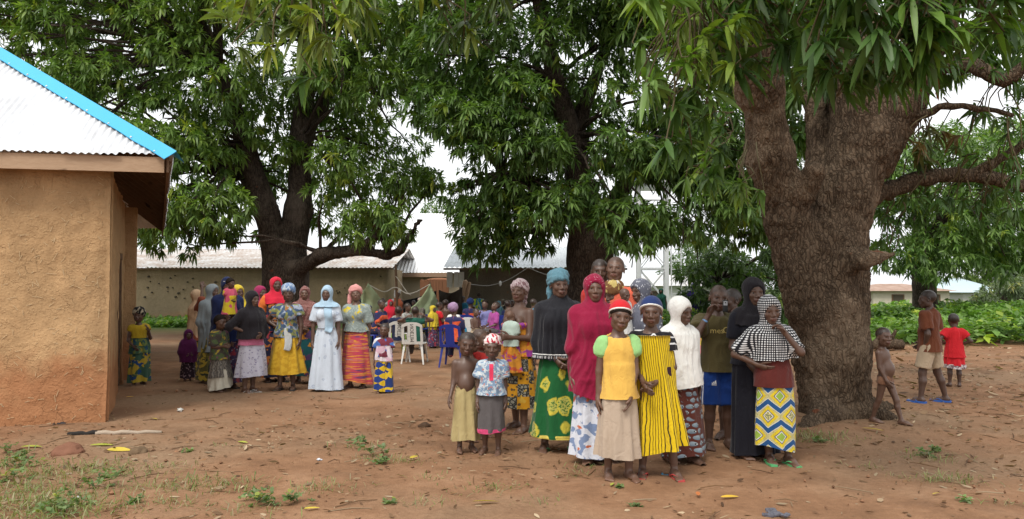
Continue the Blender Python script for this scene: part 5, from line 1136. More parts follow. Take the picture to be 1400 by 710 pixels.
def f_motif(base, rim, fill, scale=9, r=.34, rimw=.06, stretch=(1, .6), warp=.04, sparse=.0, inner=None, dotsc=0):
    """separate printed shapes with an outline (voronoi cells, elongated)"""
    def fn(s, pc):
        nv = s.vadd(pc, s.vmap(s.noise(pc, 14, 2, out=1), (warp, warp, 0)))
        p = s.vmap(nv, (stretch[0], stretch[1], 0)); d = s.vor(p, scale, 'F1', .75); cid = s.sep(s.vor(p, scale, 'F1', .75, out=1))
        rr = s.math('MULTIPLY_ADD', cid[0], .25 * r, .80 * r)
        if sparse: rr = s.math('MULTIPLY', rr, s.step(cid[1], sparse, .01))
        dd = s.math('SUBTRACT', d, rr)
        f = fill
        if inner: f = s.mix(s.step(s.noise(pc, 60, 2), .52, .06), fill, inner)
        c = s.mix(s.step(dd, 0, .05), f, base); rimm = s.math('SUBTRACT', 1, s.step(s.math('ABSOLUTE', dd), rimw, .05))
        return s.mix(s.math('MULTIPLY', rimm, s.step(rr, .02, .01)), c, rim)
    return fn
# ------------------------------------------------------------------ printed cloths
HAIR = plain('hair', (.020, .015, .012), .95, .08, .2, 30)
fb = lambda n, c, **k: fabric(n, None, c, **k)
def f_hex(s, pc):
    """zigzag blue bands that mirror from row to row, with framed diamonds between them"""
    m_ = s.math; q = s.sep(pc); u = m_('DIVIDE', q[0], .215); v = m_('DIVIDE', q[1], .168); tri = m_('ABSOLUTE', m_('MULTIPLY_ADD', m_('FRACT', u), 2.0, -1.0))
    k = m_('FLOOR', m_('ADD', v, .5)); sg = m_('MULTIPLY_ADD', m_('MODULO', k, 2.0), -2.0, 1.0); r = m_('ABSOLUTE', m_('SUBTRACT', m_('SUBTRACT', v, k), m_('MULTIPLY', sg, m_('MULTIPLY', m_('SUBTRACT', tri, .5), .46))))
    odd = m_('MODULO', m_('FLOOR', v), 2.0); du = m_('ABSOLUTE', m_('SUBTRACT', m_('FRACT', m_('MULTIPLY_ADD', odd, .5, u)), .5)); dv = m_('ABSOLUTE', m_('SUBTRACT', m_('FRACT', v), .5)); d = m_('ADD', m_('MULTIPLY', du, 3.0), m_('MULTIPLY', dv, 2.4))
    spk = s.step(s.vor(pc, 95, 'F1'), .36, .1); c = s.mix(spk, (.36, .33, .12), (.50, .45, .22)); c = s.mix(m_('LESS_THAN', d, 1.25), c, s.mix(spk, (.50, .36, .02), (.66, .50, .03)))
    c = s.mix(m_('LESS_THAN', d, .80), c, (.02, .05, .14)); c = s.mix(m_('LESS_THAN', d, .68), c, (.70, .68, .60)); inner = s.mix(s.step(odd, .5, .01), s.mix(s.step(s.noise(pc, 90, 1), .5, .1), (.58, .52, .22), (.12, .14, .07)), (.27, .40, .06)); c = s.mix(m_('LESS_THAN', d, .56), c, inner)
    c = s.mix(m_('LESS_THAN', r, .165), c, (.68, .66, .58)); return s.mix(m_('LESS_THAN', r, .135), c, (.020, .080, .215))
def f_ovals(s, pc):
    q = s.sep(pc); y = s.math('DIVIDE', q[1], .052); x = s.math('ADD', s.math('DIVIDE', q[0], .085), s.math('MULTIPLY', s.math('FLOOR', y), .5)); fx = s.math('SUBTRACT', s.math('FRACT', x), .5); fy = s.math('SUBTRACT', s.math('FRACT', y), .5)
    d = s.math('SQRT', s.math('ADD', s.math('MULTIPLY', s.math('MULTIPLY', fx, fx), 1.25), s.math('MULTIPLY', s.math('MULTIPLY', fy, fy), 1.6))); blue = s.mix(s.math('ADD', fy, .5), (.09, .13, .17), (.33, .40, .45)); g = s.math('MULTIPLY', s.math('SUBTRACT', 1, s.step(d, .47, .06)), s.step(s.noise(pc, 5.2, 1), .46, .03))
    c = s.mix(g, (.10, .028, .020), blue); dot = s.math('SQRT', s.math('ADD', s.math('POWER', s.math('SUBTRACT', fx, .33), 2.0), s.math('POWER', fy, 2.0))); c = s.mix(s.math('MULTIPLY', g, s.math('LESS_THAN', dot, .15)), c, (.015, .012, .012)); return s.mix(s.math('MULTIPLY', g, s.math('LESS_THAN', dot, .06)), c, (.8, .8, .78))
def f_patch(s, pc):
    q = s.sep(pc); ch = s.math('MODULO', s.math('ABSOLUTE', s.math('ADD', s.math('FLOOR', s.math('DIVIDE', q[0], .115)), s.math('FLOOR', s.math('DIVIDE', q[1], .13)))), 2.0); sc = s.vor(pc, 34, 'DISTANCE_TO_EDGE'); a = s.mix(s.step(sc, .14, .06), (.03, .03, .028), (.26, .25, .20)); b = s.mix(s.step(s.vor(pc, 20, 'F1'), .28, .05), (.10, .06, .03), (.58, .28, .018)); c = s.mix(s.step(ch, .5, .01), a, b)
    return s.mix(s.step(s.noise(pc, 9, 2), .60, .02), c, (.58, .36, .05))
def f_streak(s, pc): n = s.noise(s.vmap(pc, (3.0, 30, 1), rot=(0, 0, .08)), 1.0, 2, .5, .6); return s.ramp(n, [(.30, (.10, .05, .13)), (.40, (.42, .045, .085)), (.50, (.45, .06, .07)), (.58, (.62, .30, .03)), (.62, (.45, .055, .10)), (.72, (.36, .20, .24))])
def f_tri(s, pc):
    q = s.sep(pc); v = s.math('FRACT', s.math('DIVIDE', q[1], .105)); t = s.math('ABSOLUTE', s.math('MULTIPLY_ADD', s.math('FRACT', s.math('DIVIDE', q[0], .17)), 2.0, -1.0)); c = s.mix(s.math('LESS_THAN', s.math('ABSOLUTE', s.math('SUBTRACT', v, .5)), s.math('MULTIPLY', t, .42)), (.018, .045, .20), (.55, .36, .02)); r = s.vor(s.vmap(pc, loc=(.4, .1, 0)), 6.5, 'F1'); big = s.ramp(r, [(0, (.02, .05, .22)), (.30, (.02, .05, .22)), (.32, (.62, .42, .03)), (.5, (.60, .40, .03)), (.52, (.02, .04, .15))], 'CONSTANT'); return s.mix(s.math('GREATER_THAN', q[0], .02), c, big)
def f_shawl(s, pc):
    q = s.sep(pc); b = s.math('LESS_THAN', s.math('ABSOLUTE', s.math('SUBTRACT', q[1], .885)), .011); t = s.math('LESS_THAN', s.math('FRACT', s.math('DIVIDE', q[0], .022)), .55); c = s.mix(s.math('MULTIPLY', b, t), (.012, .012, .016), (.34, .34, .34)); c = s.mix(s.math('LESS_THAN', s.math('ABSOLUTE', s.math('SUBTRACT', q[1], .910)), .004), c, (.7, .7, .68)); fl = s.vor(pc, 4.6, 'F1', 1.0); return s.mix(s.step(fl, .075, .03), (.62, .62, .62), c)
def f_floral_y(s, pc):
    w = s.wave(s.vadd(pc, s.vmap(s.noise(pc, 7, 2, out=1), (.02, .02, 0))), 15, .8, 1, 1.5, 'X'); c = s.ramp(w, [(.0, (.05, .035, .01)), (.10, (.05, .035, .01)), (.20, (.62, .43, .012))]); n = s.noise(s.vmap(pc, loc=(1.3, .46, 0)), 5.0, 2, .5, .2); return s.mix(s.step(n, .70, .012), c, (.035, .012, .022))
def f_star(base, col, sc=8, th=.30): return lambda s, pc: s.mix(s.step(s.math('ADD', s.vor(pc, sc, 'F1', .8), s.math('MULTIPLY', s.noise(pc, 45, 1), .16)), th, .05), col, base)
C = dict(
    khaki=fb('khaki_cloth', (.40, .32, .15)), pinkw=fabric('white_red_print', f_blot((.72, .62, .60), [((.42, .03, .05), 30, .54, .02, 2, 1)])), bluefl=fabric('blue_floral_print', f_blot((.17, .25, .36), [((.42, .48, .52), 26, .53, .03, 2, 1), ((.55, .56, .55), 34, .62, .03, 1, 6), ((.40, .16, .14), 30, .64, .03, 1, 3)])), rosep=fb('rose_placket', (.62, .045, .10)), grey=fb('grey_skirt_cloth', (.095, .085, .085)), pinkhem=fb('pink_hem', (.55, .06, .16)),
    patch=fabric('orange_grey_wax_print', f_patch), orangew=fabric('orange_purple_wrap', f_blot((.60, .25, .03), [((.30, .05, .28), 9, .52, .03, 2, 3), ((.55, .10, .04), 14, .6, .03, 2, 5)])), lilac=fabric('lilac_scarf_print', f_blot((.50, .40, .40), [((.24, .14, .15), 22, .52, .03, 2, 2)])), mint=fb('mint_cloth', (.50, .60, .52)),
    green=fabric('green_parasol_print', f_motif((.012, .095, .028), (.50, .42, .05), (.42, .40, .09), 6.2, .44, .04, (1.2, .75), .06, inner=(.06, .15, .03))), shawl=fabric('black_embroidered_shawl', f_shawl, rough=.7), teal=fb('teal_headtie', (.095, .20, .25)), yhem=fb('yellow_hem', (.62, .50, .10)),
    maroon=fabric('crimson_hijab_cloth', lambda s, pc: (lambda q, d: s.mix(s.math('MULTIPLY', s.math('GREATER_THAN', q[1], 1.535), s.math('LESS_THAN', d, .16)), (.235, .010, .040), (.75, .62, .64)))(s.sep(pc), s.vor(pc, 62, 'F1', .6))), sequin=fabric('crimson_sequin_cloth', f_dots((.235, .010, .040), (.75, .62, .64), .016, .22)), whitefl=fabric('white_blue_floral', f_blot((.58, .60, .66), [((.18, .24, .38), 13, .54, .03, 2, 1), ((.50, .14, .06), 11, .62, .03, 2, 4)])), 
    yellow=fb('yellow_top_cloth', (.66, .40, .085)), lime=fb('pale_green_cloth', (.28, .52, .20)), beige=fb('beige_skirt_cloth', (.42, .33, .25)), red=fb('red_cap_cloth', (.52, .018, .025)), white=fb('white_cotton', (.74, .73, .70)), blackb=fb('black_band', (.012, .012, .014)),
    yflor=fabric('yellow_striped_flower_cloth', f_floral_y), black=fb('black_cotton', (.014, .013, .016)), blacklace=fabric('black_white_trim', f_stripes([(.0, (.014, .013, .016)), (.86, (.014, .013, .016)), (.93, (.62, .62, .62))], 5, 6, 'Y', 2, 1.5)), navy=fb('navy_cap_cloth', (.018, .035, .12)), ovals=fabric('maroon_cloud_print', f_ovals), whitehj=fb('white_hijab_cloth', (.76, .75, .71)),
    dotgrey=fabric('grey_dotted_hijab', f_star((.12, .125, .16), (.55, .56, .60), 34, .34)), goldbr=fabric('brown_gold_print', f_blot((.16, .075, .030), [((.52, .40, .14), 14, .55, .03, 1, 2), ((.62, .58, .50), 12, .64, .02, 1, 6)])), coral=fb('coral_shirt', (.66, .13, .075)), redsh=fb('red_shirt', (.50, .035, .03)), greysh=fb('grey_dress', (.30, .31, .34)),
    olive=fb('olive_tshirt', (.092, .074, .030)), cream=fb('cream_trim', (.62, .54, .38)), blue=fabric('blue_sport_shorts', lambda s, pc: (lambda q: s.mix(s.math('MULTIPLY', s.math('LESS_THAN', s.math('ABSOLUTE', s.math('ADD', q[0], .242)), .034), s.math('LESS_THAN', s.math('FRACT', s.math('DIVIDE', s.math('ADD', q[0], 10.0), .0235)), .45)), (.012, .045, .21), (.72, .72, .74)))(s.sep(pc))), 
    bdots=fabric('black_white_check_hijab', f_dots((.014, .014, .018), (.72, .72, .72), .0195, .30, False)), maroonT=fb('dark_maroon_shirt', (.105, .022, .018)), hexp=fabric('yellow_blue_wax_print', f_hex), dress=fb('black_dress', (.012, .012, .018), rough=.8),
    brownT=fb('brown_tshirt', (.135, .042, .020)), khakis=fb('khaki_shorts', (.44, .34, .235)), redst=fb('red_stripe', (.50, .06, .03)), brownu=fb('brown_briefs', (.20, .10, .058)), redd=fb('bright_red_cloth', (.58, .020, .028)), purp=fb('purple_sleeve', (.17, .06, .32)), whitelace=fabric('white_lace', f_blot((.60, .56, .56), [((.25, .16, .17), 30, .52, .04, 1, 1)])),
    ygb=fabric('yellow_green_blue_print', f_blot((.42, .30, .035), [((.045, .10, .065), 8, .50, .03, 2, 1), ((.02, .06, .17), 9, .60, .03, 2, 4)])), ylw=fb('mustard_cloth', (.50, .34, .025)), greenbl=fabric('green_blue_print', f_blot((.05, .11, .07), [((.16, .20, .06), 14, .52, .05, 2, 1), ((.02, .07, .12), 12, .58, .04, 2, 4)])), bwwrap=fabric('black_cream_headwrap', f_blot((.02, .018, .016), [((.42, .36, .26), 16, .54, .03, 2, 1)])),
    plum=fb('plum_hijab_cloth', (.090, .012, .065)), darkfl=fabric('dark_plum_print', f_blot((.035, .02, .028), [((.30, .20, .22), 26, .60, .03, 1, 1)])), rust=fb('rust_blouse', (.27, .075, .040)), creamsc=fb('cream_scarf', (.62, .42, .26)), greyhj=fb('slate_hijab_cloth', (.225, .255, .265)), olivepr=fabric('olive_yellow_print', f_blot((.10, .09, .03), [((.38, .28, .04), 11, .52, .03, 2, 1), ((.03, .04, .03), 14, .6, .03, 2, 4)])),
    navyhj=fb('navy_hijab_cloth', (.012, .020, .072)), purpr=fabric('purple_red_print', f_blot((.07, .045, .10), [((.30, .04, .06), 16, .54, .03, 2, 1), ((.32, .30, .36), 22, .62, .03, 2, 4)])), camo=fabric('camouflage_print', f_blot((.065, .055, .045), [((.08, .11, .045), 12, .5, .02, 1, 1), ((.34, .25, .04), 13, .62, .02, 1, 4), ((.16, .06, .09), 14, .64, .02, 1, 8)])), zebra=fabric('grey_zebra_print', f_stripes([(.3, (.09, .08, .07)), (.6, (.20, .18, .15))], 9, 9, 'X', 2, 2)), ivory=fb('ivory_underskirt', (.56, .52, .42)), pinky=fabric('pink_yellow_frock', f_blot((.58, .10, .16), [((.62, .46, .03), 7, .50, .02, 1, 1)])), yelhj=fb('yellow_hijab_cloth', (.56, .42, .035)),
    blackhj=fb('black_hijab_cloth', (.016, .014, .017)), lav=fabric('white_lavender_print', f_motif((.46, .45, .52), (.22, .20, .30), (.56, .55, .60), 24, .30, .08, (1, 1.2), .02)), pinkck=fb('pink_blouse', (.45, .13, .22)), raspb=fb('raspberry_hijab', (.30, .025, .09)), redhj=fb('red_hijab_cloth', (.55, .020, .045)), orange=fb('orange_blouse', (.72, .17, .035)), navyfl=fabric('navy_flame_print', f_blot((.018, .020, .05), [((.42, .14, .03), 9, .60, .02, 1, 1), ((.32, .04, .05), 11, .63, .02, 1, 4)])), mustard=fabric('yellow_brocade', f_blot((.56, .34, .030), [((.48, .27, .02), 18, .52, .08, 1, 1)])), wax1=fabric('blue_green_blouse', f_blot((.05, .085, .15), [((.22, .23, .08), 11, .52, .03, 2, 1), ((.30, .34, .42), 13, .58, .03, 2, 4), ((.34, .16, .06), 12, .62, .03, 2, 7)])), bluew=fabric('blue_white_headtie', f_blot((.14, .22, .38), [((.46, .52, .58), 12, .53, .05, 2, 1)])), greycl=fb('grey_waist_cloth', (.42, .43, .42)),
    brndot=fabric('brown_dotted_hijab', f_dots((.15, .045, .04), (.46, .30, .26), .022, .26)), tealfl=fabric('teal_flower_print', f_blot((.015, .095, .105), [((.60, .24, .03), 6.5, .585, .02, 2, 1), ((.10, .05, .13), 7.5, .62, .02, 2, 5)])), ltblue=fb('pale_blue_hijab', (.36, .50, .62)), ltbdress=fabric('pale_blue_lace_dress', f_motif((.54, .60, .68), (.36, .42, .52), (.46, .52, .62), 15, .24, .05, (1, .7), .06)), pinkwr=fb('pink_headwrap', (.60, .27, .25)), greyyl=fabric('grey_yellow_flower_blouse', f_blot((.21, .25, .235), [((.55, .43, .03), 8.5, .60, .02, 2, 1), ((.28, .32, .30), 30, .55, .04, 1, 3)])), streak=fabric('red_streak_print', f_streak), pinkbib=fabric('pink_white_cloth', f_blot((.58, .38, .46), [((.66, .58, .62), 8, .52, .06, 2, 1)])), rwb=fabric('red_white_blue_shirt', f_blot((.16, .03, .05), [((.06, .14, .40), 9, .55, .01, 0, 1), ((.62, .62, .64), 11, .64, .01, 0, 4)])), trib=fabric('blue_yellow_triangles', f_tri),
    dnavy=fb('dark_navy_shirt', (.018, .024, .06)), vest=fabric('navy_orange_vest', f_blot((.03, .03, .09), [((.68, .11, .04), 4.5, .55, .01, 0, 3)])), salmon=fb('salmon_dress', (.60, .17, .085)), dgreen=fb('dark_green_shirt', (.030, .055, .038)), yshirt=fb('yellow_shirt', (.60, .44, .02)), bshirt=fb('blue_shirt', (.03, .20, .34)), lilac2=fb('lilac_dress', (.20, .20, .40)), magenta=fb('magenta_shirt', (.36, .07, .27)), jersey=fabric('blue_neon_jersey', f_blot((.03, .25, .42), [((.55, .72, .04), 3.6, .52, .01, 0, 5), ((.5, .62, .62), 8, .63, .02, 0, 2)])), limeT=fb('lime_vest', (.42, .62, .10)), pstripe=fabric('purple_striped_cap', f_stripes([(.3, (.16, .07, .18)), (.6, (.42, .30, .42))], 22, 2, 'Y')), beigesc=fb('beige_scarf', (.40, .31, .25)), violet=fb('violet_veil', (.055, .028, .22)), gveil=fb('green_veil', (.02, .10, .07)), cyan=fb('cyan_shirt', (.05, .36, .42)), plaid=fabric('white_plaid_shirt', f_stripes([(.4, (.10, .11, .10)), (.6, (.55, .54, .50))], 14, 1, 'X')))
RUB = {k: plain('rubber_' + k, c, .6, .3) for k, c in dict(red=(.42, .06, .055), green=(.10, .40, .16), blue=(.035, .12, .42), dark=(.03, .03, .03), white=(.6, .6, .58)).items()}
def HT(py, top): return (py - top) * 1.5 / (py - 395)
NEARR, MIDR = .0105, .0145
def PN(px, py, top, dh=0.0, **k): k.setdefault('res', NEARR); return Person(px, py, HT(py, top) - dh, **k)
# ------------------------------------------------------------------ the group under the near mango
p = PN(637, 618, 453, rz=12, c=.95, male=True, seed=11, arms=(((.10, -.05, -1), (.25, -.55, -.85)), 'down'), head=(0, 6, 0), belly=.006, slim=.92, feet=((-.05, 0, -10), (.055, .02, 14)), label='bare-chested small boy in a long khaki skirt beside the girl in blue floral shirt'); p.skirt(C['khaki'], .545, .105, rh=(.105, .095), folds=7, amp=.012); p.hair(.003, front=.34)
p = PN(672, 622, 458, c=.95, seed=12, arms=('down', 'down'), head=(0, 4, 0), slim=.95, belly=.008, label='small girl in blue floral shirt, grey skirt and red-white cap')
p.top(C['bluefl'], .50, .62, .020, .012, .02, amp=.007, neck=(.045, .05, .045)); p.skirt(C['grey'], .535, .20, rh=(.115, .10), folds=6, amp=.006, wrap=False); p.skirt(C['pinkhem'], .225, .195, rt=(.1255, .1105), rh=(.118, .103), n=72, folds=6, amp=.004, wrap=False, name='hem_trim'); p.cap(C['pinkw'], .014, .24, -.20)
def placket(p, mat, x0, x1, z0, z1, name='placket', src='shirt', off=.004):
    """a narrow strip laid on the front of a garment"""
    g = [c for c in p.root.children if c.name.split('.')[0] == src][0]; bv = BVHTree.FromPolygons([v.co for v in g.data.vertices], [f_.vertices for f_ in g.data.polygons]); nx_, nz_ = 5, 14; V = []
    for i in range(nz_):
        for j in range(nx_):
            x = x0 + (x1 - x0) * j / (nx_ - 1); z = z0 + (z1 - z0) * i / (nz_ - 1); h = bv.ray_cast(Vector((x, -1.0, z)), Vector((0, 1, 0)))[0]; V.append((x, (h.y if h else -.1) - off, z))
    F = [(i * nx_ + j, i * nx_ + j + 1, (i + 1) * nx_ + j + 1, (i + 1) * nx_ + j) for i in range(nz_ - 1) for j in range(nx_ - 1)]; V = np.array(V); return mk(name, V, np.array(F), mat, p.root, True, attrs={'pc': V[:, [0, 2, 1]]})
def drape(p, mat, x0, x1, z0, z1, src, name, off=.016):
    o = placket(p, mat, x0, x1, z0, z1, name, src, off); me = o.data; n = len(me.vertices); co = np.zeros(n * 3, np.float32); me.vertices.foreach_get('co', co); co = co.reshape(-1, 3)
    k = np.arange(n) % 5; r = (co[:, 2] - z0) / (z1 - z0); co[:, 1] -= .012 * np.where(k % 2 == 1, 1, 0) * (1.3 - r) + .02 * (1 - r); co[:, 2] += .018 * np.sin(k * 1.7) * (1 - r); co[:, 0] += .012 * np.sin(r * 5); me.vertices.foreach_set('co', co.ravel())
    m = o.modifiers.new('thick', 'SOLIDIFY'); m.thickness = .014; m2 = o.modifiers.new('sub', 'SUBSURF'); m2.levels = m2.render_levels = 1; return o
placket(p, C['rosep'], -.018, .018, p.zs - .15, p.zs - .005)
p = PN(643, 603, 452, c=.95, male=True, rz=70, seed=13, arms=(((.3, -.8, -.35), (.2, -1, .05)), ((.15, -.8, -.4), (-.2, -1, .1))), label='bare-chested child reaching an arm past the boy in the khaki skirt'); p.hair(.003, front=.34); p.shorts(C['khakis'], .8)
p = PN(659, 598, 447, c=.95, male=True, rz=55, seed=14, skin=1, arms=('front', 'front'), label='shaven-headed child peeking from behind the girl in red-white cap'); p.hair(.0015, front=.36); p.top(C['redsh'], .42); p.shorts(C['grey'], .8)
p = PN(708, 589, 379, .02, rz=-42, seed=15, skin=1, arms=(((.05, -.22, -1), (-.35, -1, .05)), ((.12, -.12, -1), (-.25, -.95, .12))), head=(22, -4, 0), feet=((-.06, .03, -10), (.08, -.05, 14)), label='bare-shouldered woman with a baby at her chest in orange and grey wax-print wrapper')
p.skirt(C['patch'], .60, .165, rh=(.15, .13), folds=7, amp=.014); p.top(C['orangew'], .50, 0, .024, .01, one='tube', amp=.009, name='wrap', neck=(.09, .09, .12)); p.cap(C['lilac'], .02, .22, -.16, bulge=.012, bk=.05, tail=[(.02, .42, .15, .12), (.05, .55, -.12, .10), (.06, .56, -.42, .07), (.05, .52, -.66, .04)])
mum = p
Y_ = mum.root.location.y
b = Person(0, 0, .58, rz=150, c=1.35, seed=16, skin=3, res=.009, loc=P3(699, 500, Y_ - .17), arms=('front', 'front'), head=(0, 10, 10), hands=True, name='person', label='baby with brown shaven head held to the bare-shouldered woman\'s chest'); b.top(C['mint'], .35, .9, .02); b.skirt(C['orangew'], .52, -.10, rh=(.20, .18), folds=5, amp=.012, name='carrying_cloth')
p = PN(766, 617, 367, .02, rz=6, seed=17, arms=(((.14, .02, -1), (-.45, -.5, -.5)), ((.14, .02, -1), (-.45, -.5, -.5))), head=(2, 0, 0), feet=((-.085, 0, -16), (.085, .03, 16)), label='woman in blue-grey headtie, black embroidered shawl and green print wrapper')
p.skirt(C['green'], .575, .095, rh=(.165, .14), folds=8, amp=.016); p.skirt(C['yhem'], .108, .09, rt=(.279, .240), rh=(.1665, .1415), folds=8, amp=.006, name='hem_trim', wrap=False, hw_=.004); p.hijab(C['shawl'], .515, .150, .125, head=False, arms=1.25, amp=.018, name='shawl', sho=.028, f=15); p.cap(C['teal'], .022, .22, -.15, bulge=.02, bk=.06, tail=[(-.25, .30, -.05, .12), (-.33, .26, -.25, .12), (-.38, .20, -.48, .07)]); p.sandals(RUB['green'])
f_ = Field(np.array([-.25, -.25, p.zs - .1]), np.array([.25, .25, p.zs + .2]), .012); f_.cone(p.J['neck'] + (0, -.01, -.02), p.J['neck'] + (0, -.01, .06), .098, .075, .03); V, F = f_.mesh(); p._cloth('neck_fold', V, F, C['black'], .012, 14)
p = PN(818, 632, 371, .03, rz=4, seed=18, skin=1, arms=('down', 'down'), head=(-2, 2, -2), swing=-.035, label='woman in long crimson hijab and white floral skirt behind the girl in yellow top')
p.skirt(C['whitefl'], .58, .045, rh=(.145, .12), folds=8, amp=.014); p.hijab(C['maroon'], .33, .152, .13, tilt=-.38, amp=.022, arms=1.1, sho=.03, f=10, crown=.006)
p = PN(846, 656, 411, .01, rz=3, c=.42, seed=19, skin=1, arms=('down', 'low'), head=(3, 5, 5), slim=.90, feet=((-.05, .035, -6), (.06, -.01, 18)), label='girl in yellow top with green puff sleeves, beige skirt and red cap')
p.top(C['yellow'], .455, 0, .016, .012, neck=(.062, .05, .075), amp=.006); p.sleeve(C['lime'], .42, .012, .008, .007); p.skirt(C['beige'], .52, .135, rh=(.125, .11), folds=9, amp=.010, wrap=False); p.cap(C['red'], .014, .31, -.12, band=C['white']); p.hair(.007, front=.20, back=-.2)
g7 = p
p = PN(897, 651, 406, .01, rz=-8, c=.38, seed=20, arms=(((.02, -.06, -1), (-.35, -.75, -.55)), ((.2, -.04, -1), (-.72, -.42, -.62))), head=(-2, 2, -4), swing=-.075, slim=.92, feet=((-.075, -.02, -4), (.10, -.03, 14)), label='girl in navy cap with yellow striped flower cloth wrapped over black blouse')
p.top(C['blacklace'], .70, .50, .012, sflare=.016, neck=(.058, .05, .06)); p.skirt(C['yflor'], .785, .155, rt=(.145, .118), rh=(.142, .12), folds=7, amp=.024, tilt=.28, sx=.02, name='wrapper'); p.cap(C['navy'], .016, .28, -.18, band=C['white'], bk=.03); p.sandals(RUB['red'])
mk('earring', *[(lambda V, F4, F3: (V, [F4, F3]))(*tube_np([p.hC + p.hR @ np.array([.37, .03, -.17]) * p.hh, p.hC + p.hR @ np.array([.375, .02, -.23]) * p.hh], .006, 6))][0], plain('gold', (.5, .35, .1), .3, .5, metal=.8), p.root)
p = PN(930, 632, 405, .02, rz=20, c=.32, seed=21, arms=(((.1, .05, -1), (-.2, -.4, -.9)), ((.16, .05, -1), (-.1, -.25, -1))), head=(16, 6, 0), lean=.02, feet=((-.05, .06, 0), (.06, -.06, 10)), label='girl in long white hijab and maroon cloud-print wrapper turned aside')
p.skirt(C['ovals'], .56, .05, rh=(.135, .115), folds=7, amp=.012, sx=.02); p.top(C['black'], .50, 1.2, .014); p.hijab(C['whitehj'], .46, .135, .115, amp=.014, tilt=.10, f=12, sho=.02, front=.01)
p = PN(878, 601, 377, .03, rz=-62, seed=22, arms=('carry', 'carry'), head=(10, 8, 0), label='woman in grey speckled hijab holding a baby behind the girls in caps'); p.hijab(C['dotgrey'], .55, .15, .13, arms=1.0); p.skirt(C['greysh'], .6, .05, rh=(.15, .13)); w10 = p
b = Person(0, 0, .60, rz=35, c=1.35, seed=23, skin=0, res=.011, loc=P3(853, 478, w10.root.location.y - .22), arms=('front', 'front'), head=(0, 12, 0), label='baby with bald dark head held by the woman in speckled hijab'); b.top(C['white'], .25, .9, .018)
p = PN(842, 598, 384, .02, rz=-30, seed=24, arms=('down', 'down'), head=(-25, 10, 0), label='woman with brown and gold print headscarf between the men and the girls'); p.cap(C['goldbr'], .03, .16, -.2, bulge=.03, bk=.06); p.hijab(C['goldbr'], .62, .14, .12, head=False); p.skirt(C['grey'], .62, .05, rh=(.14, .12))
p = PN(824, 594, 353, rz=-55, swing=-.04, male=True, seed=25, arms=('down', 'down'), head=(50, 2, 0), label='dark-haired man in red shirt half hidden behind the crimson hijab'); p.top(C['redsh'], .44, .6, .018, neck=(.05, .05, .05)); p.shorts(C['grey'], 1.9, name='trousers'); p.hair(.004, front=.30)
p = PN(842, 597, 349, rz=-35, male=True, seed=26, skin=1, arms=('down', 'down'), head=(28, 2, 0), label='taller bald man in coral shirt behind the girls'); p.top(C['coral'], .44, .6, .018, neck=(.052, .05, .05)); p.shorts(C['grey'], 1.9, name='trousers'); p.hair(.0015, front=.34)
p = PN(984, 613, 390, rz=2, c=.30, male=True, seed=27, arms=(((.42, -.72, -.46), (-.58, -.12, 1.0)), ((.42, -.72, -.46), (-.60, -.12, 1.0))), head=(-8, 2, 0), curl=(.9, .9), palm=((-.6, -.8, 0), (-.6, -.8, 0)), feet=((-.06, .0, -10), (.06, .0, 10)), slim=1.0, label='boy in olive T-shirt and blue shorts taking a picture with a phone')
p.top(C['olive'], .47, .62, .024, .006, .02, neck=(.048, .046, .045)); p.shorts(C['blue'], .98, .06, .020, .022); p.hair(.002, front=.34); p.ring(plain('blue_band', (.18, .36, .62), .5), ('l', .72), .027, w=.02); boy = p
p = PN(1003, 600, 396, rz=-20, c=.3, male=True, seed=28, skin=2, arms=('down', 'down'), head=(-45, 0, 0), label='boy with dark cropped hair hidden behind the boy with the phone'); p.top(C['plaid'], .46, .5, .016); p.shorts(C['khakis'], .95); p.hair(.005)
p = PN(1030, 625, 378, .02, rz=10, c=.1, seed=29, arms=(((.12, .05, -1), (-.3, -.6, -.6)), ((.1, -.3, -1), (-.5, -.7, .75))), head=(-4, 4, 0), label='tall young woman all in black dress and hijab'); p.skirt(C['dress'], .62, .03, rh=(.125, .11), folds=9, amp=.013); p.top(C['dress'], .52, .7, .014, name='blouse'); p.hijab(C['blackhj'], .74, .125, .10, amp=.012, crown=.004)
p = PN(1060, 634, 404, .02, rz=2, c=.34, seed=30, arms=(((.80, .05, -.72), (-.85, -.35, -.35)), ((.28, -.78, -.52), (-.72, .10, 1.0))), head=(-6, 6, 0), swing=-.075, curl=(.4, .8), feet=((-.02, .03, -6), (.075, -.03, 8)), label='girl in black and white checked hijab with yellow-blue wax-print wrapper')
p.top(C['maroonT'], .46, 0, .018, .004); p.skirt(C['hexp'], .51, .10, rh=(.118, .10), folds=6, amp=.008, tilt=-.15, hw_=.012); p.hijab(C['bdots'], .625, .155, .115, arms=.92, amp=.013, tilt=.05, sho=.035); p.sandals(RUB['green'])
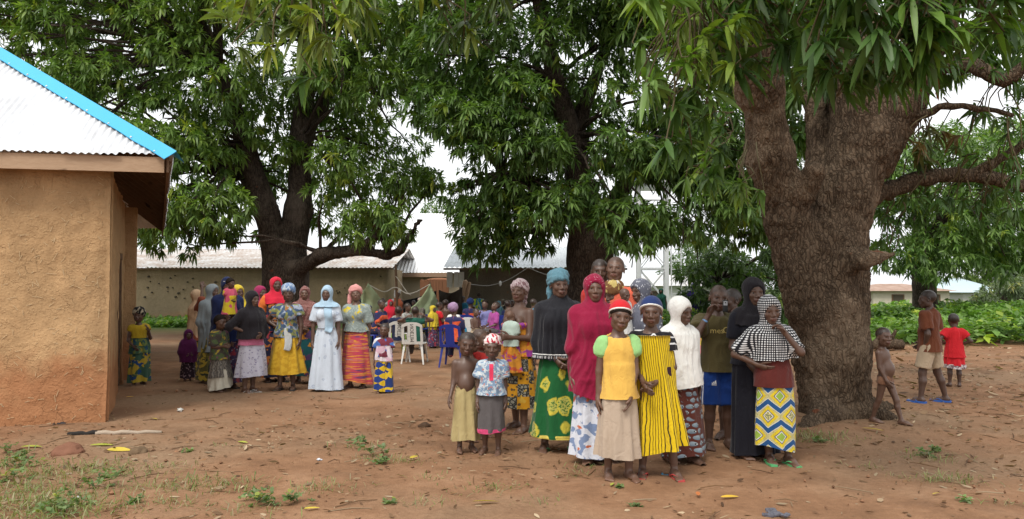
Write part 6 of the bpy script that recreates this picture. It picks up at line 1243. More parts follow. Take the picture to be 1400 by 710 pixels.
# ------------------------------------------------------------------ boys by the trunk
p = PN(1212, 579, 451, rz=38, c=1.0, male=True, seed=31, arms=(((.1, -.1, -1), (-.15, -.5, -1)), ((.18, .1, -1), (-.35, -.3, -.9))), head=(-20, 2, 0), belly=.006, slim=.9, lean=-.06, feet=((-.05, .10, 0), (.05, -.15, 4)), label='naked toddler boy in brown briefs leaning by the big trunk'); p.shorts(C['brownu'], .22, .04, .006, .004, name='briefs'); p.hair(.003, front=.33)
p = PN(1272, 550, 398, rz=-140, c=.3, male=True, seed=32, skin=2, arms=(((.18, .05, -1), (-.4, -.6, -.55)), ((.18, .1, -1), (-.25, -.3, -.9))), head=(25, 0, 0), slim=.95, feet=((-.12, .06, 10), (.10, -.06, -10)), label='boy in brown T-shirt, khaki shorts and blue slippers seen from behind'); p.top(C['brownT'], .45, .75, .024, .008, .02); p.shorts(C['khakis'], .82, .06, .018, .02); p.hair(.003); p.sandals(RUB['blue'], h=.02)
p = PN(1306, 529, 428, rz=165, c=.85, male=True, seed=33, skin=2, arms=('hip', 'hip'), head=(-10, 0, 0), label='small child in red frock with hands on hips beyond the brown-shirted boy'); p.top(C['redd'], .40, .55, .02, .012, .015, name='frock'); p.skirt(C['redd'], .5, .30, rh=(.13, .11), folds=7, amp=.01, wrap=False); p.skirt(C['whitelace'], .31, .255, rt=(.15, .128), rh=(.135, .115), folds=7, amp=.01, wrap=False, name='lace_hem'); p.hair(.004)
# ------------------------------------------------------------------ the women by the long building
R_ = dict(res=MIDR)
p = PN(190, 527, 423, rz=35, c=.65, seed=41, arms=(((.15, .0, -1), (-.3, -.6, -.5)), ((.25, -.35, -.9), (-.3, -.5, .9))), head=(-25, 0, 0), label='girl in yellow, green and blue print dress at the mud house doorway', **R_); p.top(C['ylw'], .52, .3, .014); p.skirt(C['ygb'], .60, .05, rh=(.135, .12), folds=7, amp=.012); p.skirt(C['greenbl'], .62, .42, rh=(.12, .11), off=.012, folds=7, amp=.014, name='waist_cloth'); p.cap(C['bwwrap'], .016, .22, -.2, bulge=.02)
p = PN(257, 521, 450, .015, rz=35, c=1.0, seed=42, arms=('front', 'front'), label='small child in plum hijab and dark print skirt', **R_); p.hijab(C['plum'], .37, .165, .14, arms=1.2, amp=.012); p.skirt(C['darkfl'], .5, .06, rh=(.12, .11))
p = PN(268, 512, 396, rz=120, c=.2, seed=43, arms=('up', 'down'), label='woman in rust blouse with a long cream scarf behind the slate hijab', **R_); p.top(C['rust'], .40, 1.2, .02, .01); p.skirt(C['olivepr'], .6, .05, rh=(.13, .11)); p.hijab(C['creamsc'], .42, .115, .12, amp=.014, name='scarf')
p = PN(288, 524, 388, .02, rz=62, c=0, seed=44, arms=('front', 'front'), label='woman in floor-grazing slate grey hijab and olive print skirt', **R_); p.skirt(C['olivepr'], .6, .035, rh=(.135, .12)); p.hijab(C['greyhj'], .32, .125, .13, arms=1.3, amp=.018, f=13); p.sandals(RUB['dark'])
p = PN(309, 531, 380, .02, rz=35, seed=45, arms=(((.15, -.2, -1), (-.2, -.95, .15)), ((.15, -.2, -1), (-.3, -.95, .2))), head=(-10, 3, 0), label='tall woman in navy hijab carrying a baby in pink and yellow', **R_); p.skirt(C['purpr'], .6, .05, rh=(.135, .12)); p.hijab(C['navyhj'], .42, .15, .14, arms=1.5, amp=.016, brow=.20); p.cap(C['white'], .012, .24, .02, name='underscarf', amp=0); w45 = p; p.sandals(RUB['dark'])
b = Person(0, 0, .68, rz=50, c=1.3, seed=46, res=.014, loc=P3(314, 444, w45.root.location.y - .24), arms=('front', 'bent'), head=(25, 0, 0), label='baby in pink and yellow frock on the navy-veiled woman\'s arm'); b.top(C['pinky'], .22, .6, .02, .02, name='frock'); b.hair(.008, front=.24)
p = PN(325, 520, 389, .02, rz=20, c=.1, seed=47, arms=('front', 'front'), head=(30, 0, 0), label='woman in yellow hijab behind the baby in pink and yellow', **R_); p.hijab(C['yelhj'], .45, .14, .12); p.skirt(C['navyfl'], .6, .05, rh=(.13, .12))
p = PN(300, 536, 432, rz=72, c=.85, male=True, seed=48, arms=('bent', 'bent'), label='child in camouflage shirt and layered skirts facing the navy-veiled woman', **R_); p.top(C['camo'], .42, .9, .026, .014, .015); p.skirt(C['zebra'], .5, .19, rh=(.14, .13), folds=8, amp=.014); p.skirt(C['ivory'], .30, .06, rh=(.13, .14), folds=7, amp=.018, name='underskirt', tilt=.3); p.hair(.006)
p = PN(343, 537, 397, .02, rz=52, c=.15, seed=49, arms=(((.75, .25, -.7), (-.75, -.45, -.4)), 'front'), head=(5, 0, 0), label='young woman in long black hijab and white-lavender print skirt', **R_); p.skirt(C['lav'], .56, .165, rh=(.145, .13), folds=7, amp=.014); p.top(C['pinkck'], .47, 0, .022, .012, name='blouse'); p.hijab(C['blackhj'], .53, .14, .13, arms=1.05, amp=.015); p.sandals(RUB['white'])
p = PN(355, 514, 391, .02, rz=30, c=.1, seed=50, arms=('front', 'front'), head=(30, 0, 0), label='woman in raspberry hijab behind the black-veiled young woman', **R_); p.hijab(C['raspb'], .6, .13, .11); p.skirt(C['navyfl'], .62, .05, rh=(.13, .12)); p.top(C['dnavy'], .5, 1.5)
p = PN(376, 522, 377, .02, rz=34, seed=51, arms=(((.3, .1, -1), (-.3, -.7, -.3)), 'front'), head=(4, 0, 0), label='woman in red hijab, orange sleeve and dark flame-print wrapper', **R_); p.top(C['navyfl'], .48, 0, .018, .008, name='blouse'); p.sleeve(C['orange'], .75, .016, .012, .01); p.skirt(C['navyfl'], .6, .05, rh=(.13, .12)); p.hijab(C['redhj'], .745, .12, .10, amp=.013); p.sandals(RUB['dark'])
p = PN(391, 533, 387, .03, rz=6, c=.15, seed=52, arms=(((.80, .30, -.80), (-.85, -.40, -.45)), ((.18, .0, -1), (.0, -.15, -1))), head=(12, 0, 0), label='young woman in bright yellow skirt with grey cloth at her waist', **R_); p.top(C['wax1'], .50, .45, .018, .006, .02, name='blouse', neck=(.055, .05, .07)); p.skirt(C['mustard'], .60, .16, rh=(.172, .145), folds=8, amp=.020, wrap=False); p.cap(C['bluew'], .02, .22, -.2, bulge=.03, bk=.02); p.sandals(RUB['dark'])
drape(p, C['greycl'], -.01, .10, .385 * p.H, .60 * p.H, src='skirt', name='waist_cloth')
p = PN(416, 524, 390, .02, rz=6, seed=53, skin=1, arms=('front', 'front'), head=(5, 0, 0), label='woman in brown dotted hijab and teal wrapper with orange flowers', **R_); p.skirt(C['tealfl'], .60, .08, rh=(.14, .125), folds=7, amp=.012); p.hijab(C['brndot'], .60, .145, .12, arms=.9)
p = PN(446, 534, 389, .02, rz=4, seed=54, arms=('down', 'down'), label='smiling woman in long pale blue lace dress and pale blue hijab', **R_); p.top(C['ltbdress'], .585, .75, .012, .0, .024, name='dress_bodice', puff=.004); p.skirt(C['ltbdress'], .60, .02, rh=(.155, .14), folds=8, amp=.018, name='dress_skirt', wrap=False); p.hijab(C['ltblue'], .80, .10, .085, amp=.014, sho=.0)
drape(p, C['ltblue'], -.02, .10, .56 * p.H, .82 * p.H, src='dress_bodice', name='scarf_end')
p = PN(487, 531, 388, .04, rz=-4, seed=55, skin=1, arms=('down', 'down'), head=(8, -3, -4), swing=-.05, label='woman in pink headwrap, grey-yellow flower blouse and red streaked wrapper', **R_); p.top(C['greyyl'], .56, .85, .022, .012, .03, name='blouse'); p.skirt(C['streak'], .60, .075, rh=(.155, .135), folds=7, amp=.016, tilt=-.25); p.cap(C['pinkwr'], .022, .20, -.14, bulge=.035, bk=.03, tail=[(-.28, .25, .18, .20), (-.42, .22, -.05, .17), (-.48, .18, -.40, .13), (-.46, .12, -.75, .08)]); p.sandals(RUB['dark'])
p = PN(525, 538, 441, rz=6, c=.9, seed=56, arms=('down', 'low'), head=(-6, 4, 0), label='little girl with pink cloth over shirt and blue-yellow triangle print skirt', **R_); p.top(C['rwb'], .52, .6, .018, .004, .015); p.skirt(C['pinkbib'], .68, .47, off=.014, rh=(.135, .125), folds=6, amp=.01, name='pink_wrap'); p.skirt(C['trib'], .56, .045, rh=(.135, .12), folds=6, amp=.012); p.hair(.004, front=.32)
# ------------------------------------------------------------------ plastic chairs
def chair_meshes():
    M = {}
    f = Field((-.27, -.29, .33), (.27, .28, .50), .022); f.econe((0, 0, .395), (0, 0, .425), (.245, .245), (.245, .245), .02); f.ell((0, .0, .47), (.21, .21, .055), .03, 'sub'); V, F = f.mesh(); V[:, 0] = np.sign(V[:, 0]) * np.abs(V[:, 0]) ** .85 * .245 ** .15; M['seat'] = (V, [F])
    for nm, sx, sy in (('fl', -1, -1), ('fr', 1, -1), ('bl', -1, 1), ('br', 1, 1)):
        a = np.array([sx * .19, sy * .19, .42]); b = np.array([sx * .235, sy * .25, 0.0]); w0, w1 = .048, .026; V = []
        for t in np.linspace(0, 1, 5):
            c = a + (b - a) * t; w = w0 + (w1 - w0) * t; V += [c + (-sx * w, 0, 0), c, c + (0, -sy * w, 0), c + (-sx * .008, -sy * w, 0), c + (-sx * .010, -sy * .010, 0), c + (-sx * w, -sy * .008, 0)]
        F = [(i * 6 + k, i * 6 + (k + 1) % 6, (i + 1) * 6 + (k + 1) % 6, (i + 1) * 6 + k) for i in range(4) for k in range(6)]; F = np.array(F); M[nm] = (np.array(V), [F if sx * sy > 0 else F[:, ::-1]])
    def back(x, z): return .215 + (z - .42) * .22 - .35 * x * x + .02
    def panel(x0, x1, z0, z1, n=6, th=.014, cut=0):
        V = []; xs_ = np.linspace(x0, x1, n); zs_ = np.linspace(z0, z1, 7)
        for o in (0, th):
            for z in zs_:
                for x in xs_: V.append((x * (1 - .10 * (z - .42)), back(x, z) + o, z))
        N = n * 7; F = [(r * n + k, r * n + k + 1, (r + 1) * n + k + 1, (r + 1) * n + k) for r in range(6) for k in range(n - 1)]; F = F + [tuple(N + q for q in f_[::-1]) for f_ in F]
        for k in range(n - 1): F += [(k + 1, k, N + k, N + k + 1), (6 * n + k, 6 * n + k + 1, N + 6 * n + k + 1, N + 6 * n + k)]
        for r in range(6): F += [(r * n, (r + 1) * n, N + (r + 1) * n, N + r * n), ((r + 1) * n + n - 1, r * n + n - 1, N + r * n + n - 1, N + (r + 1) * n + n - 1)]
        return np.array(V), [np.array(F)]
    M['c'] = panel(-.085, .085, .44, .80); M['l'] = panel(-.215, -.165, .40, .76); M['r'] = panel(.165, .215, .40, .76)
    V, F = panel(-.215, .215, .775, .84, 12); t = np.clip(np.abs(V[:, 0]) / .2, 0, 1); V[:, 2] -= .055 * t ** 3; V[:, 1] -= .002; M['top'] = (V, F); M['low'] = panel(-.2, .2, .40, .455, 8)
    return M
CH = chair_meshes()
def plastic(name, c): s = M_(name, .38, .45); v = s.obj(); return s.fin(s.mix(s.step(s.noise(v, 7, 4), .62, .1), c, tuple(x * .78 for x in c)))
CW, CB = plastic('white_plastic', (.66, .65, .61)), plastic('blue_plastic', (.018, .035, .24)); INK = plain('black_marker', (.03, .025, .025), .8)
def text_mesh(txt, size):
    cu = bpy.data.curves.new('t', 'FONT'); cu.body = txt; cu.size = size; cu.align_x = 'CENTER'; cu.resolution_u = 2; o = bpy.data.objects.new('t', cu); COL.objects.link(o); dg = bpy.context.evaluated_depsgraph_get(); me = bpy.data.meshes.new_from_object(o.evaluated_get(dg)); bpy.data.objects.remove(o); return me
_cd = {}
def chair(px, py, rz, mat, label, text=None, group=None):
    g = G(px, py); o = empty('plastic_chair', g, R(rz)); tag(o, label, 'chair', group)
    def part(nm, key, par): 
        k = (key, mat.name)
        if k not in _cd: m_ = mesh_np(nm, CH[key][0], CH[key][1], key == 'seat'); m_.materials.append(mat); _cd[k] = m_
        return link(bpy.data.objects.new(nm, _cd[k]), par)
    part('seat', 'seat', o)
    for k in ('fl', 'fr', 'bl', 'br'): part('leg', k, o)
    b = part('backrest', 'c', o)
    for k in ('l', 'r'): part('back_post', k, b)
    part('top_rail', 'top', b); part('lower_rail', 'low', b)
    if text:
        me = text_mesh(text, .105); n = len(me.vertices); co = np.zeros(n * 3, np.float32); me.vertices.foreach_get('co', co); co = co.reshape(-1, 3); u, v = co[:, 0].copy(), co[:, 1].copy()
        x = -(v - .035); z = .625 - u * .92; co[:, 0] = -x; co[:, 2] = z; co[:, 1] = .215 + (z - .42) * .22 - .35 * x * x + .02 + .014 + .003; me.vertices.foreach_set('co', co.ravel()); me.materials.append(INK); me.name = 'lettering'; link(bpy.data.objects.new('lettering', me), b)
    return o
FAR = .021
CR = 'people gathered on chairs under the trees'
def B(px, py, top, dh=0.0, **k): k.setdefault('res', FAR); k.setdefault('hands', True); return Person(px, py, HT(py, top) - dh, **k)
def S(px, py, H, rz, seed, **k): k.setdefault('res', FAR); k.setdefault('seat', .42); k.setdefault('arms', ('lap', 'lap')); return Person(px, py, H, rz=rz, seed=seed, **k)
chair(567, 497, 176, CW, 'white plastic chair with green cloth showing through its lettered back', 'NOETIM')
p = S(568, 497, 1.30, 178, 61, c=.4, male=True, arms=(((1, .0, .0), (-.75, .25, .40)), ((1, .0, .0), (-.75, .25, .40))), label='boy in green with elbows out sitting on the white chair'); p.top(C['gveil'], .45, .3); p.shorts(C['grey'], 1.2); p.hair(.003)
chair(545, 494, 190, CW, 'white plastic chair with navy shirt showing through its lettered back', 'NOETIM')
p = S(544, 495, 1.28, 190, 62, c=.4, male=True, label='boy in navy shirt sitting on the white chair, seen from behind'); p.top(C['dnavy'], .45, .5); p.shorts(C['limeT'], 1.1); p.hair(.003)
p = S(557, 478, 1.32, 60, 63, c=.35, male=True, label='boy in white plaid shirt beyond the white chairs in profile'); p.top(C['plaid'], .45, .6); p.shorts(C['grey'], 1.2); p.hair(.003); chair(556, 478, 60, CW, 'white plastic chair under the boy in white plaid shirt')
p = S(575, 470, 1.55, -70, 64, label='woman in beige headscarf sitting beyond the white chairs'); p.top(C['zebra'], .5, 1.2); p.seat_skirt(C['olivepr']); p.cap(C['beigesc'], .02, .2, -.2, tail=[(.3, .25, .05, .14), (.36, .2, -.4, .12), (.34, .14, -.8, .07)]); chair(576, 470, -70, CB, 'blue plastic chair under the woman in beige headscarf')
p = B(586, 466, 408, c=.2, male=True, rz=10, seed=65, arms=('front', 'front'), label='boy in dark green standing before the green net'); p.top(C['dgreen'], .42, .9); p.shorts(C['dgreen'], 1.9, name='trousers'); p.hair(.003)
p = B(499, 465, 397, c=.1, male=True, rz=40, seed=66, label='man in dark navy shirt standing beside the green net'); p.top(C['dnavy'], .42, .9); p.shorts(C['grey'], 1.9, name='trousers'); p.hair(.003)
p = S(514, 482, 1.5, 60, 67, c=.15, lean=.35, label='person in navy and orange vest bending forward on a chair'); p.top(C['vest'], .5, .9); p.seat_skirt(C['navyfl']); p.hair(.004); chair(511, 482, 60, CB, 'blue plastic chair under the person in navy and orange vest')
p = B(543, 462, 397, .02, rz=30, seed=68, arms=(((.8, -.3, -.4), (.9, -.3, -.2)), 'front'), label='woman in salmon dress and white headscarf with white sleeve stretched out'); p.top(C['salmon'], .5, 0, .02, .01); p.sleeve(C['white'], 1.9, .012, .008, sides='l'); p.skirt(C['salmon'], .6, .05, rh=(.14, .12)); p.cap(C['white'], .025, .2, -.3, bulge=.02, tail=[(-.3, .2, 0, .15), (-.4, .1, -.5, .12)])
chair(620, 502, 170, CB, 'blue plastic chair with an orange cloth on its back by the bare boys', None)
p = S(621, 500, 1.42, 172, 69, c=.3, label='person in purple striped cap sitting with back turned on the blue chair'); p.top(C['vest'], .48, .8); p.seat_skirt(C['navyfl']); p.cap(C['pstripe'], .02, .1, -.25, bulge=.015)
p = S(601, 474, 1.32, 110, 70, c=.35, male=True, label='boy in red shirt sitting sideways on a blue chair'); p.top(C['redd'], .45, .6); p.shorts(C['navy'], 1.1); p.hair(.003); chair(600, 474, 110, CB, 'blue plastic chair under the boy in red shirt')
p = S(609, 471, 1.36, 150, 71, c=.35, male=True, seat=.46, label='bare-backed boy sitting next to the boy in red shirt'); p.shorts(C['khakis'], 1.0); p.hair(.003); chair(609.5, 470, 150, CW, 'white plastic chair under the bare-backed boy')
p = B(617, 455, 407, c=.3, rz=-10, seed=72, male=True, label='boy in yellow shirt facing the seated crowd'); p.top(C['yshirt'], .44, .7, .02); p.shorts(C['grey'], 1.2); p.hair(.003)
p = S(620, 478, 1.20, -20, 73, c=.5, male=True, label='child in white shirt between yellow shirt and purple cap'); p.top(C['white'], .45, .5); p.shorts(C['navy'], 1.0); p.hair(.003); chair(620.5, 477, -20, CB, 'blue plastic chair under the child in white shirt')
p = B(633, 456, 405, c=.15, male=True, rz=-30, seed=74, label='young man in blue shirt standing in the crowd'); p.top(C['bshirt'], .44, .8); p.shorts(C['grey'], 1.9, name='trousers'); p.hair(.003)
p = S(643, 474, 1.5, 165, 75, c=.15, label='person in navy and orange vest with back turned in the crowd'); p.top(C['vest'], .48, .8); p.seat_skirt(C['purpr']); p.cap(C['navy'], .02, .1, -.25); chair(643, 475, 165, CB, 'blue plastic chair under the person in navy-orange vest with back turned')
p = B(655, 452, 400, c=.05, male=True, rz=160, seed=76, label='man in bright blue and neon yellow jersey with back turned'); p.top(C['jersey'], .42, .9, .03, .01, .03); p.shorts(C['navy'], 1.9, name='trousers'); p.hair(.004)
p = S(650, 484, 1.12, 40, 77, c=.7, male=True, label='bare-chested child before the person in lilac dress'); p.shorts(C['khakis'], 1.0); p.hair(.003); chair(650, 483, 40, CW, 'white plastic chair under the bare-chested child')
p = S(663, 478, 1.45, -10, 78, c=.3, arms=(((.2, -.5, -.8), (-.4, -.4, 1)), 'lap'), label='girl in lilac dress with hand at her mouth'); p.top(C['lilac2'], .45, .6); p.seat_skirt(C['lilac2']); p.hair(.006); chair(663, 477, -10, CB, 'blue plastic chair under the girl in lilac dress')
p = S(675, 482, 1.42, -60, 79, c=.35, head=(0, -25, 0), label='child in magenta shirt with face tilted up'); p.top(C['magenta'], .45, .9); p.shorts(C['grey'], 1.2); p.hair(.003); chair(676, 482, -60, CB, 'blue plastic chair under the child in magenta shirt')
p = B(688, 458, 408, .02, rz=-40, seed=80, label='woman in dark print veil standing behind the magenta shirt'); p.hijab(C['bwwrap'], .6); p.skirt(C['navyfl'], .62, .05, rh=(.14, .12))
p = B(672, 448, 408, c=.2, male=True, rz=20, seed=81, skin=2, label='boy in dark clothes standing against the dark shed wall'); p.top(C['dnavy'], .43, .8); p.shorts(C['grey'], 1.9, name='trousers'); p.hair(.003)
p = S(695, 476, 1.4, 150, 82, c=.3, label='person in navy shirt sitting behind the woman with the baby'); p.top(C['navyhj'], .45, .9); p.shorts(C['grey'], 1.3); p.hair(.003); chair(695, 477, 150, CB, 'blue plastic chair under the person in navy shirt')
p = B(730, 492, 408, c=.25, male=True, rz=150, seed=83, label='boy in blue and neon jersey between the two wrapper-clad women'); p.top(C['jersey'], .44, .8, .02); p.shorts(C['khakis'], .95); p.hair(.004)
p = B(736, 500, 432, c=.7, rz=160, seed=84, label='child in lime vest and beige skirt between the two wrapper-clad women'); p.top(C['limeT'], .44, 0, .02, .01); p.skirt(C['beige'], .5, .2, rh=(.13, .12)); p.hair(.004)
p = B(744, 494, 470, c=1.0, rz=150, seed=85, label='toddler in red crouched low behind the woman in green wrapper'); p.top(C['redd'], .2, .8, .02, .02, name='frock')
def fill(px, py, top, mat, label, seed, rz, bottom='grey', veil=None, c=.2, male=True, skin=0):
    p = B(px, py, top, c=c, male=male, rz=rz, seed=seed, skin=skin, arms=('front', 'down') if seed % 2 else ('down', 'front'), label=label)
    if veil: p.hijab(C[veil], .5, .14, .12)
    else: p.hair(.003)
    p.top(C[mat], .44, .8)
    if male: p.shorts(C[bottom], 1.9, name='trousers')
    else: p.skirt(C[bottom], .6, .05, rh=(.14, .12))
fill(596, 458, 409, 'dgreen', 'boy in dark green shirt standing beside the brown shed sheet', 101, 30, skin=2); fill(626, 450, 408, 'zebra', 'boy in grey striped shirt behind the yellow shirt', 102, -20, skin=2); fill(640, 452, 409, 'rust', 'person in rust shirt behind the navy-orange vest', 103, 10, skin=2)
fill(664, 451, 409, 'white', 'boy in white shirt beside the neon jersey', 104, 20); fill(681, 462, 412, 'teal', 'girl in teal veil standing behind the magenta shirt', 105, -30, 'purpr', 'teal', male=False); fill(700, 462, 410, 'cyan', 'boy in cyan shirt behind the woman with the baby', 106, 10); fill(524, 462, 408, 'purp', 'boy in purple shirt before the black sheeting', 107, 40, skin=2)
fill(533, 470, 410, 'redd', 'girl in red veil before the black sheeting', 108, 20, 'navyfl', 'redhj', male=False); fill(565, 462, 411, 'khaki', 'boy in khaki shirt before the wide green net', 109, -20); fill(714, 470, 412, 'lilac2', 'girl in lilac veil between the baby and the shawl', 110, -10, 'streak', 'lilac2', male=False); fill(748, 475, 410, 'orange', 'boy in orange shirt behind the black shawl', 111, 15)
fill(592, 476, 418, 'yshirt', 'girl in yellow veil beside the dark green boy', 112, 60, 'purpr', 'yelhj', c=.4, male=False); fill(632, 488, 436, 'bshirt', 'small boy in blue shirt beside the purple striped cap', 113, 140, c=.8); fill(505, 476, 418, 'navyhj', 'girl in navy veil beside the navy-orange vest', 114, 70, 'tealfl', 'navyhj', c=.3, male=False)
# people far behind, by the tower
p = B(948, 452, 387, .02, rz=5, seed=86, label='woman wholly wrapped in a violet veil by the bush'); p.hijab(C['violet'], .10, .14, .12, arms=1.5, amp=.02, f=14); p.skirt(C['violet'], .6, .02, rh=(.13, .12))
p = B(904, 448, 394, .02, rz=-30, seed=87, label='woman in green veil before the white house'); p.hijab(C['gveil'], .45, .14, .12); p.skirt(C['cyan'], .6, .03, rh=(.14, .12))
p = B(891, 446, 398, c=.2, male=True, rz=20, seed=88, label='boy in cyan shirt before the white house'); p.top(C['cyan'], .43, .8); p.shorts(C['grey'], 1.9, name='trousers'); p.hair(.003)
p = B(934, 462, 408, c=.4, male=True, rz=30, seed=89, skin=2, label='bare dark boy standing by the thin gate frame'); p.shorts(C['brownu'], .9); p.hair(.003)
p = B(940, 500, 428, c=.7, rz=-15, seed=90, skin=1, label='child with brown head behind the white-veiled girl and phone boy'); p.top(C['rust'], .4, .6); p.skirt(C['grey'], .5, .1, rh=(.13, .12)); p.hair(.003)
p = B(953, 520, 442, c=.9, rz=10, seed=91, label='small child in pink print behind the phone boy\'s arm'); p.top(C['pinky'], .4, .6); p.skirt(C['pinkbib'], .5, .1, rh=(.13, .12)); p.hair(.003)
p = B(1006, 545, 420, c=.6, male=True, rz=-20, seed=92, label='child in yellow print behind the black-dressed young woman'); p.top(C['ygb'], .4, .6); p.shorts(C['grey'], 1.0); p.hair(.003)
# ------------------------------------------------------------------ nets, posts and dark sheeting of the shelter
def cloth_patch(name, label, cat, cs, mat, n=26, sag=.15, fold=.05, seed=1, Y=22):
    c = [np.array(P3(x, y, Y + d)) for x, y, d in cs]; o = empty(name, (c[2].x if hasattr(c[2], 'x') else c[2][0], Y, 0)); tag(o, label, cat); L = np.array(o.location); u, v = np.meshgrid(np.linspace(0, 1, n), np.linspace(0, 1, n), indexing='ij'); u = u[..., None]; v = v[..., None]
    P = c[0] * (1 - u) * (1 - v) + c[1] * u * (1 - v) + c[2] * u * v + c[3] * (1 - u) * v; w = fold * np.sin((u * 9 + v * 3 + 2 * vnoise(np.concatenate([u * 3, v * 3, u * 0 + seed], -1))[..., None])) + fold * fbm(np.concatenate([u * 4, v * 4, u * 0 + seed], -1), 3)[..., None]; P = P + np.array([.2, -1, .1]) * w; P[..., 2] -= (sag * np.sin(np.pi * u) * (1 - .5 * v))[..., 0]
    i = (np.arange(n - 1)[:, None] * n + np.arange(n - 1)[None]).ravel(); m = mk('sheet', P.reshape(-1, 3) - L, np.stack([i, i + n, i + n + 1, i + 1], 1), mat, o); md = m.modifiers.new('thick', 'SOLIDIFY'); md.thickness = .012; return o
NET = plain('green_net', (.34, .42, .25), .9, .1, .25, 3); BLK = plain('black_sheeting', (.010, .010, .012), .7, .2)
cloth_patch('net_sheet', 'pale green net hung from a post beside the man in navy', 'net', [(493, 392, .2), (503, 387, 0), (530, 420, .4), (496, 452, .5)], NET, Y=21.5, seed=2)
cloth_patch('net_sheet', 'wide pale green net draped from a post behind the beige headscarf', 'net', [(556, 425, -.2), (588, 388, 0), (603, 424, .4), (562, 466, -.1)], NET, Y=21.0, seed=5, sag=.1)
cloth_patch('black_sheet', 'black sheeting hung behind the salmon dress', 'tarpaulin', [(506, 412, 0), (596, 398, .3), (600, 452, .3), (506, 455, 0)], BLK, Y=24.2, seed=8, fold=.08)
cloth_patch('black_sheet', 'dark sheet hung under the white boards of the dark shed', 'tarpaulin', [(600, 396, 0), (632, 393, 0), (632, 445, 0), (600, 447, 0)], plain('dark_brown_sheet', (.045, .036, .028), .9), Y=25.5, seed=11, fold=.06)
for (a, b, w, lab) in (((541, 362), (541, 455), .05, 'dark leaning pole above the salmon dress'), ((588, 386), (590, 462), .035, 'thin post holding up the wide green net'), ((502, 386), (500, 458), .035, 'thin post holding up the green net beside the man in navy')):
    o = empty('wooden_pole', P3(b[0], b[1], 22.3)); o.location.z = 0; tag(o, lab, 'pole'); l_ = np.array(o.location); mb = MB(); t_ = np.array(P3(a[0], a[1], 22.3)); mb.tube(smoothpath([(0, 0, -.1), ((t_[0] - l_[0]) * .5 + .03, .02, t_[2] * .5), (t_[0] - l_[0], 0, t_[2])], 8), np.linspace(w, w * .7, 8), 7); mb.build('pole_wood', WOOD_D, o, smooth=True); mb = MB(); mb.tube([(0, .0, t_[2] * .62), (.10, 0, t_[2] * .68)], .014, 5); mb.build('lashing', STRAW, o)
o = empty('rope_line', P3(545, 392, 22.2)); tag(o, 'slack white rope strung between the posts of the shelter', 'rope'); mb = MB(); mb.tube(smoothpath([P3(503, 389, 22.2), P3(525, 399, 22.2), P3(541, 393, 22.2), P3(560, 402, 22.1), P3(588, 389, 22.1)], 20) - np.array(o.location), .014, 5); mb.build('rope', plain('rope', (.55, .52, .45), .9), o)
mb = MB(); mb.tube(smoothpath([P3(541, 378, 22.2), P3(546, 384, 22.2), P3(556, 399, 22.2), P3(562, 404, 22.2)], 10) - np.array(o.location), .012, 5); mb.build('rope_tail', plain('rope', (.55, .52, .45)), o)
post = empty('tree_post', G(634, 455)); tag(post, 'crooked pale tree post at the corner of the dark shed', 'post'); mb = MB(); mb.tube(smoothpath([(0, 0, -.1), (.05, 0, .5), (-.04, .02, 1.1), (.06, 0, 1.75)], 12), np.linspace(.13, .09, 12), 9); mb.build('stem', WOOD, post, smooth=True); mb = MB(); mb.tube(smoothpath([(-.02, 0, 1.0), (.12, -.02, 1.3), (.2, 0, 1.7)], 8), np.linspace(.07, .05, 8), 8); mb.build('fork', WOOD, post, smooth=True)
# ------------------------------------------------------------------ phone, lettering, logo
J = boy.J; hand = (J['pml'] + J['pmr']) / 2 + np.array([0, -.012, .035]); wm = boy.root.matrix_basis @ Matrix.Translation(hand)
ph = empty('mobile_phone', wm.translation, boy.root.rotation_euler.z); tag(ph, 'small dark keypad phone held up by the boy in olive T-shirt', 'phone')
mb = MB(); mb.box((-.024, -.008, -.055), (.024, .008, .055)); o = mb.build('phone_body', plain('phone_black', (.015, .015, .017), .3, .5), ph); bv = o.modifiers.new('bevel', 'BEVEL'); bv.width = .005; bv.segments = 2
mb = MB(); mb.box((-.018, -.0095, .005), (.018, -.0083, .045)); mb.build('back_plate', plain('phone_silver', (.40, .41, .43), .35, .5), ph); mb = MB(); mb.tube([(0, -.0095, .030), (0, -.012, .030)], .006, 10); mb.build('lens', plain('lens', (.02, .02, .03), .1, .6), ph)
def print_on(p, src, me, name, mat, x0, z0, off=.004, parent=None):
    g = [c for c in p.root.children if c.name.split('.')[0] == src][0]; bvh = BVHTree.FromPolygons([v.co for v in g.data.vertices], [f_.vertices for f_ in g.data.polygons])
    for v in me.vertices:
        x, z = x0 + v.co.x, z0 + v.co.y; h = bvh.ray_cast(Vector((x, -1, z)), Vector((0, 1, 0)))[0]; v.co = (x, (h.y if h else -.12) - off, z)
    me.materials.append(mat); me.name = name; return link(bpy.data.objects.new(name, me), g)
def dense(me):
    bm = bmesh.new(); bm.from_mesh(me); bmesh.ops.subdivide_edges(bm, edges=[e for e in bm.edges if e.calc_length() > .03], cuts=2); bm.to_mesh(me); bm.free(); return me
YEL = plain('yellow_print', (.58, .45, .16), .8); WHT = plain('white_print', (.75, .75, .75), .8)
print_on(boy, 'shirt', text_mesh('mes', .075), 'chest_word', YEL, -.045, boy.zs - .145); print_on(boy, 'shirt', text_mesh('Guy', .085), 'chest_word', YEL, .075, boy.zs - .145)
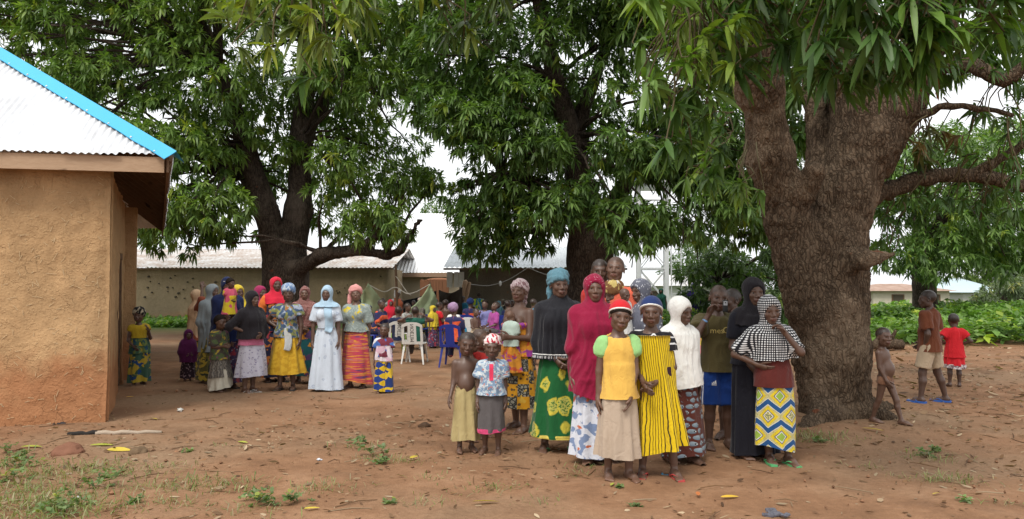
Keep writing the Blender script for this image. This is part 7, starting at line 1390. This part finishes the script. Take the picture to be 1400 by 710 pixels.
for k, (x0, x1, h0, h1) in enumerate(((-.020, -.010, .0, .014), (-.006, .006, .0, .024), (.010, .022, .0, .036))):
    me = bpy.data.meshes.new('m'); me.from_pydata([(x0, 0, 0), (x1, 0, 0), (x1 - .004, h1, 0), (x0 - .004, h0 + h1 * .8, 0)], [], [(0, 1, 2, 3)]); print_on(boy, 'shorts', me, 'logo_bar', WHT, -.078, boy.zh - .150)
me = bpy.data.meshes.new('m'); me.from_pydata([(-.024, -.010, 0), (.026, -.014, 0), (.026, -.006, 0), (-.024, -.003, 0)], [], [(0, 1, 2, 3)]); print_on(boy, 'shorts', me, 'logo_word', WHT, -.078, boy.zh - .150)
# blue chair's orange cloth
# ------------------------------------------------------------------ ground cover, litter and small things
rgD = np.random.default_rng(99)
def gpts(poly, n, wt=None):
    p = np.array(poly, float); lo, hi = p.min(0), p.max(0); o = []
    while len(o) < n:
        x = rgD.uniform(lo[0], hi[0], 800); y = rgD.uniform(lo[1], hi[1], 800); k = inpoly(x, y, poly)
        if wt is not None: k &= rgD.random(800) < wt(x, y)
        o += list(zip(x[k], y[k]))
    a = np.array(o[:n]); return np.column_stack([a, gz(a[:, 0], a[:, 1])])
def weeds(name, label, poly, n, h, L, cols, nl=7):
    P = gpts(poly, n); hh = h * (0.55 + .45 * fbm(np.column_stack([P[:, 0] * .35, P[:, 1] * .35, P[:, 0] * 0]), 2)); hh = np.clip(hh, .12, None) * rgD.random(n) ** .5; P[:, 2] += hh; A = np.column_stack([rgD.normal(0, .35, n), rgD.normal(0, .35, n) - .1, np.ones(n)])
    V, F4, F3, Cc = rosettes(P, A, L * rgD.uniform(.7, 1.3, n), nl, rgD, np.array(cols), T=4, wd=.5, droop=.3, spread=(.6, 1.5), young=.12); o = mk(name, V, [F4, F3], LEAF, None, False, col=Cc); tag(o, label, 'weeds', kind='stuff'); return o
WG = [(.13, .24, .045), (.16, .28, .06), (.10, .19, .038), (.20, .31, .08)]
weeds('undergrowth', 'waist-high bright green weeds filling the field behind the boys', [(8.4, 20.5), (14.5, 20.0), (34, 46), (16, 48), (10.5, 30)], 6800, 1.0, .30, WG)
weeds('undergrowth', 'strip of low green weeds along the long building wall', [(-15.6, 29.8), (-9.5, 29.4), (-9.5, 32.8), (-16.5, 33)], 1000, .5, .22, WG)
weeds('undergrowth', 'green scrub around the bush by the water tower', [(4.5, 24), (9.2, 22), (11, 34), (5, 33)], 1400, .8, .28, WG)
# dry leaves and chips
def litter(n, poly, l0, l1, cols, T=6, wt=None, lift=.006):
    P = gpts(poly, n, wt); a = rgD.uniform(0, 6.28, n); D = np.column_stack([np.cos(a), np.sin(a), rgD.normal(0, .16, n)]); P[:, 2] += lift + .008 + .012 * fbm(np.column_stack([P[:, 0] * 2.3, P[:, 1] * 2.3, P[:, 0] * 0]), 4)
    L = l0 + (l1 - l0) * rgD.random(n) ** 2; V, F4, F3, m = leaves_np(P, D, L, .34 * rgD.uniform(.5, 1.3, n), rgD.normal(0, .12, n), T, rgD.normal(0, .45, n)); c = np.array(cols)[rgD.integers(0, len(cols), n)] * rgD.uniform(.7, 1.3, (n, 1)); return V, F4, F3, np.repeat(c, m, 0)
wt = lambda x, y: np.clip(.10 + 1.3 * np.clip(vnoise(np.column_stack([x * .8, y * .8, x * 0 + 4])) + .15, 0, 1) + .8 * np.exp(-((x - 4.2) ** 2 + (y - 7.2) ** 2) / 5) + .7 * np.exp(-((x + 3) ** 2 + (y - 5.6) ** 2) / 3.5), 0, 1)
DRY = [(.17, .10, .055), (.22, .14, .08), (.125, .07, .04), (.30, .215, .135), (.20, .11, .055), (.36, .275, .18)]
V, F4, F3, Cc = litter(9000, [(-8, 3.9), (8, 3.9), (11, 17), (-5.5, 13)], .018, .095, DRY, wt=wt); o = mk('leaf_litter', V, [F4, F3], LITTER, None, False, col=Cc); tag(o, 'dry brown leaves and chips scattered over the red earth', 'leaf litter', kind='stuff')
V, F4, F3, Cc = litter(1500, [(4.5, 9), (12, 9), (16, 20), (7, 20)], .06, .2, DRY, wt=None); o = mk('leaf_litter', V, [F4, F3], LITTER, None, False, col=Cc); tag(o, 'thicker leaf litter on the ground beyond the big trunk', 'leaf litter', kind='stuff')
mb = MB(); P = gpts([(-8, 3.9), (8, 3.9), (9, 13), (-5, 12)], 420, wt)
for p_ in P:
    a = rgD.uniform(0, 3.14); L = rgD.uniform(.06, .35); d = np.array([math.cos(a), math.sin(a), 0]) * L / 2; z = np.array([0, 0, .012]); mb.tube([p_ - d + z, p_ + z + rgD.normal(0, .012, 3) * (1, 1, .5) + (0, 0, .008), p_ + d + z], [.0035, .004, .0025], 4, c=np.array(DRY[rgD.integers(6)]) * .9)
o = mb.build('fallen_twigs', LITTER, None); tag(o, 'thin dry twigs strewn over the red earth', 'twigs', kind='stuff')
mb = MB(); P = gpts([(-8, 3.9), (8, 3.9), (10, 14), (-5, 12)], 1300)
ico = np.array([(0, 0, 1), (.9, 0, .2), (.28, .85, .2), (-.72, .53, .2), (-.72, -.53, .2), (.28, -.85, .2), (0, 0, -.6)]); icf = [(0, 1, 2), (0, 2, 3), (0, 3, 4), (0, 4, 5), (0, 5, 1), (6, 2, 1), (6, 3, 2), (6, 4, 3), (6, 5, 4), (6, 1, 5)]
for p_ in P: r = .006 + .022 * rgD.random() ** 3; mb.add(ico * r * rgD.uniform(.6, 1.3, 3) * rgD.uniform(.8, 1.2, (7, 3)) + p_ + (0, 0, .006), None, icf, c=np.array((.24, .125, .07)) * rgD.uniform(.6, 1.35))
o = mb.build('earth_crumbs', LITTER, None); tag(o, 'crumbs and pebbles of red earth scattered on the ground', 'pebbles', kind='stuff')
# grass tufts
def tufts(label, pts, cols, bl=30, hgt=.11):
    B_, D_, L_, C_ = [], [], [], []
    for (px, py, s_) in pts:
        c = np.array(G(px, py))
        for i in range(int(bl * s_ * 3)):
            r = rgD.normal(0, .09 * s_ + .02, 2); B_.append(c + (r[0] * 1.7, r[1], 0)); a = rgD.uniform(0, 6.28); t = rgD.uniform(.2, 1.1); D_.append((math.cos(a) * math.sin(t), math.sin(a) * math.sin(t), math.cos(t))); L_.append(hgt * rgD.uniform(.5, 1.3) * (.7 + .3 * s_)); C_.append(np.array(cols[rgD.integers(len(cols))]) * rgD.uniform(.75, 1.3))
    B_ = np.array(B_); B_[:, 2] = gz(B_[:, 0], B_[:, 1]) - .004; V, F4, F3, m = leaves_np(B_, np.array(D_), np.array(L_), np.full(len(B_), .055), np.full(len(B_), .45), 6); o = mk('grass_tufts', V, [F4, F3], LEAF, None, False, col=np.repeat(np.array(C_), m, 0)); tag(o, label, 'grass', kind='stuff')
GR = [(.18, .22, .07), (.22, .25, .09), (.14, .19, .055), (.27, .26, .13), (.30, .26, .15)]
tufts('short green grass tufts in the trodden foreground', [(x, y, s_) for x, y, s_ in [(8, 690, 1.6), (28, 672, 1.5), (20, 650, 1.2), (50, 655, 1.2), (60, 690, 1.3), (70, 668, 1), (95, 645, 1.1), (130, 638, 1), (160, 640, 1), (100, 680, .9), (215, 690, .8), (285, 662, 1.3), (265, 668, 1.2), (300, 668, 1), (330, 660, .5), (500, 612, .6), (512, 628, .6), (560, 632, .5), (455, 665, .8), (430, 672, .7), (540, 630, .5), (330, 700, 1.0), (140, 700, 1), (660, 672, .6), (690, 668, .6), (740, 690, .4), (1112, 600, 1.3), (1125, 603, 1.2), (1104, 596, 1.1), (1268, 622, .8), (1278, 630, .7), (1290, 655, .9), (1310, 660, .7), (1255, 655, .5), (800, 640, .5), (790, 650, .5), (1370, 690, .5), (1190, 640, .35), (600, 655, .5), (575, 690, .6), (40, 706, 1.5), (5, 675, 1.6), (15, 700, 1.6), (45, 680, 1.4), (85, 700, 1.2), (35, 640, 1.2), (5, 630, 1.2), (120, 690, 1), (75, 650, 1), (180, 650, .9), (230, 640, .7), (205, 665, .7), (240, 690, .6), (310, 610, .4)]], GR)
def broadleaf(label, pts):
    Pp, Aa, Ll = [], [], []
    for px, py, s_ in pts:
        c = np.array(G(px, py))
        for i in range(int(9 * s_) + 3): Pp.append(c + (rgD.normal(0, .05 * s_), rgD.normal(0, .035 * s_), rgD.uniform(.01, .08 * s_))); Aa.append((rgD.normal(0, .3), rgD.normal(0, .3) - .15, 1)); Ll.append(.042 * rgD.uniform(.7, 1.3))
    V, F4, F3, Cc = rosettes(np.array(Pp), np.array(Aa), np.array(Ll), 5, rgD, np.array([(.15, .21, .075), (.17, .23, .09), (.12, .18, .06)]), T=6, wd=.62, droop=.2); o = mk('small_weeds', V, [F4, F3], LEAF, None, False, col=Cc); tag(o, label, 'weeds', kind='stuff')
broadleaf('small broad-leaved weeds sprouting from the bare earth', [(142, 668, 1.3), (145, 655, 1.0), (78, 698, 1.5), (72, 706, 1.3), (100, 690, .9), (365, 690, 1.4), (398, 690, 1.2), (350, 684, .9), (494, 608, 1.0), (506, 622, 1.2), (520, 634, .9), (15, 640, 1.4), (5, 660, 1.5), (40, 640, 1.1), (255, 620, .5), (1268, 625, 1.0), (1275, 618, .8), (1318, 688, .5), (1120, 605, .8), (530, 690, .5), (870, 695, .4), (848, 668, .3), (10, 620, 1.1), (30, 628, 1.0), (185, 690, .7)])
# fallen yellow leaves, one by one
def fallen(px, py, L, ang, col, label):
    c = G(px, py); V, F4, F3, m = leaves_np(np.zeros((1, 3)), np.array([[1.0, 0, .04]]), np.array([L]), np.array([.27]), np.array([.06]), 14, np.array([rgD.normal(0, .25)])); o = mk('fallen_leaf', V, [F4, F3], LITTER, None, True, col=np.tile(np.array(col) * rgD.uniform(.9, 1.1), (m, 1))); o.location = (c.x, c.y, c.z + .022); o.rotation_euler = (0, 0, R(ang)); tag(o, label, 'leaf')
YL, GL = (.52, .40, .06), (.34, .36, .06)
fallen(645, 690, .20, 3, YL, 'large yellow mango leaf lying in front of the bare-chested boy'); fallen(122, 612, .22, 8, GL, 'green-yellow fallen leaf beside the burnt stick'); fallen(146, 618, .24, -4, YL, 'yellow fallen leaf with brown tip by the round stone'); fallen(28, 614, .20, 5, GL, 'green-yellow fallen leaf in front of the mud wall'); fallen(205, 574, .16, -35, YL, 'yellow fallen leaf below the doorway girl'); fallen(172, 545, .10, 20, (.6, .36, .10), 'orange fallen leaf at the foot of the side wall'); fallen(560, 630, .12, 60, YL, 'curled yellow leaf near the small weeds'); fallen(325, 607, .12, -20, GL, 'small green-yellow leaf on bare earth in the middle ground'); fallen(1178, 588, .22, -40, YL, 'yellow fallen leaf at the foot of the big trunk'); fallen(985, 684, .14, 10, (.62, .40, .05), 'yellow-orange leaf in front of the maroon wrapper'); fallen(955, 682, .12, 80, (.50, .17, .06), 'rusty dead leaf in front of the red slippers'); fallen(415, 700, .11, 15, YL, 'small yellow leaf among the foreground litter'); fallen(1275, 680, .10, 30, YL, 'yellow leaf on the litter in front of the brown-shirted boy'); fallen(835, 668, .1, 70, GL, 'fresh green leaf by the barefoot girl')
def rock(px, py, r, mat, label, seed, name='stone', cat='stone'):
    c = G(px, py); f = Field((-1.3, -1.3, -.8), (1.3, 1.3, 1.2), .13); f.ell((0, 0, .1), (1, .8, .55), .05); f.ell((.3, .1, .3), (.5, .5, .4), .2); V, F = f.mesh(); V = V + vnormals(V, F) * (.18 * fbm(V * 1.6 + seed, 3))[:, None]; o = mk(name, V * r, F, mat, None, True); o.location = c; tag(o, label, cat)
rock(93, 622, .135, plain('red_stone', (.20, .095, .06), .9, .1, .25, 9, .5), 'dull red stone among the weeds in front of the mud house', 3); rock(190, 620, .085, plain('brown_stone', (.15, .10, .06), .9, .1, .3, 9, .5), 'round brown stone beside the yellow leaf', 7); rock(580, 584, .07, plain('dark_clod', (.09, .055, .035), .95, .1, .3, 9, .5), 'dark clod of earth on the open ground', 5, 'clod', 'clod')
st = empty('burnt_stick', G(155, 596)); tag(st, 'half-burnt pale stick lying in front of the mud house', 'stick'); L = np.array(st.location); a, m1, b = np.array(G(92, 597)) - L, np.array(G(132, 595)) - L, np.array(G(222, 593)) - L
for nm, q0, q1, r0, r1, c_ in (('charred_end', a, m1, .022, .026, (.03, .027, .025)), ('stick_shaft', m1, b, .026, .017, (.36, .29, .22))):
    mb = MB(); t = np.linspace(0, 1, 9)[:, None]; mb.tube(q0 + (q1 - q0) * t + rgD.normal(0, .006, (9, 3)) + (0, 0, .02), np.linspace(r0, r1, 9), 8); mb.build(nm, plain('stick_' + nm, c_, .9, .1, .25, 12, .5), st, smooth=True)
V = rgD.normal(0, .045, (40, 3)) * (1.2, .8, .5); 
def scrap(px, py, s_, col, label, seed, cat='litter'):
    c = G(px, py); f = Field((-1.4, -1.2, -.4), (1.4, 1.2, 1.0), .12); g = np.random.default_rng(seed)
    for _ in range(5): f.ell(g.normal(0, .4, 3) * (1, .8, .3) + (0, 0, .15), g.uniform(.25, .6, 3) * (1, 1, .5), .1)
    V, F = f.mesh(); V = V + vnormals(V, F) * (.15 * vnoise(V * 4 + seed))[:, None]; o = mk('crumpled_scrap', V * s_, F, plain('scrap_%d' % seed, col, .6, .3), None, False); o.location = (c.x, c.y, c.z); tag(o, label, cat)
scrap(84, 581, .06, (.02, .02, .024), 'crumpled black plastic scrap at the foot of the mud wall', 1); scrap(247, 562, .06, (.55, .54, .5), 'crumpled white paper scrap on the path behind the sticks', 2); scrap(1057, 704, .07, (.10, .10, .12), 'grey crumpled scrap on the litter in front of the checked hijab', 3); scrap(907, 650, .035, (.06, .22, .35), 'small blue scrap beside the red slippers', 4); scrap(437, 629, .03, (.6, .62, .66), 'tiny white scrap on the bare earth', 5); scrap(103, 682, .03, (.62, .62, .6), 'white scrap among the weeds near the red stone', 6)
lg = empty('log', G(1212, 480)); tag(lg, 'short dark log lying on the ground behind the toddler', 'log'); mb = MB(); mb.tube(smoothpath([(-.25, 0, .16), (0, .05, .19), (.42, .1, .15)], 9) + rgD.normal(0, .012, (9, 3)), np.linspace(.16, .12, 9), 10); mb.build('log_wood', BARK, lg, smooth=True); mb = MB(); mb.tube([(.1, .05, .25), (.2, 0, .42), (.22, -.02, .5)], [.06, .045, .03], 7); mb.build('branch_stub', BARK, lg, smooth=True)
SC.render.film_transparent = False
